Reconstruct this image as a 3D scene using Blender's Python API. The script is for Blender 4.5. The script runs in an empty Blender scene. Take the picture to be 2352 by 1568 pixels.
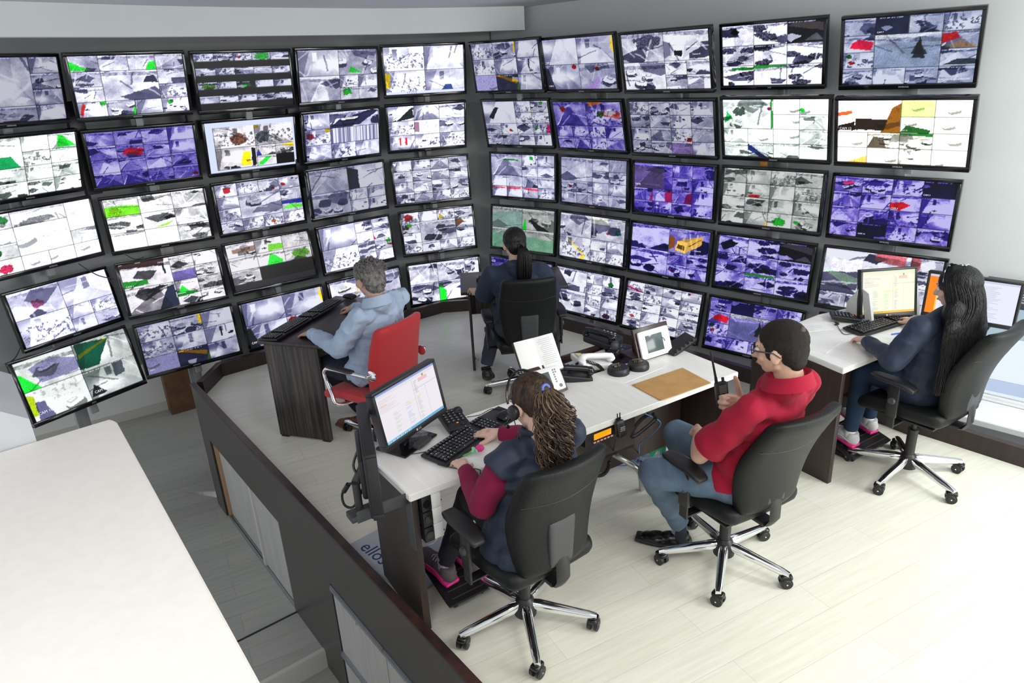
import bpy, bmesh, math, random
import numpy as np
from mathutils import Vector, Matrix, Euler, noise
V = Vector
R = math.radians
SC = bpy.context.scene
COL = SC.collection

# ---------------------------------------------------------------- camera
CAM = V((0, 0, 2.38))
PITCH, ROLL, FPX = R(21.303), R(-2.840), 1610.2
_R = V((1, 0, 0)); _U = V((0, math.sin(PITCH), math.cos(PITCH))); _F = V((0, math.cos(PITCH), -math.sin(PITCH)))
CR = _R * math.cos(ROLL) + _U * math.sin(ROLL)
CU = -_R * math.sin(ROLL) + _U * math.cos(ROLL)
cam = bpy.data.cameras.new('camera'); cam.lens = 24.646; cam.sensor_width = 36; cam.clip_start = 0.05
camo = bpy.data.objects.new('camera', cam); COL.objects.link(camo)
m = Matrix.Identity(4)
for i, c in enumerate((CR, CU, -_F)):
    for j in range(3): m[j][i] = c[j]
m.translation = CAM
camo.matrix_world = m
SC.camera = camo
SC.view_settings.view_transform = 'Standard'; SC.view_settings.look = 'None'
SC.view_settings.exposure = 0.0; SC.view_settings.gamma = 1.0; SC.view_settings.use_curve_mapping = False

# ---------------------------------------------------------------- daylight, lamps and added fill lights
w = bpy.data.worlds.new('daylight'); SC.world = w; w.use_nodes = True
bg = w.node_tree.nodes['Background']; bg.inputs[0].default_value = (0.92, 0.97, 1.0, 1); bg.inputs[1].default_value = 0.85
def area(name, loc, aim, sx, sy, power, color):
    l = bpy.data.lights.new(name, 'AREA'); l.shape = 'RECTANGLE'; l.size = sx; l.size_y = sy; l.energy = power; l.color = color
    o = bpy.data.objects.new(name, l); COL.objects.link(o); o.location = loc
    o.rotation_euler = (V(aim) - V(loc)).to_track_quat('-Z', 'Y').to_euler()
    return o
area('window_daylight', (5.4, 0.6, 1.7), (1.2, 2.4, 0.2), 2.6, 2.0, 165, (1.0, 0.99, 0.96))
area('unseen_ceiling_light', (1.9, 0.9, 2.84), (1.7, 1.7, 0), 1.6, 0.6, 50, (1.0, 0.98, 0.90))
area('unseen_ceiling_light', (-0.9, 0.2, 2.84), (-1.0, 1.3, 1.3), 1.2, 0.5, 30, (1.0, 0.97, 0.94))  # fill light added overhead so the white parapet top reads near-white
area('unseen_ceiling_light', (3.7, 2.5, 2.84), (3.9, 3.2, 1.2), 0.9, 0.4, 62, (0.94, 1.0, 0.99))  # fill light added to brighten the far end of the right wall

sun = bpy.data.lights.new('sun', 'SUN'); sun.energy = 4.5; sun.angle = 0.02; suno = bpy.data.objects.new('sun', sun); COL.objects.link(suno); suno.rotation_euler = (R(-14), R(10), 0)
# ---------------------------------------------------------------- materials
MATS = {}
def nodes(name):
    mt = bpy.data.materials.new(name); mt.use_nodes = True
    nt = mt.node_tree; return mt, nt, nt.nodes['Principled BSDF']
def mat(name, col, rough=0.5, metal=0.0, nscale=0, namt=0.0, bump=0.0, bscale=60, coat=0.0, spec=None, stretch=None, col2=None, sheen=0.0):
    """plain or finely mottled surface"""
    if name in MATS: return MATS[name]
    mt, nt, b = nodes(name)
    b.inputs['Base Color'].default_value = (*col, 1); b.inputs['Roughness'].default_value = rough; b.inputs['Metallic'].default_value = metal
    if coat: b.inputs['Coat Weight'].default_value = coat
    if spec is not None: b.inputs['Specular IOR Level'].default_value = spec
    if sheen: b.inputs['Sheen Weight'].default_value = sheen
    tc = nt.nodes.new('ShaderNodeTexCoord'); mp = nt.nodes.new('ShaderNodeMapping'); nt.links.new(tc.outputs['Object'], mp.inputs[0])
    if stretch: mp.inputs['Scale'].default_value = stretch
    if nscale:
        n = nt.nodes.new('ShaderNodeTexNoise'); n.inputs['Scale'].default_value = nscale; n.inputs['Detail'].default_value = 6
        nt.links.new(mp.outputs[0], n.inputs['Vector'])
        rp = nt.nodes.new('ShaderNodeValToRGB'); rp.color_ramp.elements[0].position = 0.32; rp.color_ramp.elements[1].position = 0.68
        c2 = col2 or tuple(min(1, c * (1 + namt)) for c in col); c1 = tuple(c * (1 - namt) for c in col) if not col2 else col
        rp.color_ramp.elements[0].color = (*c1, 1); rp.color_ramp.elements[1].color = (*c2, 1)
        nt.links.new(n.outputs[0], rp.inputs[0]); nt.links.new(rp.outputs[0], b.inputs['Base Color'])
    if bump:
        n2 = nt.nodes.new('ShaderNodeTexNoise'); n2.inputs['Scale'].default_value = bscale; n2.inputs['Detail'].default_value = 3
        nt.links.new(mp.outputs[0], n2.inputs['Vector'])
        bp = nt.nodes.new('ShaderNodeBump'); bp.inputs['Strength'].default_value = bump; bp.inputs['Distance'].default_value = 0.01
        nt.links.new(n2.outputs[0], bp.inputs['Height']); nt.links.new(bp.outputs[0], b.inputs['Normal'])
    MATS[name] = mt
    return mt
def emis(name, col, strength=1.0):
    if name in MATS: return MATS[name]
    mt, nt, b = nodes(name)
    b.inputs['Base Color'].default_value = (0.01, 0.01, 0.01, 1); b.inputs['Roughness'].default_value = 0.25
    b.inputs['Emission Color'].default_value = (*col, 1); b.inputs['Emission Strength'].default_value = strength
    MATS[name] = mt
    return mt
def planks(name, c1, c2, angle, rough, bw=1.2, bh=0.18, seam=0.75, grain=1.0):
    mt, nt, b = nodes(name); L = nt.links.new
    tc = nt.nodes.new('ShaderNodeTexCoord'); mp = nt.nodes.new('ShaderNodeMapping'); mp.inputs['Rotation'].default_value = (0, 0, angle)
    L(tc.outputs['Object'], mp.inputs[0])
    br = nt.nodes.new('ShaderNodeTexBrick'); br.inputs['Scale'].default_value = 1; br.inputs['Brick Width'].default_value = bw; br.inputs['Row Height'].default_value = bh
    br.inputs['Mortar Size'].default_value = 0.0012; br.inputs['Mortar Smooth'].default_value = 0.3; br.inputs['Bias'].default_value = 0
    br.inputs['Color1'].default_value = (0.40, 0.40, 0.40, 1); br.inputs['Color2'].default_value = (0.60, 0.60, 0.60, 1); br.inputs['Mortar'].default_value = (0.5, 0.5, 0.5, 1)
    L(mp.outputs[0], br.inputs[0])
    mp2 = nt.nodes.new('ShaderNodeMapping'); mp2.inputs['Scale'].default_value = (1.6, 26, 1); L(mp.outputs[0], mp2.inputs[0])
    n = nt.nodes.new('ShaderNodeTexNoise'); n.inputs['Scale'].default_value = 1.6; n.inputs['Detail'].default_value = 8; n.inputs['Roughness'].default_value = 0.65
    L(mp2.outputs[0], n.inputs[0])
    rp = nt.nodes.new('ShaderNodeValToRGB'); rp.color_ramp.elements[0].position = 0.36; rp.color_ramp.elements[1].position = 0.62
    rp.color_ramp.elements[0].color = (*c1, 1); rp.color_ramp.elements[1].color = (*c2, 1)
    L(n.outputs[0], rp.inputs[0])
    ov = nt.nodes.new('ShaderNodeMixRGB'); ov.blend_type = 'OVERLAY'; ov.inputs[0].default_value = 0.30
    L(rp.outputs[0], ov.inputs[1]); L(br.outputs['Color'], ov.inputs[2])
    mu = nt.nodes.new('ShaderNodeMixRGB'); mu.blend_type = 'MULTIPLY'; L(ov.outputs[0], mu.inputs[1]); mu.inputs[2].default_value = (seam, seam, seam, 1)
    L(br.outputs['Fac'], mu.inputs[0]); L(mu.outputs[0], b.inputs['Base Color'])
    b.inputs['Roughness'].default_value = rough
    bp = nt.nodes.new('ShaderNodeBump'); bp.inputs['Strength'].default_value = 0.08 * grain; L(n.outputs[0], bp.inputs['Height']); L(bp.outputs[0], b.inputs['Normal'])
    MATS[name] = mt
    return mt
planks('pale_plank_floor', (0.71, 0.70, 0.60), (0.79, 0.78, 0.68), R(-27), 0.32)
planks('grey_plank_floor', (0.41, 0.41, 0.38), (0.47, 0.47, 0.43), R(-27), 0.5, seam=0.55)
def wood(name, c1, c2, sc, rough, stretch, det=6):
    mt, nt, b = nodes(name); L = nt.links.new
    tc = nt.nodes.new('ShaderNodeTexCoord'); mp = nt.nodes.new('ShaderNodeMapping'); mp.inputs['Scale'].default_value = stretch
    L(tc.outputs['Object'], mp.inputs[0])
    n = nt.nodes.new('ShaderNodeTexNoise'); n.inputs['Scale'].default_value = sc; n.inputs['Detail'].default_value = det; n.inputs['Roughness'].default_value = 0.6
    L(mp.outputs[0], n.inputs[0]); rp = nt.nodes.new('ShaderNodeValToRGB')
    rp.color_ramp.elements[0].position = 0.38; rp.color_ramp.elements[1].position = 0.66
    rp.color_ramp.elements[0].color = (*c1, 1); rp.color_ramp.elements[1].color = (*c2, 1)
    L(n.outputs[0], rp.inputs[0]); L(rp.outputs[0], b.inputs['Base Color']); b.inputs['Roughness'].default_value = rough
    MATS[name] = mt
    return mt
WENGE = wood('dark_wenge_wood', (0.024, 0.014, 0.012), (0.040, 0.022, 0.018), 5, 0.42, (6, 6, 0.6))
WENGE_TOP = wood('dark_wenge_edge', (0.022, 0.011, 0.010), (0.060, 0.026, 0.022), 5, 0.32, (2, 2, 14))
STRIPED = wood('striped_dark_wood', (0.012, 0.009, 0.009), (0.090, 0.070, 0.062), 3.0, 0.45, (14, 14, 0.5))
STRIPED_TOP = wood('striped_dark_wood_top', (0.012, 0.008, 0.010), (0.050, 0.036, 0.040), 4.0, 0.35, (1.2, 11, 1))
GREY_DOOR = wood('grey_wood_laminate', (0.45, 0.44, 0.43), (0.53, 0.52, 0.50), 4, 0.5, (7, 7, 0.5))
WHITE_DESK = wood('white_grained_laminate', (0.83, 0.82, 0.78), (0.89, 0.88, 0.85), 3.2, 0.28, (14, 1.3, 4))
WALL = mat('wall_paint_grey', (0.60, 0.625, 0.63), 0.6, nscale=3, namt=0.02)
WALL_SHADE = mat('wall_paint_shaded_grey', (0.33, 0.34, 0.345), 0.6, nscale=3, namt=0.03)  # left panel wall: the shade behind the beam is put into the colour
WALL_W = mat('wall_paint_white', (0.80, 0.80, 0.78), 0.6, nscale=3, namt=0.02)
CEIL = mat('ceiling_plaster', (0.60, 0.60, 0.64), 0.8, nscale=2, namt=0.02)
BLACK = mat('black_gloss_plastic', (0.008, 0.008, 0.010), 0.12)
BLACKM = mat('black_matt_plastic', (0.014, 0.014, 0.016), 0.42)
DKGREY = mat('dark_grey_plastic', (0.05, 0.052, 0.056), 0.45)
LEATHER = mat('black_leatherette', (0.008, 0.0095, 0.0095), 0.42, bump=0.25, bscale=220, spec=0.26)
CHROME = mat('chrome', (0.86, 0.87, 0.88), 0.06, 1.0)
STEEL = mat('brushed_steel', (0.52, 0.53, 0.54), 0.3, 1.0)
POST = mat('grey_painted_metal', (0.30, 0.31, 0.32), 0.5)
WHITEP = mat('white_plastic', (0.82, 0.82, 0.81), 0.25)
PAPER = mat('white_paper', (0.86, 0.86, 0.85), 0.7)
PRINT = mat('logo_silver', (0.55, 0.56, 0.58), 0.4)
INK = mat('grey_ink', (0.30, 0.31, 0.36), 0.7)

# ---------------------------------------------------------------- building tools
def at(px, py, z):
    """the point at height z seen at photo position px, py from the camera's standpoint"""
    d = _F + CR * ((px - 1176) / FPX) + CU * ((784 - py) / FPX)
    return CAM + d * ((z - CAM.z) / d.z)
def frame(x, y=None):
    x = V(x).normalized(); z = V((0, 0, 1)) if abs(x.z) < 0.95 else V((0, 1, 0))
    y = z.cross(x).normalized(); z = x.cross(y)
    return Matrix((x, y, z)).transposed()
class B:
    def __init__(s): s.bm = bmesh.new()
    def _add(s, verts, faces, M=None, mi=0, smooth=True):
        vs = [s.bm.verts.new(M @ V(v) if M is not None else V(v)) for v in verts]
        for f in faces:
            try:
                fc = s.bm.faces.new([vs[i] for i in f]); fc.smooth = smooth; fc.material_index = mi
            except ValueError: pass
        return s
    def box(s, c, size, rot=0, bev=0.0, M=None, mi=0, seg=2):
        if not isinstance(rot, (tuple, list)): rot = (0, 0, rot)
        T = Matrix.Translation(V(c)) @ Euler(rot).to_matrix().to_4x4()
        if M is not None: T = M @ T
        t = bmesh.new(); bmesh.ops.create_cube(t, size=1)
        for v in t.verts: v.co = V((v.co.x * size[0], v.co.y * size[1], v.co.z * size[2]))
        if bev: bmesh.ops.bevel(t, geom=t.edges[:], offset=min(bev, min(size) * 0.49), segments=seg, affect='EDGES', profile=0.5)
        s._merge(t, T, mi, bool(bev)); return s
    def _merge(s, t, T, mi=0, smooth=True):
        t.verts.index_update()
        s._add([v.co for v in t.verts], [[v.index for v in f.verts] for f in t.faces], T, mi, smooth); t.free()
    def cyl(s, p0, p1, r0, r1=None, n=20, mi=0, cap=True):
        r1 = r0 if r1 is None else r1; p0, p1 = V(p0), V(p1); F3 = frame(p1 - p0)
        vs, fs = [], []
        for k, (p, r) in enumerate(((p0, r0), (p1, r1))):
            for i in range(n):
                a = 2 * math.pi * i / n; vs.append(p + F3 @ V((0, math.cos(a) * r, math.sin(a) * r)))
        for i in range(n): fs.append((i, (i + 1) % n, n + (i + 1) % n, n + i))
        if cap: fs += [tuple(range(n))[::-1], tuple(range(n, 2 * n))]
        s._add(vs, fs, None, mi); return s
    def tube(s, pts, r, n=10, mi=0, closed=False):
        pts = [V(p) for p in pts]; m_ = len(pts); rr = r if isinstance(r, (list, tuple)) else [r] * m_
        vs, fs = [], []; prev = None
        for k, p in enumerate(pts):
            d = (pts[min(k + 1, m_ - 1)] - pts[max(k - 1, 0)]).normalized()
            if prev is None:
                F3 = frame(d); y, z = F3.col[1].copy(), F3.col[2].copy()
            else:
                y = (prev[0] - d * prev[0].dot(d)).normalized(); z = d.cross(y)
            prev = (y, z)
            for i in range(n):
                a = 2 * math.pi * i / n; vs.append(p + y * math.cos(a) * rr[k] + z * math.sin(a) * rr[k])
        for k in range(m_ - 1):
            for i in range(n): fs.append((k * n + i, k * n + (i + 1) % n, (k + 1) * n + (i + 1) % n, (k + 1) * n + i))
        fs += [tuple(range(n))[::-1], tuple(range((m_ - 1) * n, m_ * n))]
        s._add(vs, fs, None, mi); return s
    def ball(s, c, r, rot=(0, 0, 0), n=16, mi=0):
        r = (r, r, r) if not isinstance(r, (tuple, list)) else r
        t = bmesh.new(); bmesh.ops.create_uvsphere(t, u_segments=n, v_segments=max(6, n * 2 // 3), radius=1)
        T = Matrix.Translation(V(c)) @ (rot if isinstance(rot, Matrix) else Euler(rot).to_matrix().to_4x4()) @ Matrix.Diagonal((*r, 1))
        s._merge(t, T, mi); return s
    def lathe(s, c, prof, n=28, axis=None, mi=0):
        c = V(c); F3 = frame(axis) if axis is not None else None; vs, fs = [], []
        for (r, z) in prof:
            for i in range(n):
                a = 2 * math.pi * i / n; p = V((math.cos(a) * r, math.sin(a) * r, z))
                vs.append(c + (F3 @ V((p.z, p.x, p.y)) if F3 is not None else p))
        for k in range(len(prof) - 1):
            for i in range(n): fs.append((k * n + i, k * n + (i + 1) % n, (k + 1) * n + (i + 1) % n, (k + 1) * n + i))
        fs += [tuple(range(n))[::-1], tuple(range((len(prof) - 1) * n, len(prof) * n))]
        s._add(vs, fs, None, mi); return s
    def prism(s, poly, z0, z1, bev=0, mi=0, M=None):
        t = bmesh.new(); n = len(poly)
        vs = [t.verts.new((p[0], p[1], z0)) for p in poly] + [t.verts.new((p[0], p[1], z1)) for p in poly]
        t.faces.new(vs[:n][::-1]); t.faces.new(vs[n:])
        for i in range(n): t.faces.new((vs[i], vs[(i + 1) % n], vs[n + (i + 1) % n], vs[n + i]))
        bmesh.ops.recalc_face_normals(t, faces=t.faces[:])
        if bev: bmesh.ops.bevel(t, geom=t.edges[:], offset=bev, segments=2, affect='EDGES')
        s._merge(t, M or Matrix.Identity(4), mi, bool(bev)); return s
    def grid(s, fn, nu, nv, mi=0):
        vs = [fn(i / nu, j / nv) for j in range(nv + 1) for i in range(nu + 1)]
        fs = [(j * (nu + 1) + i, j * (nu + 1) + i + 1, (j + 1) * (nu + 1) + i + 1, (j + 1) * (nu + 1) + i) for j in range(nv) for i in range(nu)]
        s._add(vs, fs, None, mi); return s
    def build(s, name, mats, parent=None, world=False, recalc=True, sub=0):
        me = bpy.data.meshes.new(name)
        if world and parent is not None:
            Mi = mworld(parent).inverted()
            for v in s.bm.verts: v.co = Mi @ v.co
        if recalc: bmesh.ops.recalc_face_normals(s.bm, faces=s.bm.faces[:])
        s.bm.to_mesh(me); s.bm.free()
        for mm in (mats if isinstance(mats, (list, tuple)) else [mats]): me.materials.append(mm)
        if len(me.polygons) < 20000: edge_sharp(me)
        o = bpy.data.objects.new(name, me); COL.objects.link(o)
        if parent is not None: o.parent = parent
        if sub:
            md = o.modifiers.new('smooth', 'SUBSURF'); md.levels = sub; md.render_levels = sub
        return o
def edge_sharp(me):
    try: me.set_sharp_from_angle(angle=R(38))
    except Exception: pass
def mworld(o):
    M = o.matrix_basis.copy()
    while o.parent is not None:
        o = o.parent; M = o.matrix_basis @ M
    return M
def tag(o, label, cat, group=None):
    o['label'] = label; o['category'] = cat
    if group: o['group'] = group
    return o
def thing(name, loc, rz, label, cat, group=None, rot=None):
    o = bpy.data.objects.new(name, None); COL.objects.link(o); o.empty_display_size = 0.05
    o.location = loc; o.rotation_euler = rot or (0, 0, rz)
    return tag(o, label, cat, group)
def structure(name, b, m_):
    o = b.build(name, m_); o['kind'] = 'structure'; return o
def copy_tree(o, parent=None):
    c = o.copy(); COL.objects.link(c); c.parent = parent
    for ch in [x for x in bpy.data.objects if x.parent == o]: copy_tree(ch, c)
    return c
_FONTC = {}
def text(name, s_, size, M, m_, parent=None, extrude=0.0004, align='CENTER', world=False):
    cu = bpy.data.curves.new(name, 'FONT'); cu.body = s_; cu.size = size; cu.extrude = extrude; cu.align_x = align; cu.align_y = 'CENTER'; cu.resolution_u = 2
    o = bpy.data.objects.new(name, cu); COL.objects.link(o)
    dg = bpy.context.evaluated_depsgraph_get(); me = bpy.data.meshes.new_from_object(o.evaluated_get(dg)); bpy.data.objects.remove(o); bpy.data.curves.remove(cu)
    if world and parent is not None: M = mworld(parent).inverted() @ M
    me.transform(M); me.materials.clear(); me.materials.append(m_); me.name = name
    o = bpy.data.objects.new(name, me); COL.objects.link(o)
    if parent is not None: o.parent = parent
    return o
def spline(pts, n=8):
    pts = [V(p) for p in pts]; out = []
    for i in range(len(pts) - 1):
        p0, p1, p2, p3 = pts[max(i - 1, 0)], pts[i], pts[i + 1], pts[min(i + 2, len(pts) - 1)]
        for k in range(n):
            t = k / n; out.append(0.5 * ((2 * p1) + (p2 - p0) * t + (2 * p0 - 5 * p1 + 4 * p2 - p3) * t * t + (3 * p1 - p0 - 3 * p2 + p3) * t ** 3))
    out.append(pts[-1]); return out

# ================================================================ the setting
# raised control-room floor, its kerb, the corridor below it
DP = V((0.608, -0.794, 0)); NP = V((0.794, 0.608, 0))         # along the parapet, and into the room
PF = V((-2.619, 5.211, 0))                                    # far outer corner of the parapet
def par(s_, n_=0.0, z=0.0): return PF + DP * s_ + NP * n_ + V((0, 0, z))
kerb = [V((-2.53, 5.24, 0)), V((-2.519, 5.613, 0)), V((-0.94, 6.862, 0)), V((-0.711, 7.040, 0)), V((-0.20, 7.07, 0)), V((0.20, 6.66, 0)), V((0.947, 5.909, 0)), V((2.700, 4.000, 0)), V((3.03, 3.60, 0)), V((4.9, 1.30, 0))]
poly = [par(0.03, 0.02), *[k + V((0, 0, 0)) for k in kerb[1:]], V((4.9, -1.5, 0)), par(8.2, 0.02)]
structure('floor', B().prism([(p.x, p.y) for p in poly], -0.04, 0.0), MATS['pale_plank_floor'])
def strip(pts, off, z0, z1, b, flip=1):
    """a board following a polyline, off = thickness away from the room"""
    outer = []
    for i, p in enumerate(pts):
        d0 = (pts[i] - pts[max(i - 1, 0)]); d1 = (pts[min(i + 1, len(pts) - 1)] - pts[i])
        d0 = d0.normalized() if d0.length else d1.normalized(); d1 = d1.normalized() if d1.length else d0
        n_ = V((-(d0 + d1).y, (d0 + d1).x, 0)).normalized() * flip
        outer.append(p + n_ * off / max(0.5, n_.dot(V((-d0.y, d0.x, 0)) * flip)))
    for i in range(len(pts) - 1):
        q = [pts[i], pts[i + 1], outer[i + 1], outer[i]]
        b.prism([(p.x, p.y) for p in q], z0, z1)
    return b, outer
b, kout = strip(kerb, 0.05, -1.1, 0.12, B()); structure('baseboard_back', b, WENGE)
# corridor floor, one step down towards the viewer
cf = [(-6.4, 5.5), (-4.5, 6.8), (-2.0, 8.5), (-1.9, 5.4)]
structure('floor_corridor_end', B().prism(cf, -1.10, -1.031), MATS['grey_plank_floor'])
cf = [par(0, 0.1), par(2.18, 0.1), par(2.18, -2.6), V((-6.4, 5.5, 0)), V((-5.3, 6.2, 0))]
structure('floor_corridor', B().prism([(p.x, p.y) for p in cf], -1.10, -1.03), MATS['grey_plank_floor'])
cf = [par(2.18, 0.1), par(6.0, 0.1), par(6.0, -2.6), par(2.18, -2.6)]
structure('floor_step', B().prism([(p.x, p.y) for p in cf], -1.22, -1.16), MATS['grey_plank_floor'])
b = B(); b.prism([(p.x, p.y) for p in (par(2.15, 0.02), par(2.19, 0.02), par(2.19, -2.6), par(2.15, -2.6))], -1.2, -1.022, bev=0.006)
structure('trim_step', b, mat('pale_nosing', (0.62, 0.60, 0.56), 0.35))
b = B(); b.prism([(p.x, p.y) for p in (par(1.72, 0.0), par(1.735, 0.0), par(1.735, -0.9), par(1.72, -0.9))], -1.03, -1.027)
tag(b.build('tape_strip', mat('black_tape', (0.02, 0.02, 0.022), 0.6)), 'black strip across the grey corridor floor above the step', 'floor strip')

# parapet wall with cupboards below the raised floor
par_root = thing('parapet_cupboard', par(0), 0, 'long dark brown low partition with pale cupboard doors facing the corridor', 'partition')
L0 = 7.5
b = B()
def pbox(b, s0, s1, n0, n1, z0, z1, mi=0, bev=0): b.prism([(p.x, p.y) for p in (par(s0, n0), par(s1, n0), par(s1, n1), par(s0, n1))], z0, z1, mi=mi, bev=bev)
SIDE = mat('brown_grey_laminate', (0.062, 0.055, 0.053), 0.33, nscale=40, namt=0.1)
pbox(b, 0, 0.232, 0.0, 0.036, -1.03, 0.105); pbox(b, 1.71, 2.50, 0, 0.036, -1.2, 0.105); pbox(b, 0.232, 1.71, 0, 0.036, -0.303, 0.105)
pbox(b, 2.50, 6.2, 0, 0.036, -0.29, 0.105); pbox(b, 6.2, L0, 0, 0.036, -1.2, 0.105)
b.build('panel', SIDE, par_root, world=True)
b = B(); pbox(b, -0.003, L0, -0.004, 0.040, 0.105, 0.122); b.build('top_cap', WENGE_TOP, par_root, world=True)
b = B(); pbox(b, 0.232, 1.71, 0.10, 0.11, -1.03, -0.3); pbox(b, 2.5, 6.2, 0.10, 0.11, -1.2, -0.29); pbox(b, 0.232, 0.262, 0.02, 0.1, -1.03, -0.3); b.build('inner_panel', WENGE, par_root, world=True)
b = B(); pbox(b, 0.262, 0.272, 0.012, 0.05, -1.03, -0.305); b.build('edge_strip', mat('raw_wood_edge', (0.45, 0.28, 0.15), 0.6), par_root, world=True)
RAIL = mat('aluminium_rail', (0.42, 0.44, 0.47), 0.35, 0.8)
for k, (s0, s1, n_) in enumerate(((0.275, 1.17, 0.04), (1.10, 1.709, 0.022))):
    b = B(); pbox(b, s0, s1, n_, n_ + 0.016, -1.015, -0.304); dr = b.build('door', GREY_DOOR, par_root, world=True)
b = B(); pbox(b, 1.095, 1.13, 0.008, 0.022, -1.012, -0.304); b.build('door_edge_profile', mat('pale_profile', (0.62, 0.60, 0.58), 0.4), par_root, world=True)
b = B(); pbox(b, 0.272, 1.71, 0.004, 0.018, -1.03, -1.008); pbox(b, 0.272, 1.71, 0.026, 0.036, -1.03, -1.012); b.build('rail', RAIL, par_root, world=True)
dz = [(-0.785, -0.315), (-1.17, -0.80)]
for c in range(5):
    s0 = 2.512 + c * 0.62; s1 = s0 + 0.612
    for (z0, z1) in dz:
        b = B(); pbox(b, s0, s1, 0.004, 0.022, z0, z1, bev=0.0015); d_ = b.build('door', GREY_DOOR, par_root, world=True)
        b = B(); pbox(b, s0, s1, -0.006, 0.02, z1 + 0.001, z1 + 0.018); pbox(b, s0, s1, -0.012, -0.006, z1 - 0.014, z1 + 0.012)
        b.build('handle_rail', RAIL, d_, world=True)
        if z1 > -0.5 and c < 3:
            p = par(s0 + 0.30, 0.004, z1 - 0.05); b = B(); b.cyl(p, p - NP * 0.01, 0.009, n=14); b.build('lock', CHROME, d_, world=True)

# far side: the wall the corridor runs to, kept well behind the stand of screens
wl = [V((-6.2, 5.62, 0)), V((-4.371, 6.88, 0)), V((-3.853, 7.236, 0)), V((-2.2, 8.35, 0))]
b, _ = strip(wl, 0.12, -1.1, 3.0, B()); structure('wall_corridor', b, WALL_W)
b, _ = strip([p + V((0.010, -0.014, 0)) for p in wl], 0.02, -1.03, -0.93, B()); structure('baseboard_corridor', b, mat('cream_skirting', (0.62, 0.60, 0.55), 0.5))
# panel wall right behind the screens on the left and round the corner
pl = [V((-4.05, 4.85, 0)), V((-3.36, 5.62, 0)), V((-1.45, 7.02, 0)), V((-0.95, 7.40, 0)), V((-0.02, 7.42, 0))]
pl = [V((-4.34, 4.60, 0)), V((-3.58, 5.49, 0)), V((-1.26, 7.28, 0)), V((0.12, 7.64, 0))]
b, _ = strip(pl[1:], 0.10, 0.10, 2.95, B()); strip([pl[1] + (pl[2] - pl[1]) * 0.36, pl[2], pl[3]], 0.08, -1.03, 0.11, b); b2, _ = strip(pl[:2], 0.10, 0.30, 2.95, b); structure('wall_left', b2, WALL_SHADE)
# right wall with a low window
WP = V((1.520, 5.971, 0)); WD = V((0.7042, -0.7100, 0)); WN = V((-0.7100, -0.7042, 0))
def wr(s_, n_=0.0, z=0.0): return WP + WD * s_ + WN * n_ + V((0, 0, z))
def wbox(b, s0, s1, n0, n1, z0, z1, mi=0, bev=0): b.prism([(p.x, p.y) for p in (wr(s0, n0), wr(s1, n0), wr(s1, n1), wr(s0, n1))], z0, z1, mi=mi, bev=bev); return b
b = B(); wbox(b, -2.24, 1.98, 0, -0.12, -0.2, 3.6); wbox(b, 1.98, 4.6, 0, -0.12, 0.93, 3.6); wbox(b, 1.98, 4.6, 0, -0.12, -0.3, 0.075); wbox(b, 4.6, 5.2, 0, -0.12, -0.3, 3.6)
structure('wall_right', b, WALL)
# sill shelf, frame, glass, blind
b = B(); wbox(b, 1.70, 4.6, -0.02, 0.350, 0.075, 0.118, bev=0.004); structure('window_1_sill', b, mat('white_gloss_sill', (0.80, 0.84, 0.84), 0.18))
b = B()
wbox(b, 1.98, 4.6, -0.05, 0.0, 0.118, 0.150); wbox(b, 1.98, 4.6, -0.05, 0.0, 0.90, 0.93); wbox(b, 1.98, 2.01, -0.05, 0.0, 0.118, 0.93); wbox(b, 3.3, 3.34, -0.05, 0, 0.118, 0.93)
wbox(b, 1.98, 4.6, 0.002, 0.014, 0.122, 0.134)
structure('window_1', b, mat('white_aluminium', (0.78, 0.80, 0.80), 0.3))
mt, nt, bb = nodes('window_glass'); bb.inputs['Transmission Weight'].default_value = 1; bb.inputs['Roughness'].default_value = 0; bb.inputs['IOR'].default_value = 1.02; bb.inputs['Base Color'].default_value = (0.97, 1, 1, 1)
b = B(); wbox(b, 2.01, 4.6, -0.032, -0.028, 0.150, 0.90); structure('window_1_glass', b, mt)
bl = thing('window_blind', wr(3.0, 0.05, 0.9), 0, 'dark horizontal slat blind at the top of the low window, behind the right monitor', 'blind')
b = B(); wbox(b, 2.28, 4.5, 0.005, 0.045, 0.945, 0.975); b.build('headrail', DKGREY, bl, world=True)
b = B()
for i in range(6): wbox(b, 2.28, 4.5, 0.008, 0.040, 0.845 + i * 0.017, 0.849 + i * 0.017)
b.build('slats', mat('grey_slat', (0.10, 0.11, 0.12), 0.4), bl, world=True)
b = B(); wbox(b, 2.28, 4.5, 0.008, 0.040, 0.795, 0.83, bev=0.004); b.build('bottom_rail', DKGREY, bl, world=True)
# ceiling and the dropped beam
cl = [(-9, 4), (-4, 9.5), (1.2, 9.5), (7.5, 3.0), (7.5, -2.4), (-3, -2.4)]
structure('ceiling', B().prism(cl, 2.90, 3.0), CEIL)
bm_ = [V((-4.6, 3.1, 0)), V((-3.05, 4.72, 0)), V((-2.46, 5.40, 0)), V((-1.824, 5.98, 0)), V((-0.86, 6.66, 0)), V((0.262, 7.10, 0))]
sm = spline(bm_, 6); b, _ = strip(sm, 0.10, 2.70, 2.90, B()); structure('trim_beam', b, mat('pale_plaster', (0.66, 0.70, 0.70), 0.6, nscale=2, namt=0.02))

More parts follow.
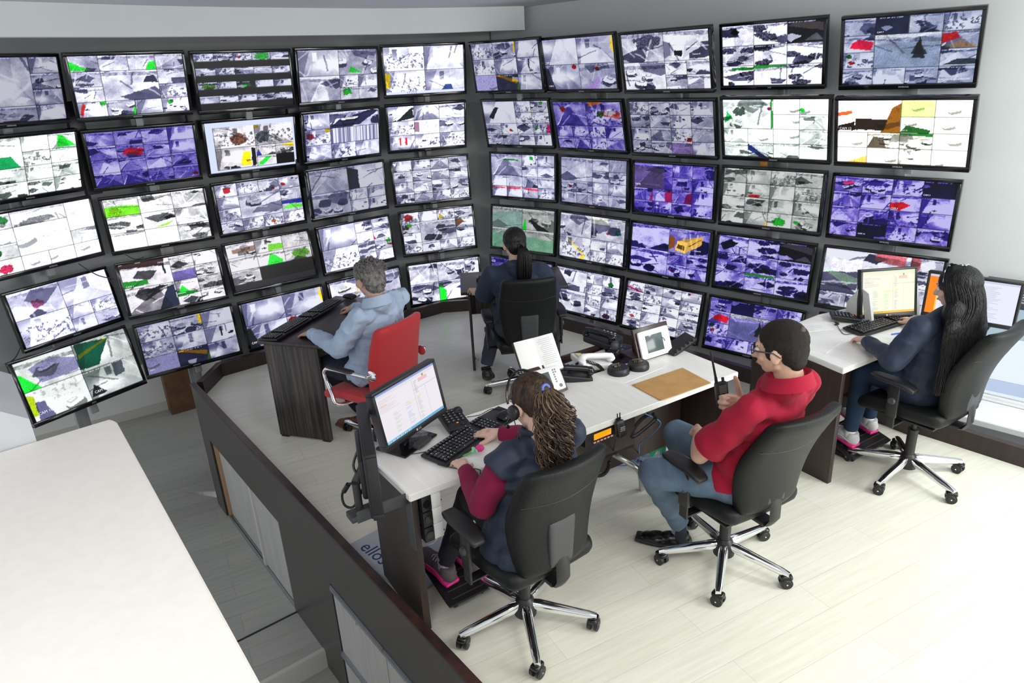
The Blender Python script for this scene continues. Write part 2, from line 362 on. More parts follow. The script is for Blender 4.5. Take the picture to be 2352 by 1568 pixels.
# white parapet top the view looks over, and the grey parapet end beyond it
P = [at(252, 962, 1.32), at(268, 968, 1.32), at(598, 1568, 1.32)]
e0 = at(0, 1038, 1.32); dl = (e0 - P[0]).normalized(); dn = (P[2] - P[1]).normalized()
rnd = [P[0] - dn * 0.0, P[0] + (P[1] - P[0]) * 0.55 - dn * 0.006, P[1]]
pts = [e0 + dl * 0.35, *rnd, P[2] + dn * 0.9, P[2] + dn * 0.9 + dl * 1.6]
b = B(); b.prism([(p.x, p.y) for p in pts], 1.27, 1.32, bev=0.004)
structure('trim_parapet_top', b, mat('cream_white_board', (0.86, 0.83, 0.79), 0.5, nscale=30, namt=0.02))
c_ = sum(pts, V()) / len(pts)
b = B(); b.prism([(p.x + (c_.x - p.x) * 0.06, p.y + (c_.y - p.y) * 0.06) for p in pts], -1.3, 1.27); structure('wall_parapet', b, WALL_W)
a0 = at(84, 1012, 1.32); a1 = at(0, 1036, 1.32); d01 = (a1 - a0).normalized(); dv = V((-0.62, 0.78, 0))
q = [a0, a0 + d01 * 0.5, a0 + d01 * 0.5 + dv * 0.5, a0 + dv * 0.5]
b = B(); t = bmesh.new()
zt = [1.40, 1.78, 1.78, 1.40]
vs = [t.verts.new((p.x, p.y, 0.2)) for p in q] + [t.verts.new((p.x, p.y, zt[i])) for i, p in enumerate(q)]
t.faces.new(vs[:4][::-1]); t.faces.new(vs[4:])
for i in range(4): t.faces.new((vs[i], vs[(i + 1) % 4], vs[4 + (i + 1) % 4], vs[4 + i]))
b._merge(t, Matrix.Identity(4), 0, False); structure('wall_stair_end', b, mat('grey_white_plaster', (0.50, 0.52, 0.55), 0.6, nscale=6, namt=0.06))

# ================================================================ the wall of screens
MON = [('L01',-3.257,4.955,2.387,59.6,9.2,1.00), ('L02',-3.331,5.053,1.889,59.3,13.1,1.00),
('L03',-3.327,5.045,1.400,59.7,1.8,1.00), ('L04',-3.432,5.221,0.807,60.2,-8.3,1.00),
('L05',-3.313,4.992,0.343,56.8,-13.0,1.10), ('L11',-2.667,5.472,2.384,38.7,10.8,1.00),
('L12',-2.768,5.635,1.869,35.8,11.5,1.00), ('L13',-2.839,5.772,1.352,34.7,2.5,1.00),
('L14',-2.792,5.686,0.844,35.9,-7.9,1.00), ('L15',-2.726,5.599,0.351,37.9,-6.4,1.00),
('L21',-2.015,5.994,2.377,38.3,7.1,1.00), ('L22',-2.124,6.218,1.866,37.5,10.0,1.00),
('L23',-2.140,6.220,1.363,39.5,0.6,1.00), ('L24',-2.118,6.180,0.856,38.2,-9.2,1.00),
('L25',-2.073,6.166,0.325,37.5,-8.0,1.00), ('L31',-1.375,6.504,2.382,41.1,8.3,1.00),
('L32',-1.445,6.670,1.876,40.7,8.7,1.00), ('L33',-1.425,6.540,1.402,39.9,0.2,1.00),
('L34',-1.444,6.690,0.857,40.3,-6.4,1.00), ('L35',-1.397,6.650,0.341,38.2,-8.6,1.00),
('L41',-0.686,7.011,2.393,17.7,7.3,1.00), ('L42',-0.720,7.115,1.880,18.9,10.7,1.00),
('L43',-0.721,7.132,1.368,18.3,-2.3,1.00), ('L44',-0.698,7.183,0.849,19.8,-7.0,1.00),
('L45',-0.669,7.141,0.317,19.1,-4.8,1.00), ('R01',0.066,6.773,2.387,-38.4,8.2,1.00),
('R02',0.146,6.952,1.880,-37.3,10.5,1.00), ('R03',0.178,6.980,1.380,-37.0,-1.5,1.00),
('R04',0.156,6.950,0.863,-36.8,-6.4,1.00), ('R05',0.130,6.967,0.334,-36.3,1.2,1.00),
('R11',0.671,6.306,2.378,-45.7,10.5,1.00), ('R12',0.757,6.381,1.870,-46.4,12.7,1.00),
('R13',0.795,6.398,1.380,-46.6,-0.7,1.00), ('R14',0.772,6.354,0.873,-45.8,-5.7,1.00),
('R15',0.723,6.385,0.341,-44.8,-9.2,1.00), ('R21',1.247,5.643,2.367,-45.6,12.3,1.00),
('R22',1.331,5.726,1.874,-45.4,11.1,1.00), ('R23',1.387,5.845,1.369,-44.9,0.5,1.00),
('R24',1.366,5.825,0.854,-44.7,-6.1,1.00), ('R25',1.317,5.832,0.326,-45.2,-12.8,1.00),
('R31',1.914,5.296,2.376,-48.1,9.2,1.00), ('R32',1.904,5.090,1.889,-44.4,12.6,1.00),
('R33',1.958,5.198,1.381,-44.8,-1.0,1.00), ('R34',1.971,5.277,0.843,-44.1,-6.1,1.00),
('R35',1.935,5.287,0.313,-42.3,-11.7,1.00), ('R41',2.549,4.685,2.361,-41.1,13.9,1.00),
('R42',2.481,4.501,1.884,-43.8,15.9,1.00), ('R43',2.595,4.699,1.360,-43.8,-0.5,1.00),
('R44',2.566,4.660,0.855,-42.5,-8.8,1.00), ('R45',2.580,4.640,0.345,-42.5,-8.8,1.00)]
MW, MH = 0.796, 0.464
SW, SH = MW - 0.046, MH - 0.056      # lit area
# --- painter for the camera pictures: colour values stored on the screen's own mesh
NX, NY = 150, 84
G = np.random.default_rng(7)
def fbm(h, w_, s_, r_):
    out = np.zeros((h, w_)); a = 1.0
    for o_ in range(4):
        gy, gx = max(2, int(h / s_ * 2 ** o_) + 2), max(2, int(w_ / s_ * 2 ** o_) + 2)
        g = r_.random((gy, gx)); yy = np.linspace(0, gy - 1.001, h); xx = np.linspace(0, gx - 1.001, w_)
        y0 = yy.astype(int); x0 = xx.astype(int); fy = (yy - y0)[:, None]; fx = (xx - x0)[None]
        out += a * ((g[y0][:, x0] * (1 - fy) + g[y0 + 1][:, x0] * fy) * (1 - fx) + (g[y0][:, x0 + 1] * (1 - fy) + g[y0 + 1][:, x0 + 1] * fy) * fx); a *= 0.55
    return (out / 2.05)
def polymask(X, Y, pts):
    m_ = np.ones(X.shape, bool); n = len(pts); ar = sum(pts[i][0] * pts[(i + 1) % n][1] - pts[(i + 1) % n][0] * pts[i][1] for i in range(n))
    for i in range(n):
        (x0, y0), (x1, y1) = pts[i], pts[(i + 1) % n]
        c = (x1 - x0) * (Y - y0) - (y1 - y0) * (X - x0)
        m_ &= (c >= 0) if ar > 0 else (c <= 0)
    return m_
def car(T, X, Y, cx, cy, s_, col, asp=1.0, ang=0.0):
    ca, sa = math.cos(ang), math.sin(ang); u = ((X - cx) * ca + (Y - cy) * sa) / s_; v = (-(X - cx) * sa + (Y - cy) * ca) / s_ * asp
    T[(np.abs(u + 0.05) ** 3 + np.abs((v + 0.18) * 2.2) ** 3) < 0.16] *= 0.35
    T[(np.abs(u) ** 4 + np.abs(v * 2.6) ** 4) < 0.06] = col
    T[(np.abs(u * 1.7) ** 4 + np.abs((v - 0.10) * 4.5) ** 4) < 0.05] = np.array(col) * 0.55 + 0.12
    T[(np.abs((u - 0.02) * 2.4) ** 4 + np.abs((v - 0.12) * 7) ** 4) < 0.05] = np.array(col) * 0.9
def tile(kind, w_, h, r_, asp):
    """grey-scale-ish rgb picture of one camera, y grows upwards"""
    Y, X = np.mgrid[0:h, 0:w_]; X = (X + 0.5) / w_; Y = (Y + 0.5) / h; X = X + 0.05 * (fbm(h, w_, 9, r_) - 0.5); Y = Y + 0.08 * (fbm(h, w_, 9, r_) - 0.5)
    n1 = fbm(h, w_, 14, r_)[..., None]; n2 = r_.random((h, w_, 1))
    T = np.ones((h, w_, 3)); base = 0.50 + 0.22 * r_.random()
    def rp(k=4, sp=0.5):
        cx, cy = r_.random(2); a0 = r_.random() * 6.28
        return [(cx + math.cos(a0 + 6.283 * i / k) * sp * (0.5 + r_.random()), cy + math.sin(a0 + 6.283 * i / k) * sp * 0.7 * (0.5 + r_.random())) for i in range(k)]
    if kind in ('road', 'lot', 'trees', 'grass', 'truck', 'house'):
        T *= base + 0.18 + 0.5 * (n1 - 0.5) + 0.10 * (n2 - 0.5)
        hz = 0.74 + 0.14 * r_.random() + (X[0] - 0.5) * (r_.random() - 0.5) * 0.3
        top = Y > hz[None]
        T[top] = (0.30 + 0.75 * fbm(h, w_, 4, r_)[..., None] * np.ones(3) * (0.6 + 0.5 * n2))[top]
        T[Y > hz[None] + 0.13] = 0.80 + 0.2 * r_.random()
        if kind == 'road':
            x0, x1 = r_.random() * 0.6, r_.random() * 0.6 + 0.3; vx = 0.2 + 0.6 * r_.random()
            m_ = polymask(X, Y, [(x0 - 0.3, 0), (x1 + 0.3, 0), (vx + 0.06, 0.8), (vx - 0.03, 0.8)]); T[m_] *= 0.62 + 0.7 * r_.random()
            T[polymask(X, Y, [(x0 - 0.34, 0), (x0 - 0.29, 0), (vx - 0.03, 0.8)])] = 0.95
            if r_.random() < 0.7: T[polymask(X, Y, rp(4, 0.3))] *= 0.4
        if kind == 'lot':
            T[polymask(X, Y, rp(5, 0.4))] *= 0.55
            for _ in range(r_.integers(2, 6)):
                car(T, X, Y, r_.random(), 0.15 + 0.6 * r_.random(), 0.22 + 0.12 * r_.random(), [r_.choice([0.95, 0.9, 0.25, 0.7])] * 3, 1 / asp * 1.0, r_.random() - 0.5)
        if kind == 'trees':
            for _ in range(3):
                cx, cy = r_.random(), r_.random() * 0.9; rr = 0.14 + 0.2 * r_.random()
                m_ = ((X - cx) ** 2 + ((Y - cy) * 1.7) ** 2 + 0.12 * (fbm(h, w_, 4, r_) - 0.5)) < rr * rr; T[m_] = (0.16 + 0.34 * n2 * np.ones(3))[m_]
            T[polymask(X, Y, rp(4, 0.35))] *= 0.45
        if kind == 'house':
            T[polymask(X, Y, rp(4, 0.45))] = 0.9; T[polymask(X, Y, rp(4, 0.2))] = 0.2; T[polymask(X, Y, rp(4, 0.4))] *= 0.4
        if kind == 'truck':
            T[polymask(X, Y, [(0.55, 0.02), (1.0, 0.1), (1.0, 0.6), (0.62, 0.62)])] *= 0.35
            T[polymask(X, Y, [(0.18, 0.12), (0.42, 0.05), (0.48, 0.5), (0.22, 0.5)])] = 0.96; T[polymask(X, Y, [(0.42, 0.06), (0.82, 0.45), (0.82, 0.8), (0.48, 0.52)])] = 0.78
            T[polymask(X, Y, [(0.22, 0.2), (0.40, 0.14), (0.42, 0.34), (0.24, 0.36)])] = 0.12; T[polymask(X, Y, [(0, 0.1), (0.16, 0.2), (0.16, 0.6), (0, 0.7)])] = 0.5
            T[polymask(X, Y, [(0.5, 0.32), (0.8, 0.62), (0.8, 0.66), (0.5, 0.37)])] = 0.25
    elif kind in ('room', 'hall', 'shop'):
        T *= base + 0.15 + 0.35 * (n1 - 0.5) + 0.06 * (n2 - 0.5)
        a = 0.15 + 0.3 * r_.random(); c = 0.55 + 0.35 * r_.random(); hh = 0.35 + 0.3 * r_.random()
        T[polymask(X, Y, [(0, 0), (1, 0), (c, hh), (a, hh)])] *= 0.75 + 0.6 * r_.random()
        T[X < a * (Y * 0.7 + 0.3)] *= 0.65; T[polymask(X, Y, [(c, hh), (1, 0.1), (1, 1), (c, 1)])] *= 1.15
        T[polymask(X, Y, [(a + 0.05, hh), (a + 0.17, hh), (a + 0.17, 0.92), (a + 0.05, 0.92)])] *= 0.5 if r_.random() < 0.6 else 1.4
        T += 0.5 * np.exp(-(((X - r_.random()) * 3) ** 2 + ((Y - 0.4 * r_.random() - 0.3) * 4) ** 2))[..., None]
        if kind == 'shop':
            q_ = fbm(h, w_, 3.2, r_)
            m_ = (q_ > 0.57) & (Y < 0.72) & (Y > 0.1); T[m_] = (0.22 + 0.45 * n2 * np.ones(3))[m_]
            m_ = (q_ < 0.40) & (Y < 0.6); T[m_] = T[m_] * 0.4 + 0.52
        elif kind == 'room':
            for _ in range(4): T[polymask(X, Y, rp(4, 0.10))] = r_.choice([0.15, 0.3, 0.95])
    elif kind == 'bars':
        q_ = np.repeat(r_.random(60), 4)[: w_ * 3]; T *= (0.35 + 0.65 * np.interp(X[0] * 40, np.arange(60), r_.random(60)))[None, :, None]
    elif kind == 'dark':
        T *= 0.10 + 0.25 * n1 * (1 - Y[..., None] * 0.5); T[polymask(X, Y, rp(4, 0.25))] += 0.5
    elif kind == 'off': T *= 0.10
    if kind not in ('bars', 'dark', 'off', 'wash'):       # thin lines: kerbs, fences, wires, furniture edges
        for _ in range(5):
            x0, y0, a0 = r_.random(), r_.random(), r_.random() * 3.14; dd = np.abs((X - x0) * math.sin(a0) - (Y - y0) * math.cos(a0)); ln = np.abs((X - x0) * math.cos(a0) + (Y - y0) * math.sin(a0))
            m_ = (dd < 0.02) & (ln < 0.12 + 0.3 * r_.random()); T[m_] = T[m_] * 0.5 + r_.choice([0.08, 0.5, 0.46])
    if kind == 'wash': 
        T *= 0.86 + 0.26 * n1
        for _ in range(3): T[polymask(X, Y, rp(4, 0.4))] *= 0.90
        car(T, X, Y, r_.random(), r_.random() * 0.7, 0.35, [0.98] * 3, 1 / asp, 0.4)
        q_ = fbm(h, w_, 3.5, r_); m_ = (q_ > 0.62) & (Y > 0.5); T[m_] *= 0.72
        T[:] = T * 0.75 + 0.26
    return T, X, Y
TINT = dict(n=(0.78, 0.79, 1.06), v=(0.50, 0.45, 1.02), V=(0.43, 0.36, 0.95), b=(0.68, 0.74, 1.0), g=(0.92, 1.0, 0.98), w=(0.98, 1.0, 1.05), k=(0.92, 0.90, 0.98), y=(1.0, 1.0, 0.92), d=(0.64, 0.66, 0.86), l=(0.86, 0.86, 1.10))
def paint(layout, tint, gain, con, spec, seed, extra=None):
    rows = layout.split('/'); nr, nc = len(rows), max(len(x) for x in rows)
    r_ = np.random.default_rng(seed); I = np.zeros((NY + 1, NX + 1, 3)); tn = np.array(TINT[tint])
    x_off, y_off, gw, gh = extra or (0, 0, 1, 1)
    if extra: I[:] = (0.86, 0.90, 1.0)
    for ch in sorted(set(layout.replace('/', ''))):
        cells = [(i, j) for j in range(nr) for i in range(nc) if rows[j][i] == ch]
        i0, i1 = min(c[0] for c in cells), max(c[0] for c in cells) + 1; j0, j1 = min(c[1] for c in cells), max(c[1] for c in cells) + 1
        xa, xb = int((x_off + gw * i0 / nc) * NX), int((x_off + gw * i1 / nc) * NX)
        ya, yb = int((y_off + gh * (nr - j1) / nr) * NY), int((y_off + gh * (nr - j0) / nr) * NY)
        if i1 == nc and not extra: xb = NX + 1
        if j0 == 0 and not extra: yb = NY + 1
        sp = spec.get(ch, None); kd = sp[0] if sp else r_.choice(['road', 'lot', 'trees', 'room', 'hall', 'shop', 'house', 'road'])
        T, X, Y = tile(kd, xb - xa, yb - ya, r_, (xb - xa) / max(1, yb - ya) / 1.0)
        T = np.clip((T - 0.55) * (0.90 * con + 0.05) + 0.60, 0.03, 1); T = T ** (1.0 / np.clip(tn, 0.3, 1.2) ** 1.25) * np.minimum(1.0, tn * 0.4 + 0.62) * gain
        if kd not in ('off', 'wash') and (yb - ya) > 8:        # the strip of tiny caption dots along the top
            hh = T.shape[0]; dots = (r_.random(T.shape[1]) > 0.45) & (np.arange(T.shape[1]) < T.shape[1] * 0.8); T[hh - 2, dots] = 0.9 * tn
        if sp:
            for (shape, col, *pp) in sp[1:]:
                col = np.array(col)
                if shape == 'poly': m_ = polymask(X, Y, pp[0]); T[m_] = (T[m_].mean(-1, keepdims=True) * 0.9 + 0.32) * col * (0.86 + 0.2 * r_.random((int(m_.sum()), 1)))
                elif shape == 'blob':
                    cx, cy, rr = pp[0]; m_ = ((X - cx) ** 2 + ((Y - cy) * 0.8) ** 2 + 0.5 * rr * rr * (fbm(*X.shape, 4, r_) - 0.5) * 4) < rr * rr; T[m_] = (T[m_] * 0.7 + 0.15) * col * (0.7 + 0.6 * r_.random((int(m_.sum()), 1)))
                elif shape == 'car': car(T, X, Y, *pp[0], col, 1.0, 0.25)
        I[ya:yb, xa:xb] = T
        I[ya, xa:xb] *= 0.45; I[ya:yb, xa] *= 0.45
    if layout.startswith('=') : pass
    return np.clip(I, 0, 1.25)
GR, YE, RED, OR, MG, BL = (0.10, 0.85, 0.20), (0.98, 0.85, 0.05), (0.85, 0.05, 0.10), (1.0, 0.5, 0.08), (0.75, 0.05, 0.45), (0.15, 0.2, 0.6)
GD = (0.08, 0.5, 0.15)
L13, L8, L16, L9, L4 = 'abcd/effg/hffi/jklm', 'aabb/aabb/ccde/ccfg', 'abcd/efgh/ijkl/mnop', 'abc/def/ghi', 'ab/cd'
L12, L10 = 'aabc/aade/fghi/jklm', 'aaab/aaac/aaad/efgh'
stripeR = ('poly', YE, [(0.84, 1), (0.96, 1), (1.0, 0.5), (1.0, 0.1), (0.90, 0.1), (0.92, 0.6)])
orange = [('poly', (1, 0.72, 0.0), [(0.0, 0.98), (0.25, 0.98), (0.98, 0.62), (0.92, 0.40)]), ('poly', (0.35, 0.75, 0.1), [(0.9, 0), (1.0, 0), (1.0, 0.5), (0.97, 0.5)])]
tree = [('poly', (0.12, 0.17, 0.22), [(0.60, 0.28), (0.78, 0.26), (0.69, 0.92)]), ('poly', (0.14, 0.2, 0.25), [(0.57, 0.4), (0.81, 0.38), (0.69, 0.8)]), ('poly', (0.9, 0.93, 1.0), [(0, 0.86), (0, 1), (1, 1), (1, 0.92), (0.5, 0.88)])]
redcar = ('poly', (0.85, 0.04, 0.25), [(0.2, 0.3), (0.9, 0.12), (1.0, 0.62), (0.5, 0.80), (0.28, 0.6)])
SPEC = {
 'L01': ('aaab/aaac/aaad/effg', 'n', 0.8, 1.1, {'a': ('room',), 'b': ('hall',), 'c': ('lot',)}),
 'L11': (L13, 'l', 1.12, 1.1, {'a': ('road', ('poly', GR, [(0, 0.1), (0.7, 0.1), (0, 0.7)])), 'b': ('road',), 'c': ('grass', ('poly', GR, [(0.6, 0), (1, 0), (1, 0.6), (0.75, 0.5)])), 'f': ('house',), 'j': ('room', ('poly', (0.9, 0.15, 0.1), [(0.05, 0.2), (0.15, 0.1), (0.3, 0.8), (0.2, 1)]), ('blob', GR, (0.9, 0.9, 0.12))), 'k': ('lot', ('poly', GR, [(0.85, 0), (1, 0), (1, 0.7)])), 'd': ('road',), 'm': ('room', ('blob', GR, (0.3, 0.75, 0.12)))}),
 'L21': ('abcde/-----/fghij/+++++/klmno/*****/pqrst/#####', 'd', 1.0, 1.3, {'-': ('off',), '+': ('off',), '*': ('off',), '#': ('off',), 'd': ('grass', ('blob', GR, (0.5, 0.5, 0.4))), 'k': ('trees', ('blob', (0.4, 0.8, 0.2), (0.5, 0.4, 0.35))), 'm': ('dark', ('poly', GR, [(0.3, 0.2), (0.8, 0.3), (0.7, 0.7), (0.4, 0.6)])), 'c': ('shop', ('blob', RED, (0.3, 0.5, 0.12)))}),
 'L31': (L8, 'l', 1.0, 1.0, {'a': ('hall',), 'b': ('lot', ('poly', GR, [(0.25, 0.1), (0.6, 0.1), (0.3, 0.35)])), 'c': ('road',), 'f': ('grass', ('blob', GR, (0.4, 0.7, 0.25)))}),
 'L41': (L4, 'l', 1.15, 1.0, {'a': ('shop',), 'b': ('hall',), 'c': ('shop', ('poly', YE, [(0, 0.3), (0.12, 0.3), (0.14, 0.9), (0, 0.95)])), 'd': ('hall', ('poly', (0.15, 0.25, 0.5), [(0.35, 0), (0.75, 0), (0.65, 0.35), (0.5, 0.35)]))}),
 'L02': (L12, 'g', 1.2, 1.2, {'a': ('grass', ('poly', (0.05, 0.55, 0.3), [(0.05, 0), (0.95, 0), (0.8, 0.4), (0.2, 0.35)]),), 'c': ('road', ('poly', (0.1, 0.9, 0.2), [(0.3, 0.1), (1, 0.1), (0.5, 0.85), (0.35, 0.9)])), 'f': ('trees', ('blob', GD, (0.6, 0.5, 0.3))), 'j': ('trees', ('blob', GD, (0.6, 0.8, 0.25)))}),
 'L12': (L16, 'v', 0.92, 0.95, {'f': ('lot', redcar), 'p': ('road', ('blob', RED, (0.85, 0.3, 0.1))), **{c: ('road',) for c in 'acegijlmn'}}),
 'L22': (L8, 'k', 1.0, 1.25, {'a': ('shop', ('blob', (0.6, 0.4, 0.3), (0.6, 0.4, 0.2))), 'b': ('shop', ('blob', (0.4, 0.45, 0.5), (0.2, 0.4, 0.2)), ('blob', YE, (0.05, 0.9, 0.07))), 'c': ('room', ('poly', YE, [(0.62, 0.1), (0.85, 0.12), (0.85, 0.78), (0.68, 0.8), (0.6, 0.4)]), ('poly', (0.08, 0.08, 0.1), [(0.88, 0.05), (0.98, 0.1), (0.98, 0.9), (0.88, 0.95)])), 'd': ('road', ('poly', BL, [(0, 0), (0.3, 0), (0.1, 0.7)])), 'e': ('lot', ('poly', YE, [(0.2, 0.9), (1, 1), (1, 0.6)])), 'f': ('grass', ('poly', GR, [(0, 0.1), (0.3, 0.1), (0.8, 0.9), (0.5, 0.9)])), 'g': ('off',)}, (0.085, 0.05, 0.90, 0.86)),
 'L32': ('abb/cde/fgh', 'n', 1.05, 1.2, {'b': ('lot', ('poly', (0.15, 0.15, 0.3), [(0, 0.1), (0.2, 0.5), (0.85, 1), (1, 0.9), (0.6, 0.1)]), ('car', (0.95, 0.95, 1.0), (0.4, 0.55, 0.35))), 'd': ('bars',), 'e': ('bars',), 'c': ('shop', ('blob', (0.7, 0.2, 0.3), (0.2, 0.6, 0.15)), ('blob', YE, (0.9, 0.9, 0.12)))}),
 'L42': (L9, 'l', 1.12, 1.3, {'g': ('hall', ('poly', (0.9, 0.1, 0.2), [(0.4, 0.3), (0.46, 0.3), (0.46, 0.85), (0.4, 0.85)]), ('poly', (0.9, 0.1, 0.2), [(0.62, 0.3), (0.7, 0.3), (0.7, 0.85), (0.62, 0.85)])), 'e': ('wash', ('poly', (0.55, 0.4, 0.5), [(0, 0.2), (0.2, 0.2), (0.2, 0.9), (0, 0.9)])), 'a': ('room', ('poly', (0.1, 0.12, 0.12), [(0.3, 0.0), (1, 0.2), (0.95, 0.9)])), 'd': ('shop',), 'h': ('shop',), 'i': ('shop',)}),
 'L03': ('abbc/deec/feeg/hijk', 'w', 1.3, 0.7, {'a': ('trees', ('blob', (0.2, 0.6, 0.3), (0.7, 0.6, 0.2))), 'b': ('trees',), 'e': ('wash',), 'c': ('wash',), 'h': ('wash', ('blob', (0.95, 0.2, 0.4), (0.4, 0.4, 0.25))), 'd': ('wash',), 'f': ('grass', ('blob', GD, (0.2, 0.5, 0.2))), 'i': ('wash',), 'j': ('wash',), 'k': ('wash',)}),
 'L13': (L9, 'w', 1.15, 1.3, {'a': ('grass', ('poly', (0.45, 0.85, 0.15), [(0, 0), (1, 0), (1, 0.5), (0.5, 0.6), (0, 0.55)]), ('blob', (0.9, 0.95, 0.2), (0.3, 0.25, 0.2))), 'd': ('trees',), 'e': ('house', ('poly', (0.5, 0.85, 0.2), [(0.3, 0.05), (0.7, 0.1), (1, 0.4)])), 'g': ('road',), 'b': ('road',), 'h': ('wash',), 'i': ('trees',)}),
 'L23': (L13, 'l', 1.05, 1.0, {'a': ('room', ('poly', (0.65, 0.03, 0.15), [(0.4, 0.3), (0.7, 0.3), (0.72, 0.72), (0.38, 0.72)])), 'd': ('room', ('blob', RED, (0.2, 0.4, 0.12))), 'f': ('lot',), 'i': ('grass', ('poly', (0.4, 0.9, 0.3), [(0, 0.3), (0.9, 0.2), (1, 0.5), (0.4, 0.7)]), ('poly', BL, [(0, 0.75), (1, 0.6), (1, 1), (0, 1)])), 'c': ('lot', ('blob', RED, (0.7, 0.2, 0.1))), 'l': ('shop', ('blob', OR, (0.5, 0.4, 0.12)))}),
 'L33': (L8, 'n', 0.82, 0.9, {'a': ('road',), 'b': ('hall', ('poly', (0.12, 0.12, 0.2), [(0, 0), (0.3, 0), (0.3, 0.8), (0, 1)])), 'c': ('lot',), 'd': ('hall',), 'e': ('hall',), 'f': ('room',), 'g': ('room',)}),
 'L43': (L16, 'l', 1.0, 1.2, {}),
 'L04': (L8, 'l', 1.25, 0.75, {'a': ('house', ('blob', (0.8, 0.4, 0.6), (0.5, 0.45, 0.12))), 'b': ('hall',), 'c': ('shop',), 'd': ('hall',), 'e': ('shop',), 'f': ('hall',), 'g': ('lot',)}),
 'L14': ('aabc/aade/bbfg/bbhi'.replace('bb', 'jj'), 'k', 1.0, 1.5, {'a': ('road', ('poly', (0.2, 0.1, 0.12), [(0, 0.85), (0.9, 0.7), (0.9, 1), (0, 1)]), ('poly', GD, [(0, 0.05), (0.5, 0.1), (0.5, 0.3), (0, 0.35)]), ('poly', (0.1, 0.08, 0.1), [(0.85, 0.4), (0.9, 0.4), (0.88, 0.8), (0.84, 0.8)])), 'j': ('road', ('poly', (0.12, 0.16, 0.25), [(0.6, 0), (1, 0), (1, 0.9), (0.85, 0.9)]), ('poly', (0.1, 0.1, 0.14), [(0.4, 0.7), (0.9, 0.95), (0.7, 1), (0.5, 0.9)])), 'd': ('road', ('poly', (0.45, 0.4, 0.7), [(0, 0), (1, 0), (1, 0.8), (0, 0.8)])), 'f': ('room', ('poly', GR, [(0, 0), (0.6, 0), (0.3, 0.6)])), 'h': ('house', ('poly', GD, [(0, 0.7), (0.9, 0.8), (0.9, 1), (0, 0.95)])), 'i': ('lot',)}),
 'L24': ('aabbcc/aabbcc/ddeeff/ddeeff/ggxxxx/ggxxxx/yyyyyy', 'k', 0.95, 1.4, {'x': ('off',), 'y': ('off', ('poly', (0.35, 0.38, 0.45), [(0, 0), (1, 0), (1, 1), (0, 1)])), 'b': ('room', ('poly', (0.4, 0.75, 0.1), [(0.45, 0.05), (1, 0.1), (1, 0.5), (0.5, 0.55)])), 'e': ('grass', ('poly', GR, [(0.3, 0), (0.9, 0), (0.9, 0.3), (0.5, 0.9)])), 'f': ('road', ('blob', (0.45, 0.85, 0.15), (0.6, 0.45, 0.3))), 'a': ('lot', ('poly', (0.55, 0.42, 0.38), [(0.2, 0.3), (1, 0.3), (1, 0.7), (0.2, 0.6)])), 'c': ('road',), 'd': ('road',), 'g': ('lot',)}),
 'L34': ('aabc/aade/ffgh/ffij', 'l', 1.15, 1.0, {'a': ('hall',), 'f': ('shop',), 'd': ('wash',), 'e': ('road', ('poly', MG, [(0, 0.1), (0.15, 0.1), (0, 0.6)])), 'h': ('lot', ('blob', GR, (0.8, 0.8, 0.15)), ('blob', OR, (0.9, 0.4, 0.1)))}),
 'L44': (L13, 'l', 1.0, 1.45, {'a': ('shop', ('blob', RED, (0.4, 0.5, 0.25))), 'c': ('shop', ('blob', YE, (0.2, 0.3, 0.15))), 'e': ('lot', ('blob', GR, (0.4, 0.8, 0.15)), ('blob', RED, (0.3, 0.5, 0.1))), 'g': ('room', ('poly', (0.4, 0.25, 0.12), [(0, 0.1), (0.5, 0.6), (0.3, 1), (0, 0.9)])), 'f': ('lot',), 'j': ('shop',), 'm': ('shop',)}),
 'L05': (L4, 'g', 1.0, 1.1, {'a': ('road', ('poly', (0.02, 0.9, 0.2), [(0, 0), (0.32, 0.0), (0.05, 0.62), (0, 0.6)]), ('car', (1, 1, 1), (0.5, 0.6, 0.28)), ('poly', (0.5, 0.5, 0.65), [(0.35, 0.15), (1, 0.15), (1, 0.6), (0.6, 0.85), (0.2, 0.7)])), 'b': ('hall', ('poly', (0.02, 0.30, 0.22), [(0.0, 0.1), (0.35, 0.1), (0.65, 0.85), (0.05, 1)]), ('poly', (0.75, 0.9, 0.0), [(0.05, 0.48), (0.62, 0.84), (0.62, 0.9), (0.04, 0.60)])), 'c': ('wash', ('poly', (0.65, 0.75, 0.0), [(0, 0.2), (0.12, 0.2), (0.12, 0.85), (0, 0.9)]), ('poly', (0.35, 0.35, 0.5), [(0.08, 0), (0.35, 0), (0.25, 0.6), (0.1, 0.6)])), 'd': ('hall', ('poly', (0.3, 0.33, 0.38), [(0.55, 0.5), (0.75, 0.55), (0.75, 1), (0.55, 1)]), ('poly', (0.12, 0.13, 0.15), [(0.02, 0.1), (0.32, 0.1), (0.12, 0.5)]))}),
 'L15': (L9, 'n', 0.85, 1.1, {'a': ('shop',), 'b': ('lot', ('poly', YE, [(0.9, 0.4), (1, 0.4), (1, 1), (0.93, 1)])), 'c': ('hall',), 'd': ('shop',), 'e': ('hall',), 'f': ('room', ('poly', (0.15, 0.15, 0.2), [(0.5, 0.3), (0.56, 0.3), (0.56, 0.95), (0.5, 0.95)])), 'g': ('wash', ('poly', (0.5, 0.5, 0.68), [(0, 0), (1, 0), (1, 1), (0, 1)])), 'h': ('dark', *orange), 'i': ('hall',)}),
 'L25': (L4, 'n', 1.0, 1.0, {'a': ('hall',), 'b': ('hall', stripeR), 'c': ('hall', ('poly', (0.15, 0.17, 0.2), [(0, 0), (0.25, 0), (0.1, 0.9), (0, 0.9)])), 'd': ('lot', ('blob', RED, (0.15, 0.85, 0.1)))}),
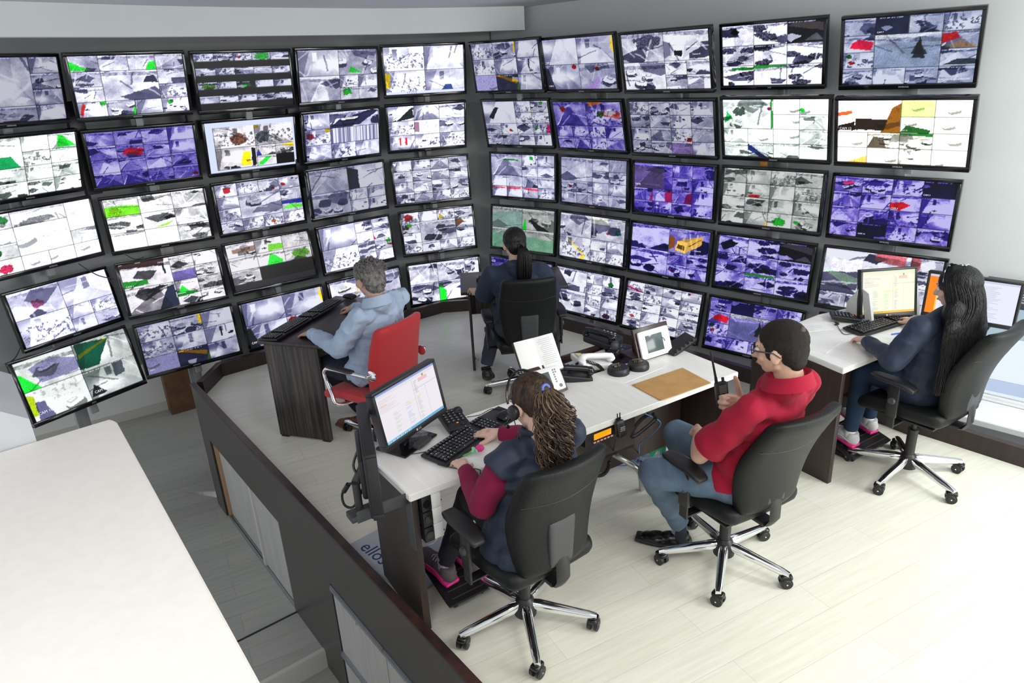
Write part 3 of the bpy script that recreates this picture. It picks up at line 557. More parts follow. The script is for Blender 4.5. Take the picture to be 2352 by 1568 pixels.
 'L35': (L4, 'l', 1.1, 1.0, {'a': ('lot', ('poly', (0.85, 0.75, 0.25), [(0.62, 0), (0.66, 0), (0.9, 1), (0.88, 1)]), ('car', (1, 1, 1), (0.38, 0.6, 0.35))), 'b': ('lot',), 'c': ('shop', ('poly', YE, [(0, 0.8), (1, 0.9), (1, 0.97), (0, 0.88)])), 'd': ('shop',)}),
 'L45': ('aabbc/aabbc/ddeef/ddeef', 'l', 1.05, 1.3, {'a': ('road',), 'b': ('lot',), 'd': ('lot',), 'e': ('road', ('poly', GR, [(0, 0), (0.5, 0.0), (0.25, 0.5), (0.25, 0.95), (0, 0.95)]), ('poly', BL, [(0.6, 0.6), (1, 0.4), (1, 0.8)]))}),
 'R01': (L9, 'n', 0.88, 1.1, {'a': ('shop',), 'b': ('lot', ('poly', YE, [(0.92, 0.4), (1, 0.4), (1, 1), (0.95, 1)])), 'c': ('hall',), 'd': ('shop',), 'e': ('hall',), 'f': ('room', ('poly', (0.15, 0.15, 0.2), [(0.5, 0.3), (0.56, 0.3), (0.56, 0.95), (0.5, 0.95)])), 'g': ('wash', ('poly', (0.6, 0.58, 0.78), [(0, 0), (1, 0), (1, 1), (0, 1)])), 'h': ('dark', *orange), 'i': ('hall',)}),
 'R11': (L4, 'n', 0.92, 1.0, {'a': ('hall',), 'b': ('hall', stripeR), 'c': ('hall', ('poly', (0.2, 0.22, 0.3), [(0, 0), (0.25, 0), (0.1, 0.9), (0, 0.9)]), ('blob', RED, (0.85, 0.9, 0.08))), 'd': ('lot', ('blob', RED, (0.5, 0.8, 0.06)), ('poly', (0.7, 0.6, 0.9), [(0.1, 0), (0.5, 0), (0.6, 0.6)]))}),
 'R21': (L8, 'l', 0.98, 1.3, {'a': ('trees',), 'b': ('truck',), 'c': ('lot',), 'd': ('road',), 'e': ('house',)}),
 'R31': (L9, 'l', 1.05, 1.7, {'a': ('house',), 'b': ('trees',), 'c': ('dark', ('poly', (0.7, 0.65, 0.7), [(0.0, 0.8), (1, 0.5), (1, 0.85), (0.3, 1)]), ('poly', (0.85, 0.87, 0.95), [(0.5, 0.1), (1, 0.1), (0.8, 0.4)])), 'd': ('trees',), 'e': ('trees',), 'f': ('trees',), 'g': ('trees', ('poly', GD, [(0.3, 0.8), (1, 0.8), (1, 0.95), (0.3, 0.95)])), 'h': ('road', ('poly', GD, [(0, 0.85), (1, 0.9), (1, 1), (0, 1)])), 'i': ('trees',)}),
 'R41': (L13, 'b', 0.92, 1.05, {'a': ('lot',), 'b': ('dark',), 'c': ('trees',), 'd': ('shop',), 'e': ('road', redcar), 'f': ('grass', ('poly', (0.55, 0.62, 0.75), [(0, 0), (1, 0), (1, 0.85), (0.0, 0.7)]), *tree), 'g': ('road', ('poly', RED, [(0, 0.3), (0.5, 0.62), (0.4, 0.95), (0, 0.9)]), ('poly', (0.75, 0.62, 0.5), [(0.1, 0.1), (0.5, 0.5), (0.95, 0.15), (0.9, 0)])), 'h': ('shop', ('blob', RED, (0.3, 0.4, 0.1)), ('blob', GD, (0.2, 0.8, 0.12))), 'i': ('road', ('poly', (0.15, 0.2, 0.28), [(0.1, 0.1), (1, 0.1), (1, 0.4), (0.5, 0.45)])), 'j': ('lot',), 'k': ('room',), 'm': ('house',)}),
 'R02': (L12, 'n', 0.88, 1.2, {'a': ('hall', ('poly', (0.08, 0.1, 0.14), [(0.15, 0.3), (0.28, 0.2), (0.5, 0.7), (0.4, 0.75)])), 'c': ('lot', ('blob', GR, (0.6, 0.8, 0.12)), ('poly', YE, [(0.05, 0), (0.15, 0), (0.08, 0.3)])), 'e': ('shop',), 'i': ('shop', ('blob', GR, (0.2, 0.6, 0.12)), ('poly', MG, [(0.8, 0.2), (1, 0.2), (1, 0.9), (0.8, 1)])), 'g': ('room', ('blob', RED, (0.6, 0.4, 0.1)))}),
 'R12': ('aabb/aabb/cdef/ghij', 'v', 0.85, 1.2, {'a': ('road', ('blob', RED, (0.3, 0.7, 0.08))), 'b': ('shop', ('poly', OR, [(0.1, 0.8), (0.5, 0.95), (0.4, 1), (0.1, 1)]), ('poly', (0.8, 0.3, 0.3), [(0.3, 0.5), (0.95, 0.3), (0.98, 0.6), (0.5, 0.65)]), ('blob', (0.2, 0.6, 0.15), (0.4, 0.5, 0.10)), ('poly', (0.95, 0.9, 1.0), [(0.5, 0.5), (0.7, 0.42), (0.85, 0.55), (0.7, 0.7), (0.55, 0.65)]))}),
 'R22': (L16, 'n', 0.80, 1.1, {'k': ('shop', ('blob', RED, (0.9, 0.2, 0.15))), 'o': ('road', ('poly', (0.6, 0.5, 0.8), [(0, 0), (1, 0), (1, 0.9), (0, 0.9)]))}),
 'R32': (L12, 'g', 1.3, 1.1, {'a': ('lot', ('poly', (0.1, 0.6, 0.3), [(0.02, 0.2), (0.2, 0.35), (0.1, 0.65)]), ('blob', (0.3, 0.4, 0.35), (0.35, 0.6, 0.12)), ('poly', GD, [(0.96, 0), (1, 0), (1, 1), (0.96, 1)]), ('blob', MG, (0.93, 0.7, 0.05))), 'b': ('wash',), 'c': ('wash', ('blob', GR, (0.1, 0.3, 0.1))), 'd': ('wash',), 'h': ('wash',), 'g': ('wash',), 'k': ('lot', ('poly', (0.1, 0.15, 0.4), [(0, 0.5), (0.5, 0), (0.8, 0), (0, 1)]))}),
 'R42': (L12, 'y', 1.35, 1.1, {'a': ('wash', ('poly', (0.12, 0.08, 0.06), [(0.28, 0.08), (0.75, 0.08), (0.8, 0.4), (0.3, 0.45)]), ('poly', (0.45, 0.28, 0.05), [(0.7, 0), (1, 0), (1, 0.95), (0.85, 0.7)]), ('poly', (0.9, 0.3, 0.1), [(0, 0.5), (0.25, 0.58), (0.22, 0.68), (0, 0.62)]), ('poly', (0.1, 0.05, 0.02), [(0, 0.05), (0.28, 0.06), (0.28, 0.35), (0, 0.2)])), 'b': ('wash', ('poly', (0.75, 0.88, 0.5), [(0, 0), (1, 0), (1, 1), (0, 1)])), 'd': ('wash', ('poly', (0.08, 0.3, 0.1), [(0, 0.05), (0.9, 0.0), (0.9, 0.25), (0.2, 0.5)])), 'c': ('wash',), 'e': ('wash',), 'f': ('wash',), 'g': ('lot', ('poly', (0.3, 0.27, 0.22), [(0, 0.05), (0.6, 0.05), (0.5, 0.7), (0.2, 0.8)])), 'h': ('lot', ('poly', GD, [(0, 0.9), (1, 0.8), (1, 1), (0, 1)])), 'i': ('wash',), 'j': ('wash', ('poly', (0.9, 0.65, 0.3), [(0.3, 0), (1, 0), (1, 0.5)])), 'm': ('wash',), 'k': ('wash',)}),
 'R03': (L12, 'n', 1.0, 1.1, {'a': ('road', ('poly', GD, [(0.4, 0.72), (0.9, 0.7), (0.9, 0.76), (0.4, 0.8)])), 'j': ('hall', ('poly', RED, [(0, 0.85), (0.9, 0.8), (0.9, 0.9), (0, 0.95)])), 'k': ('hall', ('poly', (0.95, 0.3, 0.4), [(0, 0.75), (0.9, 0.8), (0.9, 0.98), (0, 0.95)])), 'l': ('hall', ('poly', (0.95, 0.3, 0.4), [(0.2, 0.75), (1, 0.7), (1, 0.9), (0.2, 0.95)])), 'b': ('room', ('blob', GR, (0.6, 0.7, 0.12)))}),
 'R13': (L12, 'n', 0.95, 0.85, {'a': ('road',), 'f': ('lot', ('blob', RED, (0.6, 0.5, 0.1)))}),
 'R23': (L12, 'V', 0.95, 1.0, {'a': ('road', ('poly', (0.5, 0.4, 0.75), [(0, 0), (0.8, 0), (0.8, 0.8), (0, 0.9)])), 'f': ('road', ('poly', MG, [(0.85, 0), (1, 0), (1, 0.8)])), 'g': ('road', ('poly', MG, [(0.65, 0), (1, 0), (1, 0.9), (0.65, 0.8)])), 'h': ('road', ('poly', (0.5, 0, 0.35), [(0.6, 0), (1, 0), (1, 0.9), (0.75, 0.8)])), 'j': ('trees',)}),
 'R33': (L16, 'g', 0.82, 1.15, {'f': ('room', ('poly', RED, [(0.15, 0), (0.6, 0), (0.6, 0.25), (0.15, 0.2)])), 'o': ('wash', ('blob', GR, (0.5, 0.4, 0.25))), 'p': ('lot', ('blob', GR, (0.2, 0.5, 0.1))), 'n': ('hall', ('poly', YE, [(0.9, 0), (1, 0), (1, 0.5)]))}),
 'R43': (L16, 'V', 0.95, 1.25, {'a': ('lot', ('car', (0.9, 0.1, 0.5), (0.5, 0.6, 0.4))), 'g': ('road', ('poly', (0.85, 0.02, 0.12), [(0.0, 0.15), (0.35, 0.05), (0.7, 0.45), (0.4, 0.6), (0, 0.5)])), 'b': ('lot',), 'd': ('dark',), 'n': ('dark',), 'k': ('shop',), 'p': ('lot',)}),
 'R04': (L4, 'g', 0.78, 0.9, {'a': ('road', ('poly', (0.55, 0.68, 0.66), [(0, 0), (1, 0), (1, 0.9), (0, 0.7)])), 'b': ('lot', ('poly', GR, [(0, 0), (0.15, 0), (0.1, 0.6)]), ('poly', (0.1, 0.1, 0.1), [(0.2, 0.5), (0.3, 0.5), (0.9, 0.0), (0.5, 0)])), 'c': ('grass', ('poly', (0.5, 0.75, 0.62), [(0, 0), (1, 0), (1, 0.7), (0, 0.75)])), 'd': ('grass', ('poly', (0.5, 0.72, 0.6), [(0, 0), (1, 0), (1, 0.6), (0, 0.7)]))}),
 'R14': (L8, 'l', 0.98, 1.1, {'a': ('lot',), 'b': ('lot', ('blob', (0.1, 0.6, 0.55), (0.8, 0.4, 0.09)), ('blob', (0.9, 0.2, 0.4), (0.5, 0.35, 0.05)), ('poly', (1, 1, 1), [(0.0, 0.7), (0.5, 0.7), (0.5, 1), (0, 1)])), 'c': ('shop', ('poly', YE, [(0.28, 0.82), (0.34, 0.82), (0.8, 0.28), (0.74, 0.24)]), ('poly', YE, [(0.66, 0.02), (0.78, 0.02), (0.88, 0.22), (0.8, 0.25)]))}),
 'R24': (L8, 'v', 0.98, 1.3, {'a': ('trees',), 'b': ('truck', ('poly', (0.95, 0.75, 0.35), [(0.18, 0.12), (0.42, 0.05), (0.82, 0.45), (0.82, 0.8), (0.22, 0.5)]), ('poly', (0.9, 0.5, 0.2), [(0, 0.1), (0.16, 0.2), (0.16, 0.6), (0, 0.7)])), 'c': ('lot',), 'f': ('lot', ('blob', MG, (0.3, 0.5, 0.1)))}),
 'R34': (L9, 'v', 0.95, 1.7, {'a': ('house',), 'b': ('trees',), 'c': ('dark', ('poly', (0.6, 0.55, 0.7), [(0.0, 0.8), (1, 0.5), (1, 0.85), (0.3, 1)]), ('poly', (0.7, 0.7, 0.95), [(0.5, 0.1), (1, 0.1), (0.8, 0.4)])), 'd': ('trees',), 'e': ('trees',), 'f': ('trees',), 'g': ('trees',), 'h': ('road', ('poly', GD, [(0, 0.85), (1, 0.9), (1, 1), (0, 1)])), 'i': ('trees',)}),
 'R44': (L10, 'l', 1.0, 1.1, {'a': ('house', ('poly', (0.92, 0.92, 0.97), [(0.1, 0.45), (0.45, 0.55), (0.45, 0.8), (0.1, 0.75)]), ('poly', (0.25, 0.25, 0.35), [(0, 0.0), (1, 0.0), (1, 0.35), (0.3, 0.2), (0, 0.5)]), ('poly', (0.8, 0.4, 0.45), [(0.6, 0.85), (0.95, 0.75), (0.95, 1), (0.6, 1)]), ('poly', (0.75, 0.9, 0.82), [(0.0, 0.5), (0.3, 0.2), (0.5, 0.35), (0.3, 0.45)])), 'b': ('house', ('poly', (0.8, 0.4, 0.45), [(0, 0.3), (0.3, 0.2), (0.3, 1), (0, 1)])), 'e': ('trees',), 'c': ('trees',)}),
 'R05': (L9, 'v', 0.9, 1.0, {}),
 'R15': ('aabc/aade/ffgh/ffij', 'l', 1.02, 1.1, {'a': ('house',), 'f': ('lot',), 'j': ('shop', ('blob', (0.3, 0.15, 0.3), (0.4, 0.3, 0.2))), 'c': ('room', ('blob', GD, (0.5, 0.2, 0.15)))}),
 'R25': ('abcd/efgh/ijkl/mnop/qrst', 'l', 0.98, 1.2, {'a': ('shop', ('poly', MG, [(0, 0.3), (1, -0.1), (1, 0.05), (0, 0.5)])), 'm': ('shop', ('blob', (0.9, 0.3, 0.4), (0.5, 0.3, 0.15))), 't': ('shop', ('blob', GD, (0.8, 0.2, 0.15))), 'd': ('hall', ('blob', (0.8, 0.2, 0.4), (0.4, 0.8, 0.08)))}),
 'R45': (L9, 'w', 1.25, 0.8, {'a': ('wash', ('blob', (0.5, 0.8, 0.7), (0.4, 0.5, 0.2)))}),
}
SPEC['R35'] = (L13, 'v', 0.95, 1.1, {**SPEC['R41'][4], 'e': ('road', ('poly', (1.0, 0.05, 0.2), [(0.2, 0.3), (0.9, 0.12), (1.0, 0.62), (0.5, 0.80), (0.28, 0.6)])), 'g': ('road',), 'f': ('grass', ('poly', (0.45, 0.45, 0.75), [(0, 0), (1, 0), (1, 0.85), (0, 0.7)]), *tree)})
DESC = {
 'L01': 'showing a grey curtain, cut by the left edge, top row', 'L11': 'with a pale car park in its middle and green corners', 'L21': 'showing four strips of pictures between dark bands',
 'L31': 'showing a ramp, a paved path and a green verge, top row', 'L41': 'showing an office from above, with a pale bottom bar', 'L02': 'tinted pale green with a bright green lawn strip, second row far left',
 'L12': 'tinted violet with a magenta car, second row of left wall', 'L22': 'with light blue desktop margin and a yellow forklift', 'L32': 'with two grey barcode striped feeds, second row', 'L42': 'showing two red posts and a row of tyres, nine feeds',
 'L03': 'washed out almost to white, cut by the left edge of the view', 'L13': 'with a lawn in yellow green at its upper left', 'L23': 'with a dark red door in its upper left feed', 'L33': 'dim grey, garage with a bicycle, third row of left wall', 'L43': 'with sixteen small feeds, third row, left of the corner',
 'L04': 'very pale, lobby with planter, fourth row far left', 'L14': 'dark and contrasty with a walker on a path, marked CAM 1', 'L24': 'with two dark empty feeds, left of the man in blue', 'L34': 'pale, partly behind the head of the man in blue', 'L44': 'with a red shop feed, fourth row left of the corner',
 'L05': 'lowest on the left, four feeds marked CAM 6 and CAM 10', 'L15': 'with an orange sign in its bottom feed, above the parapet corner', 'L25': 'marked CAM 2, partly hidden by the dark desk', 'L35': 'partly behind the man in blue, a white car on a road', 'L45': 'showing a truck and green bushes, bottom row by the corner',
 'R01': 'with an orange sign, right of the corner, top row', 'R11': 'four feeds with a yellow curve at its right, top row', 'R21': 'pale violet with a white tank truck, top row', 'R31': 'black and white feeds of shaded trees, top row', 'R41': 'blue tinted with a fir tree in the large middle feed, top right',
 'R02': 'with a dark entrance feed, second row right of the corner', 'R12': 'violet with a terrace and white parasol', 'R22': 'with sixteen grey feeds, second row', 'R32': 'washed out pale cyan with a white van, second row', 'R42': 'washed out pale yellow with a brown room, CAM 12',
 'R03': 'showing pink signs, third row right of the corner', 'R13': 'pale and hazy, third row, left of the TESTE screen', 'R23': 'deep violet with magenta strips, marked TESTE', 'R33': 'with sixteen grey-green feeds and an orange tag above it', 'R43': 'deep violet with red cars, third row far right',
 'R04': 'greenish, four feeds, behind the ponytailed woman', 'R14': 'with a yellow crane arm, marked CAM 3', 'R24': 'violet with an orange and white tank truck', 'R34': 'violet feeds of shaded trees, fourth row', 'R44': 'with one big white house, behind the right desk monitor',
 'R05': 'almost hidden behind the ponytailed woman, bottom row', 'R15': 'with two pale windows, bottom row beside the small desk', 'R25': 'with twenty small white feeds and a magenta arc, bottom row', 'R35': 'violet with a bright red tractor, behind the man in red', 'R45': 'small and pale, low behind the right white desk'}
# one screen grid, copied and recoloured
gme = bpy.data.meshes.new('screen_grid')
xs = np.linspace(-SW / 2, SW / 2, NX + 1); zs = np.linspace(-SH / 2, SH / 2, NY + 1)
co = np.zeros((NY + 1, NX + 1, 3)); co[..., 0] = xs[None]; co[..., 2] = zs[:, None]; co[..., 1] = 0
nv = (NX + 1) * (NY + 1); nf = NX * NY
idx = np.arange(nv).reshape(NY + 1, NX + 1)
fq = np.stack([idx[:-1, :-1], idx[:-1, 1:], idx[1:, 1:], idx[1:, :-1]], -1).reshape(-1)
gme.vertices.add(nv); gme.vertices.foreach_set('co', co.reshape(-1))
gme.loops.add(nf * 4); gme.loops.foreach_set('vertex_index', fq.astype(np.int32))
gme.polygons.add(nf); gme.polygons.foreach_set('loop_start', (np.arange(nf) * 4).astype(np.int32))
gme.update(calc_edges=True)
gme.color_attributes.new('feed', 'FLOAT_COLOR', 'POINT')
mt, nt, bb = nodes('screen_picture')
an = nt.nodes.new('ShaderNodeAttribute'); an.attribute_name = 'feed'
nt.links.new(an.outputs['Color'], bb.inputs['Emission Color']); bb.inputs['Emission Strength'].default_value = 0.98
bb.inputs['Base Color'].default_value = (0.01, 0.01, 0.01, 1); bb.inputs['Roughness'].default_value = 0.35; bb.inputs['Specular IOR Level'].default_value = 0.2
gme.materials.append(mt)
def picture(img, name='screen'):
    me = gme.copy(); me.name = name
    lin = np.where(img <= 0.04045, img / 12.92, ((np.clip(img, 0, 2) + 0.055) / 1.055) ** 2.4)
    rgba = np.ones((nv, 4), np.float32); rgba[:, :3] = lin.reshape(-1, 3); me.color_attributes['feed'].data.foreach_set('color', rgba.reshape(-1))
    return me
# shared bezel, back and mount
def frame_mesh(W, H, bz, bb_, t, dep=0.045):
    b = B()
    for (cx, cz, sx, sz) in ((0, H / 2 - bz / 2, W, bz), (0, -H / 2 + bb_ / 2, W, bb_), (-W / 2 + bz / 2, (bb_ - bz) / 2, bz, H - bz - bb_ + 0.002), (W / 2 - bz / 2, (bb_ - bz) / 2, bz, H - bz - bb_ + 0.002)):
        b.box((cx, 0.018, cz), (sx, 0.044, sz), bev=0.004)
    return b
def textm(s_, sz, x, z, y=-0.006): return Matrix.Translation((x, y, z)) @ Euler((R(90), 0, 0)).to_matrix().to_4x4(), s_, sz
proto = {}
CAPT = emis('caption_white', (1, 1, 1), 0.95)
caps = {'L05': [('CAM 6', 0.026, -0.0 + 0.03, -0.165), ('CAM 10', 0.026, -0.345, -0.165), ('13/12/2017 16 30 19', 0.020, -0.13, 0.010), ('13/12/2017 16:30:19', 0.020, 0.2, -0.004), ('Camera 01', 0.016, -0.07, 0.03)],
        'L14': [('CAM 1', 0.020, -0.36, 0.02), ('13/12/2017 15:49:00', 0.017, -0.09, 0.170)], 'L25': [('CAM 2', 0.026, -0.36, -0.165), ('CAM 1', 0.014, 0.02, 0.02)], 'L15': [('CAM 7', 0.013, -0.36, -0.175), ('CAM 9', 0.013, 0.14, -0.165), ('CAM 4', 0.013, -0.36, -0.055), ('CAM 5', 0.013, -0.11, -0.055)],
        'R42': [('CAM 12', 0.022, -0.365, 0.018), ('CAM 15', 0.012, 0.0, 0.012)], 'R41': [('FUNDOS MURO GARAGEM', 0.014, 0.19, -0.187), ('CAM 7', 0.013, -0.18, 0.112)], 'R11': [('CAM 2', 0.018, -0.36, -0.18), ('CAM 1', 0.018, -0.36, 0.015)], 'R21': [('12-13-2017 Wed 16:31:27', 0.014, 0.02, 0.178), ('Camera 01', 0.015, 0.24, 0.035)],
        'R23': [('TESTE', 0.020, -0.365, 0.022), ('13/12/2017 16:29:53', 0.014, -0.20, 0.188)], 'R14': [('CAM 3', 0.020, 0.01, 0.02), ('13-12-2017 16:30:13', 0.018, 0.14, 0.17), ('CAM 2', 0.016, -0.36, 0.02)], 'R24': [('12-13-2017 Wed 16:31:21', 0.014, 0.02, 0.178), ('Camera 01', 0.015, 0.24, 0.035)],
        'L41': [('CAM 1', 0.018, -0.36, 0.012)], 'R15': [('GARAGEM', 0.014, -0.36, -0.18)], 'R43': [('CAM 3', 0.014, 0.19, 0.112), ('CAM 14', 0.014, -0.18, -0.185), ('CAM 2', 0.014, -0.18, 0.11), ('CAM 4', 0.014, 0.01, 0.01)], 'L45': [('CAM 6', 0.016, -0.35, -0.18)], 'R31': [('Camera 01', 0.013, -0.005, 0.085), ('Camera 01', 0.013, -0.005, -0.185), ('Camera 01', 0.013, -0.215, -0.05)]}
AOC = ('L05', 'R31')
for (nm, x, y, z, yaw, tilt, sc_) in MON:
    col_ = 'left wall' if nm[0] == 'L' else 'right wall'
    o = thing('wall_monitor', (x, y, z), 0, 'black wall monitor ' + DESC[nm], 'monitor', 'surveillance monitors on the ' + col_)
    o.rotation_euler = Euler((R(tilt), 0, R(yaw)), 'XYZ'); o.scale = (sc_,) * 3
    if not proto:
        proto['frame'] = frame_mesh(MW, MH, 0.023, 0.033, 0.04).build('bezel', BLACK, o)
        proto['back'] = B().box((0, 0.045, 0.002), (MW - 0.02, 0.03, MH - 0.02), bev=0.006).box((0, 0.07, 0), (0.5, 0.03, 0.28), bev=0.01).build('back_shell', BLACKM, o)
        proto['mount'] = B().box((0, 0.105, 0), (0.12, 0.05, 0.2), bev=0.004).box((0.03, 0.115, -0.25), (0.05, 0.03, 0.12), bev=0.003).build('wall_mount', POST, o)
        M_, s_, sz = textm('SAMSUNG', 0.013, 0, -MH / 2 + 0.016); proto['logo'] = text('logo', s_, sz, M_, PRINT, o)
        M_, s_, sz = textm('AOC', 0.013, 0, -MH / 2 + 0.016); proto['logo2'] = text('logo', s_, sz, M_, PRINT, o); lg2 = proto['logo2']; COL.objects.unlink(lg2); lg2.parent = None
    else:
        for k in ('frame', 'back', 'mount'):
            c = proto[k].copy(); c.parent = o; COL.objects.link(c)
        c = proto['logo2' if nm in AOC else 'logo'].copy(); c.parent = o; COL.objects.link(c)
    sp = SPEC[nm]; img = paint(sp[0], sp[1], sp[2], sp[3], sp[4], sum(map(ord, nm)) * 7 + 3, sp[5] if len(sp) > 5 else None)
    if nm == 'L41': img[:5, :] = (0.9, 0.93, 1.05); img[:5, 40:60:4] = (0.4, 0.5, 0.8)
    s_o = bpy.data.objects.new('screen', picture(img)); COL.objects.link(s_o); s_o.parent = o; s_o.location = (0, 0.0015, (0.033 - 0.023) / 2)
    for (tx, sz, cx, cz) in caps.get(nm, []):
        M_, s2, sz = textm(tx, sz, cx, cz + 0.005, y=-0.0006); text('caption', s2, sz, M_, CAPT, s_o, extrude=0.0001, align='LEFT')
bpy.data.objects.remove(lg2)
# posts and rails carrying the screens
def col_post(nm, x, y, yaw, z0, z1, lab, off=0.0):
    nrm = V((math.sin(R(yaw)), -math.cos(R(yaw)), 0)); rt = V((math.cos(R(yaw)), math.sin(R(yaw)), 0)); p = V((x, y, 0)) - nrm * 0.24 + rt * off
    b = B(); b.box((p.x, p.y, (z0 + z1) / 2), (0.07, 0.04, z1 - z0), rot=R(yaw), bev=0.003); b.box((p.x - nrm.x * -0.01 - rt.x * 0.055, p.y - rt.y * 0.055, (z0 + z1) / 2), (0.03, 0.03, z1 - z0), rot=R(yaw))
    tag(b.build('steel_post', POST), lab, 'post', 'steel posts behind the screens')
cn = ['nearest the view', 'second from the left', 'third from the left', 'fourth from the left', 'next to the corner']
for i, (x, y, yaw, z0) in enumerate(((-3.33, 5.07, 59.5, -1.03), (-2.77, 5.64, 37, -1.03), (-2.12, 6.19, 38, 0), (-1.43, 6.62, 40, 0), (-0.71, 7.12, 19, 0))):
    col_post('p', x, y, yaw, z0, 2.6, 'upright grey steel post behind the left screens, column ' + cn[i], 0.06 if i == 1 else 0.0)
for i, (x, y, yaw) in enumerate(((0.14, 6.95, -37), (0.76, 6.38, -45.5), (1.35, 5.80, -45), (1.94, 5.25, -45), (2.56, 4.66, -43))):
    q = V((x, y, 0)); s_ = (q - WP).dot(WD); q = wr(s_, 0.022)
    b = B(); b.box((q.x, q.y, 1.27), (0.07, 0.04, 2.38), rot=math.atan2(WD.y, WD.x), bev=0.003)
    tag(b.build('steel_post', POST), 'upright grey steel post on the right wall behind column ' + ['nearest the corner', 'second from the corner', 'third from the corner', 'fourth from the corner', 'farthest right'][i] + ' of screens', 'post', 'steel posts behind the screens')

for (x, y, yaw, z0, z1, lab) in ((-3.17, 5.52, 50, 1.62, 2.30, 'tall black cable duct between the two columns of screens farthest left'), (-2.50, 6.02, 38, 1.95, 2.45, 'short black cable duct left of the dark banded top screen'), (-1.83, 6.52, 39, 1.45, 2.45, 'black cable duct right of the screen with the yellow forklift')):
    b = B(); b.box((x, y, (z0 + z1) / 2), (0.11, 0.06, z1 - z0), rot=R(yaw), bev=0.004); tag(b.build('cable_duct', BLACKM), lab, 'cable duct')

# ================================================================ furniture
def rbm(dim, r, n=10, deform=None):
    """rounded soft box as a bmesh: half sizes dim, corner radius r, optional deform(a, b, c, point)"""
    t = bmesh.new(); bmesh.ops.create_cube(t, size=2); bmesh.ops.subdivide_edges(t, edges=t.edges[:], cuts=n, use_grid_fill=True)
    for v in t.verts:
        a, b_, c = v.co; q = V([max(-(dim[i] - r), min(dim[i] - r, v.co[i] * dim[i])) for i in range(3)])
        d = V([v.co[i] * dim[i] for i in range(3)]) - q
        p = q + d.normalized() * r if d.length > 1e-9 else q
        v.co = V(deform(a, b_, c, p)) if deform else p
    return t
def rb(b, dim, r, n=10, deform=None, M=None, mi=0):
    b._merge(rbm(dim, r, n, deform), M or Matrix.Identity(4), mi, True); return b
def TR(loc, rot=(0, 0, 0)): return Matrix.Translation(V(loc)) @ Euler(rot).to_matrix().to_4x4()
def caster(parent, p, a):
    b = B(); d = V((math.cos(a), math.sin(a), 0)); c = V((p[0], p[1], 0.029))
    for s_ in (-1, 1): b.cyl(c + d * (0.008 * s_), c + d * (0.024 * s_), 0.029, n=18)
    b.cyl(c + d * 0.024, c + d * 0.0265, 0.022, 0.020, n=16); b.cyl(c - d * 0.024, c - d * 0.0265, 0.022, 0.020, n=16)
    o = b.build('caster', BLACKM, parent)
    b = B(); rb(b, (0.022, 0.030, 0.014), 0.012, 4, M=TR(c + V((0, 0, 0.026)), (0, 0, a))); b.cyl(c + V((0, 0, 0.02)), c + V((0, 0, 0.052)), 0.009, n=10); b.build('caster_hood', BLACK, o)
    b = B(); b.cyl(c - d * 0.029, c + d * 0.029, 0.004, n=8); b.build('axle_pin', CHROME, o)
def star_base(parent, rot, rad=0.31, swivels=(0.4, 1.9, 2.6, 0.9, 3.0), skip=()):
    b = B(); b.lathe((0, 0, 0), [(0.030, 0.055), (0.052, 0.06), (0.050, 0.10), (0.042, 0.135), (0.030, 0.150)], 24); b.build('hub', BLACKM, parent)
    for k in range(5):
        if k in skip: continue
        a = rot + k * 2 * math.pi / 5; b = B()
        def df(aa, bb2, cc2, p):
            t_ = (aa + 1) / 2; x_ = 0.035 + t_ * (rad - 0.02); return (x_, p.y * (1.15 - 0.35 * t_), p.z * (1.35 - 0.55 * t_) + 0.112 - 0.040 * t_)
        rb(b, (0.14, 0.022, 0.021), 0.0195, 8, df, M=Matrix.Rotation(a, 4, 'Z')); l = b.build('star_leg', CHROME, parent)
        caster(l, (math.cos(a) * rad, math.sin(a) * rad), a + swivels[k])
def back_deform(w0, wm, wt, h, lean, curve, th):
    def f(a, b_, c, p):       # a across, c up, b thickness (towards the front +)
        t_ = (p.z / h + 1) / 2; wd = (w0 + (wm - w0) * math.sin(min(1, t_ * 1.5) * math.pi / 2)) * (1 - (1 - wt / wm) * max(0, t_ - 0.55) / 0.45)
        x_ = p.x * wd / wm
        y_ = p.y + curve * (x_ / wm) ** 2 - lean * t_ + 0.045 * math.sin(t_ * math.pi * 1.15) * 0.8 - 0.02
        return (x_, y_, p.z + h)
    return f
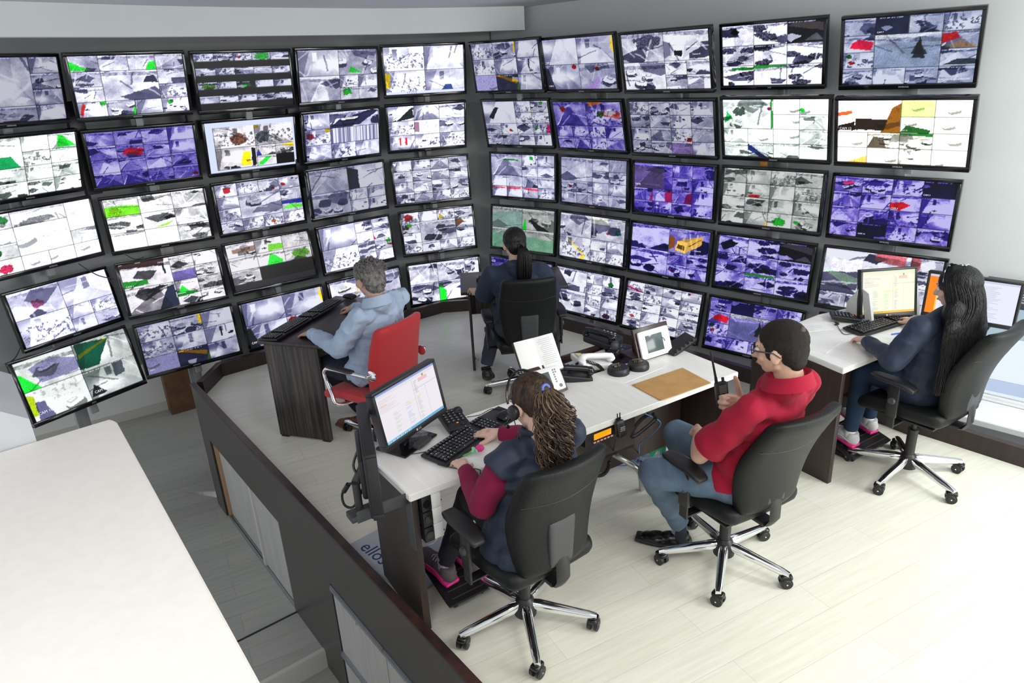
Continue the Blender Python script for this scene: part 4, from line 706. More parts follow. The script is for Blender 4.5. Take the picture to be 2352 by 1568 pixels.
def office_chair(loc, facing, star, label, lift=0.0, sw=(0.4, 1.9, 2.6, 0.9, 3.0), lean=0.10, wide=1.0):
    t = thing('office_chair', loc, R(facing - 90), label, 'office chair', 'black swivel chairs')
    star_base(t, star - R(facing - 90), swivels=sw)
    b = B(); b.cyl((0, 0, 0.14), (0, 0, 0.27 + lift), 0.028, n=20); b.cyl((0, 0, 0.27 + lift), (0, 0, 0.40 + lift), 0.015, n=16); b.cyl((0, 0, 0.262 + lift), (0, 0, 0.275 + lift), 0.031, n=20); b.build('gas_column', BLACKM, t)
    b = B(); b.box((0, -0.02, 0.395 + lift), (0.16, 0.22, 0.035), bev=0.01); b.box((0, -0.17, 0.392 + lift), (0.075, 0.16, 0.02), bev=0.004); b.cyl((0.05, 0.02, 0.40 + lift), (0.22, 0.05, 0.395 + lift), 0.006, n=8); b.build('mechanism', BLACKM, t)
    b = B()
    def sd(a, b_, c, p):
        return (p.x * (1 - 0.10 * max(0, -b_)) , p.y, p.z - 0.030 * max(0, p.y / 0.24) ** 2.2 + 0.010 * (p.x / 0.24) ** 2 - (0.006 if c > 0 else 0) * math.cos(a * 1.5) * math.cos(b_ * 1.5))
    rb(b, (0.245 * wide, 0.235, 0.042), 0.038, 12, sd, M=TR((0, 0.0, 0.455 + lift))); st = b.build('seat', LEATHER, t)
    b = B(); b.box((0, 0, 0.413 + lift), (0.42, 0.40, 0.012), bev=0.004); b.build('seat_pan', BLACKM, st)
    b = B(); hh = 0.270; rb(b, (0.218 * wide, 0.036, hh), 0.033, 14, back_deform(0.170 * wide, 0.218 * wide, 0.196 * wide, hh, lean, 0.050, 0.036), M=TR((0, -0.222, 0.475 + lift))); bk = b.build('backrest', LEATHER, t)
    f = back_deform(0.170 * wide, 0.218 * wide, 0.196 * wide, hh, lean, 0.050, 0.036)
    pts = []
    for i in range(17):
        a = -1 + i / 8; x_ = a * 0.206 * wide; z_ = hh * (0.42 - 0.06 * math.cos(a * 1.5)); q = f(a, -1, 0, V((x_, -0.0355, z_))); pts.append(V(q) + V((0, -0.222, 0.475 + lift)))
    b = B(); b.tube(pts, 0.0014, 6); b.build('seam', BLACKM, bk)
    b = B()
    def pd(a, b_, c, p): return (p.x * (0.86 + 0.14 * (p.z / 0.11 + 1) / 2), p.y + 0.2 * p.z * -0.28, p.z)
    rb(b, (0.068, 0.014, 0.112), 0.013, 8, pd, M=TR((0, -0.272, 0.615 + lift)))
    b.build('back_cover', DKGREY, t)
    b = B(); b.tube([(0, -0.262, 0.58 + lift), (0, -0.282, 0.50 + lift), (0, -0.283, 0.43 + lift), (0, -0.262, 0.393 + lift), (0, -0.18, 0.385 + lift), (0, -0.08, 0.388 + lift)], 0.010, 8)
    for v in b.bm.verts: v.co.x *= 3.6
    b.build('back_strut', BLACKM, t)
    for s_ in (-1, 1):
        b = B(); b.box((0.283 * s_, 0.0, 0.545 + lift), (0.020, 0.062, 0.20), bev=0.006); b.box((0.283 * s_, 0.0, 0.43 + lift), (0.012, 0.05, 0.10), bev=0.003); b.box((0.235 * s_, 0.0, 0.392 + lift), (0.11, 0.05, 0.010), bev=0.003)
        ar = b.build('arm_post', BLACKM, t)
        b = B(); b.cyl((0.293 * s_, 0, 0.545 + lift), (0.306 * s_, 0, 0.545 + lift), 0.021, 0.017, n=20); b.build('knob', DKGREY, ar)
        b = B()
        def ad(a, b_, c, p): return (p.x * (1 - 0.22 * b_ * b_), p.y, p.z + (-0.030 if False else 0) - 0.022 * max(0, -b_) ** 2)
        rb(b, (0.042, 0.125, 0.014), 0.013, 8, ad, M=TR((0.278 * s_, 0.015, 0.658 + lift))); b.build('armrest', BLACKM, t)
    return t
CH1 = office_chair((0.0, 2.54, 0), 125, R(61), 'black swivel chair nearest the viewer, under the woman with curly hair', sw=(0.5, 2.0, 2.4, 0.8, 2.9))
CH2 = office_chair((1.012, 2.886, 0), 118, R(33), 'black swivel chair under the man in the red polo shirt', lean=0.17, sw=(1.2, 0.3, 0.6, 2.8, 2.2))
CH3 = office_chair((2.318, 3.590, 0), 122, R(71.3), 'black swivel chair under the woman with long straight hair', lift=0.035, lean=0.15, sw=(2.0, 0.8, 0.3, 2.4, 0.6))
CH4 = office_chair((0.10, 5.02, 0), 97, R(40), 'black swivel chair under the woman with the ponytail at the far small desk', wide=1.0)
# --- red chair with chrome loop arms
def red_chair(loc, facing, star):
    RED_ = mat('red_fabric', (0.50, 0.014, 0.022), 0.55, bump=0.3, bscale=400, sheen=0.2)
    t = thing('office_chair', loc, R(facing - 90), 'red swivel chair with chrome loop armrests at the dark desk', 'office chair')
    star_base(t, star - R(facing - 90), rad=0.37, skip=(1,))
    b = B(); b.cyl((0, 0, 0.14), (0, 0, 0.40), 0.025, n=18); b.build('gas_column', BLACKM, t)
    b = B(); b.box((0, -0.03, 0.405), (0.18, 0.24, 0.04), bev=0.01); b.build('mechanism', STEEL, t)
    b = B(); rb(b, (0.235, 0.235, 0.036), 0.033, 12, lambda a, b_, c, p: (p.x, p.y, p.z - 0.03 * max(0, p.y / 0.235) ** 2 + 0.012 * abs(p.x / 0.235) ** 2), M=TR((0, 0.0, 0.46))); b.build('seat', RED_, t)
    def bd(a, b_, c, p):
        t_ = (p.z / 0.26 + 1) / 2; return (p.x * (0.93 + 0.10 * math.sin(t_ * 3.1)), p.y - 0.09 * t_ + 0.03 * (p.x / 0.22) ** 2 + 0.025 * math.sin(t_ * 3.1), p.z + 0.26)
    b = B(); rb(b, (0.215, 0.030, 0.265), 0.027, 14, bd, M=TR((0, -0.225, 0.44))); b.build('backrest', RED_, t)
    for s_ in (-1, 1):
        x_ = 0.272 * s_
        b = B(); b.tube(spline([(0.16 * s_, 0.02, 0.415), (x_, 0.06, 0.425), (x_, 0.10, 0.50), (x_, 0.14, 0.61), (x_, 0.125, 0.655), (x_, 0.08, 0.668), (x_, -0.05, 0.672), (x_, -0.235, 0.675)], 5), 0.0125, 12)
        ar = b.build('arm_frame', CHROME, t)
        b = B(); rb(b, (0.022, 0.110, 0.010), 0.009, 6, M=TR((x_, -0.01, 0.684))); b.build('arm_pad', BLACKM, ar)
        b = B(); b.lathe((0.236 * s_, -0.245, 0.672), [(0.005, -0.004), (0.034, -0.004), (0.034, 0.006), (0.02, 0.012), (0.004, 0.012)], 20, axis=(s_, 0, 0)); b.cyl((0.24 * s_, -0.245, 0.675), (x_, -0.235, 0.675), 0.012, n=10); b.build('arm_plate', CHROME, ar)
    return t
CHR = red_chair((-0.935, 4.25, 0), 146, R(138))

# --- desks
def desk_frame(name, p, ang, label, cat='desk'):
    return thing(name, (p[0], p[1], 0), R(ang), label, cat)
def dbox(b, x0, x1, y0, y1, z0, z1, bev=0, mi=0): return b.box(((x0 + x1) / 2, (y0 + y1) / 2, (z0 + z1) / 2), (abs(x1 - x0), abs(y1 - y0), z1 - z0), bev=bev, mi=mi)
DC = desk_frame('desk', (-0.457, 2.482), 31.9, 'long white desk in the middle with dark wood end panels')
b = B(); b.prism([(0, 0), (2.01, 0), (2.01, 0.40), (1.985, 0.455), (1.93, 0.475), (1.46, 0.485), (1.40, 0.485), (1.22, 0.485), (-0.02, 0.485)], 0.715, 0.75, bev=0.004); b.build('desktop', WHITE_DESK, DC)
b = B(); dbox(b, 0.012, 0.046, 0.03, 0.50, 0, 0.714, 0.001); b.build('side_panel', WENGE, DC)
b = B(); dbox(b, 1.955, 1.99, 0.05, 0.45, 0, 0.714, 0.001); b.build('side_panel', WENGE, DC)
b = B(); dbox(b, 0.75, 1.95, 0.36, 0.38, 0.18, 0.714); b.build('modesty_panel', WENGE, DC)
b = B(); dbox(b, 1.12, 1.78, 0.488, 0.80, 0.700, 0.722, 0.002); dbox(b, 1.12, 1.78, 0.79, 0.81, 0.70, 0.75, 0.002); b.build('back_shelf', WENGE_TOP, DC)
b = B(); dbox(b, 0.80, 1.30, 0.06, 0.08, 0.50, 0.714); dbox(b, 0.80, 1.30, 0.06, 0.34, 0.50, 0.515); b.build('radio_shelf', WENGE, DC)
def D(u, v, z=0.75): return DC.matrix_basis @ V((u, v, z)) if False else V((-0.457 + u * math.cos(R(31.9)) - v * math.sin(R(31.9)), 2.482 + u * math.sin(R(31.9)) + v * math.cos(R(31.9)), z))
DR = desk_frame('desk', (1.820, 3.515), 31.5, 'white desk at the right with dark end panels, by the low window')
b = B(); b.prism([(0, 0), (1.16, 0), (1.16, 0.55), (0.66, 0.63), (0.07, 0.60)], 0.715, 0.75, bev=0.004); b.build('desktop', WHITE_DESK, DR)
b = B(); dbox(b, 0.012, 0.046, 0.01, 0.62, 0, 0.714, 0.001); b.build('side_panel', WENGE, DR)
b = B(); dbox(b, 0.93, 0.965, 0.02, 0.60, 0, 0.714, 0.001); b.build('side_panel', WENGE, DR)
b = B(); dbox(b, 0.05, 0.93, 0.50, 0.52, 0.15, 0.714); b.build('modesty_panel', WENGE, DR)
def DRp(u, v, z=0.75): return V((1.820 + u * math.cos(R(31.5)) - v * math.sin(R(31.5)), 3.515 + u * math.sin(R(31.5)) + v * math.cos(R(31.5)), z))
# dark striped desk: x along the keyboards (71 deg), y to the back (161 deg)
DD = desk_frame('desk', (-1.195, 4.252), 71, 'dark striped wood desk at the left under the man in the blue shirt')
b = B(); b.box((0.5, 0.275, 0.7375), (1.0, 0.55, 0.025), bev=0.003); b.build('desktop', STRIPED_TOP, DD)
b = B(); dbox(b, 0.045, 0.070, 0.12, 0.54, 0.012, 0.725, 0.001); b.build('side_panel', STRIPED, DD)
b = B(); dbox(b, 0.93, 0.955, 0.12, 0.54, 0.012, 0.725, 0.001); b.build('side_panel', STRIPED, DD)
b = B(); dbox(b, 0.07, 0.93, 0.46, 0.48, 0.35, 0.725); b.build('modesty_panel', STRIPED, DD)
b = B()
for x_ in (0.058, 0.942):
    for y_ in (0.16, 0.50): dbox(b, x_ - 0.015, x_ + 0.015, y_ - 0.03, y_ + 0.03, 0, 0.014, 0.003)
b.build('foot_pads', BLACKM, DD)
DW = desk_frame('desk', (-0.385, 5.291), 3.5, 'small dark wood desk under the ponytailed woman, in front of the screens')
b = B(); b.box((0.428, 0.29, 0.7375), (0.856, 0.58, 0.025), bev=0.003); b.build('desktop', STRIPED_TOP, DW)
for x_ in (0.055, 0.78):
    b = B(); dbox(b, x_, x_ + 0.022, 0.17, 0.55, 0, 0.725, 0.001); b.build('side_panel', STRIPED, DW)
b = B(); dbox(b, 0.077, 0.78, 0.42, 0.44, 0.42, 0.725); b.build('modesty_panel', STRIPED, DW)
b = B(); dbox(b, 0.078, 0.11, 0.19, 0.24, 0.08, 0.095, 0.002); b.build('bracket', STEEL, DW)

# ================================================================ things on and around the desks
KEY = mat('black_keycap', (0.011, 0.011, 0.013), 0.32)
LEGEND = mat('key_legend_white', (0.55, 0.56, 0.60), 0.5)
def keyboard(loc, rz, label, L=0.44, W=0.155, legend=True, group=None):
    t = thing('keyboard', loc, rz, label, 'keyboard', group)
    b = B(); rb(b, (L / 2, W / 2, 0.009), 0.007, 6, lambda a, b_, c, p: (p.x, p.y, p.z + 0.004 * (b_ + 1)), M=TR((0, 0, 0.0095))); b.build('case', BLACKM, t)
    k = B(); lg = B(); rows = 6; n_ = 19; kx = (L - 0.03) / n_; ky = (W - 0.035) / rows; rr = random.Random(3)
    for j in range(rows):
        i = 0
        while i < n_:
            if i in (14,) and True: i += 0.35 if False else 0
            wdt = 6 if (j == 0 and i == 4) else (2 if (j in (1, 2, 3) and i in (0, 12)) else 1)
            x_ = -L / 2 + 0.015 + (i + wdt / 2) * kx + (0.004 if i > 14 else 0); y_ = -W / 2 + 0.016 + (j + 0.5) * ky + (0.006 if j == 5 else 0); z_ = 0.021 + 0.0042 * (y_ / (W / 2) + 1) * 0.5 * 2
            if i != 14 or j in (0,): k.box((x_, y_, z_ + 0.002), (wdt * kx - 0.004, ky - 0.0035, 0.008), bev=0.0018, seg=1)
            if legend and rr.random() < 0.85 and (i != 14): lg.box((x_ - 0.002, y_ + 0.002, z_ + 0.0063), (0.0048, 0.0042, 0.0006))
            i += wdt
    k.build('keys', KEY, t)
    if legend: lg.build('key_legends', LEGEND, t)
    else: lg.bm.free()
    return t
KEYG = None
keyboard(D(0.40, 0.247), R(33 + 21), 'black keyboard under the hands of the woman with curly hair')
keyboard(DRp(0.735, 0.262), R(31.5 - 4), 'black keyboard under the hands of the woman with long straight hair', L=0.46)
def DDp(u, v, z=0.75): return V((-1.195 + u * math.cos(R(71)) - v * math.sin(R(71)), 4.252 + u * math.sin(R(71)) + v * math.cos(R(71)), z))
keyboard(DDp(0.205, 0.46), R(71 + 180), 'black keyboard at the near left end of the dark striped desk', L=0.425)
keyboard(DDp(0.636, 0.455), R(71 + 180), 'black keyboard at the far end of the dark striped desk, beside the mouse', L=0.425)
def mouse(p, rz, label):
    t = thing('computer_mouse', p, rz, label, 'mouse')
    b = B(); rb(b, (0.055, 0.031, 0.018), 0.016, 7, lambda a, b_, c, q: (q.x, q.y * (1 - 0.15 * a), (q.z + 0.018) * (1 - 0.35 * a * a) - 0.0), M=TR((0, 0, 0.001))); b.build('body', BLACK, t)
    b = B(); b.cyl((0.02, -0.004, 0.029), (0.02, 0.004, 0.029), 0.007, n=12); b.build('wheel', DKGREY, t)
mouse(DDp(0.96, 0.40), R(150), 'black mouse under the right hand of the man in the blue shirt')
mouse(D(0.70, 0.335), R(40), 'glossy black mouse on a black pad, right of the woman with curly hair')
mouse(DRp(1.03, 0.27), R(120), 'black mouse under the right hand of the woman with long straight hair')
mouse(DW.matrix_basis.translation + V((0.17, 0.30, 0.75)) if False else V((-0.24, 5.60, 0.75)), R(95), 'black mouse on the small dark desk beside the ponytailed woman')
b = B(); b.box(tuple(D(0.66, 0.36, 0.7515)), (0.19, 0.17, 0.003), rot=R(48), bev=0.001); tag(b.build('mouse_pad', BLACKM), 'thin black mouse pad on the middle desk under the mouse', 'mouse pad')
def dialer(p, rz, label):
    t = thing('phone_keypad', p, rz, label, 'phone keypad')
    b = B(); rb(b, (0.060, 0.090, 0.016), 0.010, 8, lambda a, b_, c, q: (q.x, q.y, q.z + 0.010 * (b_ + 1)), M=TR((0, 0, 0.0165))); b.build('case', BLACKM, t)
    k = B(); l = B()
    for j in range(5):
        for i in range(4 if j else 3):
            y_ = 0.060 - j * 0.022; c_ = (-0.038 + i * 0.025, y_, 0.0445 + 0.111 * y_); k.box(c_, (0.018, 0.014, 0.006), bev=0.002, seg=1); l.box((c_[0], c_[1], c_[2] + 0.0033), (0.006, 0.004, 0.0006))
    k.build('buttons', KEY, t); l.build('button_legends', LEGEND, t)
    b = B(); b.ball((0.02, -0.062, 0.037), (0.013, 0.013, 0.006)); b.build('round_button', BLACK, t)
    b = B(); b.box((0.0, -0.046, 0.0385), (0.009, 0.005, 0.003)); b.build('orange_light', emis('orange_led', (1.0, 0.35, 0.05), 0.8), t)
dialer(D(0.445, 0.425), R(33 - 8), 'black dialling keypad between the screen and keyboard on the middle desk')
dialer(DRp(0.685, 0.452), R(31.5 + 42), 'black dialling keypad left of the right screen holder')

def desk_monitor(p, yaw, tilt, W, H, label, content, stand='plate', logo=True, base_z=0.75, name='desk_monitor'):
    t = thing(name, p, 0, label, 'monitor'); t.rotation_euler = Euler((R(tilt), 0, R(yaw)), 'XYZ')
    b = frame_mesh(W, H, 0.016, 0.026, 0.03); b.build('bezel', BLACKM, t)
    b = B(); b.box((0, 0.035, 0), (W - 0.01, 0.028, H - 0.01), bev=0.008); b.box((0, 0.055, -0.02), (W * 0.6, 0.03, H * 0.6), bev=0.012); b.build('back_shell', BLACKM, t)
    # screen picture
    sw_, sh_ = W - 0.032, H - 0.042; me = picture(content); me.transform(Matrix.Diagonal((sw_ / SW, 1, sh_ / SH, 1)))
    s_ = bpy.data.objects.new('screen', me); COL.objects.link(s_); s_.parent = t; s_.location = (0, 0.001, 0.005)
    if logo: text('logo', 'LG', 0.014, textm('LG', 0.014, 0.008, -H / 2 + 0.013)[0], PRINT, t); b = B(); b.lathe((-0.012, -0.0045, -H / 2 + 0.013), [(0.0, 0), (0.0055, 0), (0.0055, 0.0008), (0.0, 0.0008)], 16, axis=(0, -1, 0)); b.build('logo_disc', PRINT, t)
    if stand:
        Mi = mworld(t).inverted(); c = V(p); n_ = V((math.sin(R(yaw)), -math.cos(R(yaw)), 0))
        q = c - n_ * 0.075; b = B(); b.box((q.x, q.y, (base_z + c.z) / 2), (0.05, 0.035, c.z - base_z), rot=R(yaw), bev=0.008); b.build('stand_neck', BLACK, t, world=True)
        q = c - n_ * 0.055; b = B(); b.box((q.x, q.y, base_z + 0.007), (0.24, 0.18, 0.012), rot=R(yaw), bev=0.004); b.build('stand_base', BLACK, t, world=True)
    return t
def form_img(style):
    I = np.ones((NY + 1, NX + 1, 3)) * (np.array([0.94, 0.92, 0.95]) if style == 0 else np.array([0.97, 0.98, 0.88])); r_ = np.random.default_rng(5 + style)
    H_ = NY + 1
    if style < 2:
        I[H_ - 4:] = (0.55, 0.62, 0.85) if style == 0 else (0.90, 0.92, 0.80); I[H_ - 9:H_ - 4] = I[H_ // 2, 0] * 0.96
        I[:5] = (0.45, 0.70, 0.85) if style == 0 else (0.95, 0.75, 0.25)
        I[1:4, 4:60:5] = (0.3, 0.75, 0.4) if style else (0.85, 0.93, 1.0); I[1:4, 6:60:10] = (0.9, 0.4, 0.2) if style else (0.75, 0.9, 1)
        I[5:H_ - 9, 88] *= 0.85; I[5:58, 118] *= 0.9; I[58, 88:] *= 0.85
        for j in range(8, 48, 2):
            if r_.random() < 0.7: I[j, 30:30 + r_.integers(8, 18)] = (0.80, 0.86, 0.80)
            if r_.random() < 0.7: I[j, 62:62 + r_.integers(8, 18)] = (0.78, 0.82, 0.92) if style == 0 else (0.80, 0.92, 0.7)
            if r_.random() < 0.8: I[j, 92:92 + r_.integers(6, 12)] = (0.82, 0.82, 0.82)
        I[44, 60:88] = (0.95, 0.93, 0.45); I[46, 92:104] = (0.95, 0.9, 0.2)
        for j in range(52, 74, 2): I[j, 92:92 + r_.integers(4, 10)] *= 0.82; I[j, 4:4 + r_.integers(8, 50)] = (0.88, 0.84, 0.86)
        for j in (70, 72, 68): I[j, 104:128] = (0.95, 0.55, 0.55)
        I[62, 6:22] = (0.95, 0.6, 0.6); I[74:78, 116:120] = (0.3, 0.65, 0.2); I[76:78, 117:120] = (0.9, 0.6, 0.1)
    else:
        I[:] = (0.93, 0.94, 1.0); I[:, :16] = (1.0, 0.55, 0.12); I[:, 16:19] = (1, 0.85, 0.4); I[H_ - 5:] = (0.82, 0.85, 0.95)
        I[40:70, 62:84] = (0.55, 0.55, 0.60); I[52:64, 66:78] = (0.3, 0.3, 0.34); I[42:50, 64:78] = (0.25, 0.26, 0.3); I[4:7, 30:120:12] = (0.75, 0.8, 0.9)
        for j in range(10, 74, 3): I[j, 92:92 + r_.integers(14, 34)] = (0.78, 0.79, 0.86); I[j, 24:24 + r_.integers(10, 26)] = (0.82, 0.83, 0.88)
    return I
desk_monitor((-0.474, 2.898, 0.97), 57.7, -11.1, 0.445, 0.276, 'black desk monitor showing a pale form, in front of the woman with curly hair', form_img(0))
desk_monitor((2.415, 4.235, 0.935), 3.5, -12.6, 0.375, 0.312, 'square black desk monitor with a pale yellow form, on the right desk', form_img(1))
desk_monitor((2.80, 4.02, 0.935), -43.9, -3, 0.50, 0.290, 'wide black monitor half hidden by the long straight hair, by the window', form_img(2), logo=False)
# the monitor on its arm at the left end, seen edge on
ms = desk_monitor((-0.607, 2.604, 0.87), 104, 0, 0.49, 0.30, 'black monitor on an arm at the left desk end, seen edge on', form_img(0) * 0.9, stand=None, logo=False)
b = B(); p0, p1 = V((-0.60, 2.60, 0.85)), V((-0.68, 2.52, 0.80)); b.cyl(p0 + V((-.05, -.01, 0)), p1, 0.02, n=14); b.cyl(p1, p1 - V((0, 0, 0.13)), 0.017, n=14); b.box((-0.67, 2.50, 0.665), (0.11, 0.07, 0.03), rot=R(33), bev=0.006); b.build('pivot', DKGREY, ms, world=True)
b = B(); q = D(-0.004, 0.05, 0.67); b.box(tuple(D(-0.11, 0.035, 0.715)), (0.22, 0.006, 0.055), rot=R(33), bev=0.002); b.box(tuple(D(0.006, 0.035, 0.60)), (0.006, 0.06, 0.27), rot=R(33), bev=0.002); b.box(tuple(D(-0.10, 0.06, 0.690)), (0.2, 0.05, 0.005), rot=R(33), bev=0.001)
tag(b.build('monitor_bracket', DKGREY), 'dark grey metal bracket on the left end panel of the middle desk', 'bracket')
b = B(); b.tube(spline([(-0.66, 2.62, 0.93), (-0.69, 2.56, 0.86), at(830, 1105, 0.80), at(800, 1112, 0.78), at(786, 1135, 0.72), at(792, 1160, 0.68), at(812, 1163, 0.68), at(830, 1130, 0.74), at(842, 1085, 0.84), (-0.63, 2.60, 0.88)], 6), 0.0055, 8)
q0, q1 = at(800, 1112, 0.78), at(790, 1128, 0.74); b.cyl(q0, q1, 0.011, n=12); b.cyl(V((-0.64, 2.60, 0.86)), at(838, 1108, 0.80), 0.012, n=12)
tag(b.build('video_cable', BLACKM), 'thick black video cable looping from the edge-on monitor', 'cable')
# USB hub and speaker by the monitor foot
b = B(); rb(b, (0.05, 0.02, 0.012), 0.006, 4, M=TR(D(0.225, 0.33, 0.775), (0, 0, R(60)))); b.cyl(D(0.18, 0.31, 0.785), D(0.18, 0.31, 0.80), 0.006, n=8); tag(b.build('network_box', DKGREY), 'small dark grey box with a red plug on the monitor foot', 'adapter')
wc = thing('webcam', D(0.49, 0.47, 0.75), 0, 'small round black webcam behind the keypad on the middle desk', 'webcam')
b = B(); b.lathe((0, 0, 0.045), [(0.0, -0.014), (0.022, -0.014), (0.027, 0), (0.022, 0.014), (0.012, 0.016), (0.0, 0.012)], 20, axis=(0.6, -0.8, 0.1)); b.build('head', BLACKM, wc)
b = B(); b.cyl((0, 0, 0), (0, 0, 0.03), 0.016, 0.008, n=14); b.build('foot', BLACKM, wc)
# drawer-like power modules under the left end
pm = thing('power_module', D(0.07, 0.02, 0.60), R(33), 'stack of black and white power modules under the left desk end', 'power module')
for k in range(3):
    b = B(); b.box((0.005 , 0.03, 0.075 - k * 0.078), (0.045, 0.09, 0.072), bev=0.003); m0 = b.build('black_module', BLACKM, pm)
    b = B(); b.lathe((0.005, -0.0155, 0.075 - k * 0.078), [(0.016, 0), (0.018, 0.001), (0.018, 0.003), (0.015, 0.003)], 20, axis=(0, -1, 0)); b.build('round_socket', BLACK, m0)
    b = B(); b.box((0.052, 0.03, 0.077 - k * 0.078), (0.045, 0.085, 0.076), bev=0.002); w_ = b.build('white_module', WHITEP, pm)
    b = B(); b.cyl((0.074, 0.0, 0.06 - k * 0.078), (0.082, 0.0, 0.06 - k * 0.078), 0.005, n=10); b.build('screw', CHROME, w_)
b = B(); b.tube(spline([D(0.11, 0.04, 0.49), D(0.13, 0.06, 0.44), D(0.10, 0.10, 0.40), D(0.07, 0.2, 0.42)], 6), 0.002, 6); tag(b.build('thin_cable', WHITEP), 'thin white cable hanging below the power modules', 'cable')
# holder wedges of the right monitor
GB = mat('pale_grey_board', (0.60, 0.60, 0.59), 0.5, nscale=50, namt=0.05)
for (a_, lab) in (((1938, 688), 'pale grey slanted side board left of the right desk monitor'), ((2120, 700), 'pale grey slanted side board right of the square monitor')):
    wa = R(118 if a_[0] < 2000 else 108); p = (DRp(0.735, 0.285) if a_[0] < 2000 else DRp(1.13, 0.22)) + V((math.cos(wa), math.sin(wa), 0)) * 0.1
    t = bmesh.new(); th = 0.012
    prof = [(-0.10, 0), (0.10, 0), (0.045, 0.20), (-0.02, 0.23), (-0.10, 0.11)]
    b = B(); M_ = Matrix.Translation(p) @ Matrix.Rotation(wa, 4, 'Z') @ Matrix.Rotation(R(90), 4, 'X')
    t.free(); b.prism([(-x_, y_) for x_, y_ in prof], -th, th, bev=0.001, M=M_)
    tag(b.build('screen_holder_board', GB), lab, 'side board')
# papers
def paper(pts, z, label, name='paper_sheet', th=0.0012, m_=PAPER, lines=0, group=None):
    b = B(); b.prism([(p.x, p.y) for p in pts], z, z + th); o = tag(b.build(name, m_), label, 'paper', group)
    if lines:
        c = B(); e0 = pts[1] - pts[0]; e1 = pts[3] - pts[0]; rr = random.Random(lines)
        for k in range(lines):
            v0 = 0.12 + 0.76 * k / lines; a_ = pts[0] + e1 * v0 + e0 * 0.10; z_ = a_ + e0 * (0.3 + 0.45 * rr.random()); w_ = e1.normalized() * 0.0016
            c.prism([(q.x, q.y) for q in (a_, z_, z_ + w_, a_ + w_)], z + th, z + th + 0.0004)
        c.build('printed_lines', INK, o)
    return o
paper([DRp(0.02, 0.42), DRp(0.12, 0.19), DRp(0.33, 0.24), DRp(0.25, 0.46)], 0.75, 'stack of white sheets at the left end of the right desk', 'paper_stack', 0.010)
paper([DRp(0.22, 0.52), DRp(0.50, 0.40), DRp(0.56, 0.52), DRp(0.30, 0.62)], 0.75, 'white printed sheet behind the paper stack on the right desk', lines=9)
paper([DRp(0.62, 0.02), DRp(0.84, 0.04), DRp(0.80, 0.16), DRp(0.60, 0.13)], 0.75, 'white sheet in front of the keyboard on the right desk')
paper([D(1.34, 0.42), D(1.42, 0.28), D(1.72, 0.30), D(1.66, 0.44)], 0.75, 'white printed sheet under the black chargers on the middle desk', lines=10)
paper([D(0.56, 0.47), D(0.60, 0.36), D(0.78, 0.38), D(0.74, 0.478)], 0.75, 'small printed sheet behind the head of the curly haired woman', lines=8)
paper([D(0.34, 0.10), D(0.36, -0.0), D(0.55, 0.02), D(0.52, 0.13)], 0.75, 'white sheet under the flower pen at the desk edge')
paper([D(1.27, 0.74), D(1.20, 0.50), D(1.55, 0.56), D(1.70, 0.78)], 0.7225, 'large printed sheet under the telephones on the dark rear shelf', lines=16)
ENV = mat('kraft_paper', (0.50, 0.28, 0.10), 0.65, nscale=14, namt=0.10)
ev = paper([D(1.42, 0.0, 0), D(1.776, -0.013, 0), D(1.805, 0.225, 0), D(1.432, 0.232, 0)], 0.752, 'brown kraft envelope lying on the middle desk', 'kraft_envelope', 0.004, ENV)
b = B(); b.cyl(D(1.44, 0.215, 0.755), D(1.44, 0.215, 0.7575), 0.006, n=12); b.build('clasp', CHROME, ev)
b = B(); b.tube([DRp(0.665, 0.125, 0.756), DRp(0.80, 0.075, 0.756)], 0.0045, 8); tag(b.build('blue_pen', mat('blue_pen', (0.05, 0.15, 0.6), 0.3)), 'blue and white pen on the right desk in front of the keyboard', 'pen')
# chargers
for i, (u, v) in enumerate(((1.487, 0.405), (1.617, 0.385))):
    ch = thing('radio_charger', D(u, v), R(33 - 20 * i), ('left' if i == 0 else 'right') + ' one of two round black radio chargers on the middle desk', 'charger', 'empty radio chargers on the desk')
    b = B(); b.lathe((0, 0, 0), [(0.0, 0), (0.062, 0), (0.064, 0.012), (0.060, 0.032), (0.054, 0.038), (0.0, 0.038)], 32); b.build('body', BLACKM, ch)
    b = B(); b.box((0, 0.004, 0.0345), (0.062, 0.034, 0.010), bev=0.006); b.build('slot', BLACK, ch)
    b = B(); b.box((0, 0.026, 0.043), (0.058, 0.006, 0.012), bev=0.003); b.build('slot_wall', DKGREY, ch)
    b = B()
    for x_ in (-0.018, -0.008, 0.008, 0.018): b.box((x_, 0.010, 0.041), (0.003, 0.004, 0.010))
    b.build('contacts', mat('gold_contact', (0.85, 0.60, 0.25), 0.25, 1.0), ch)
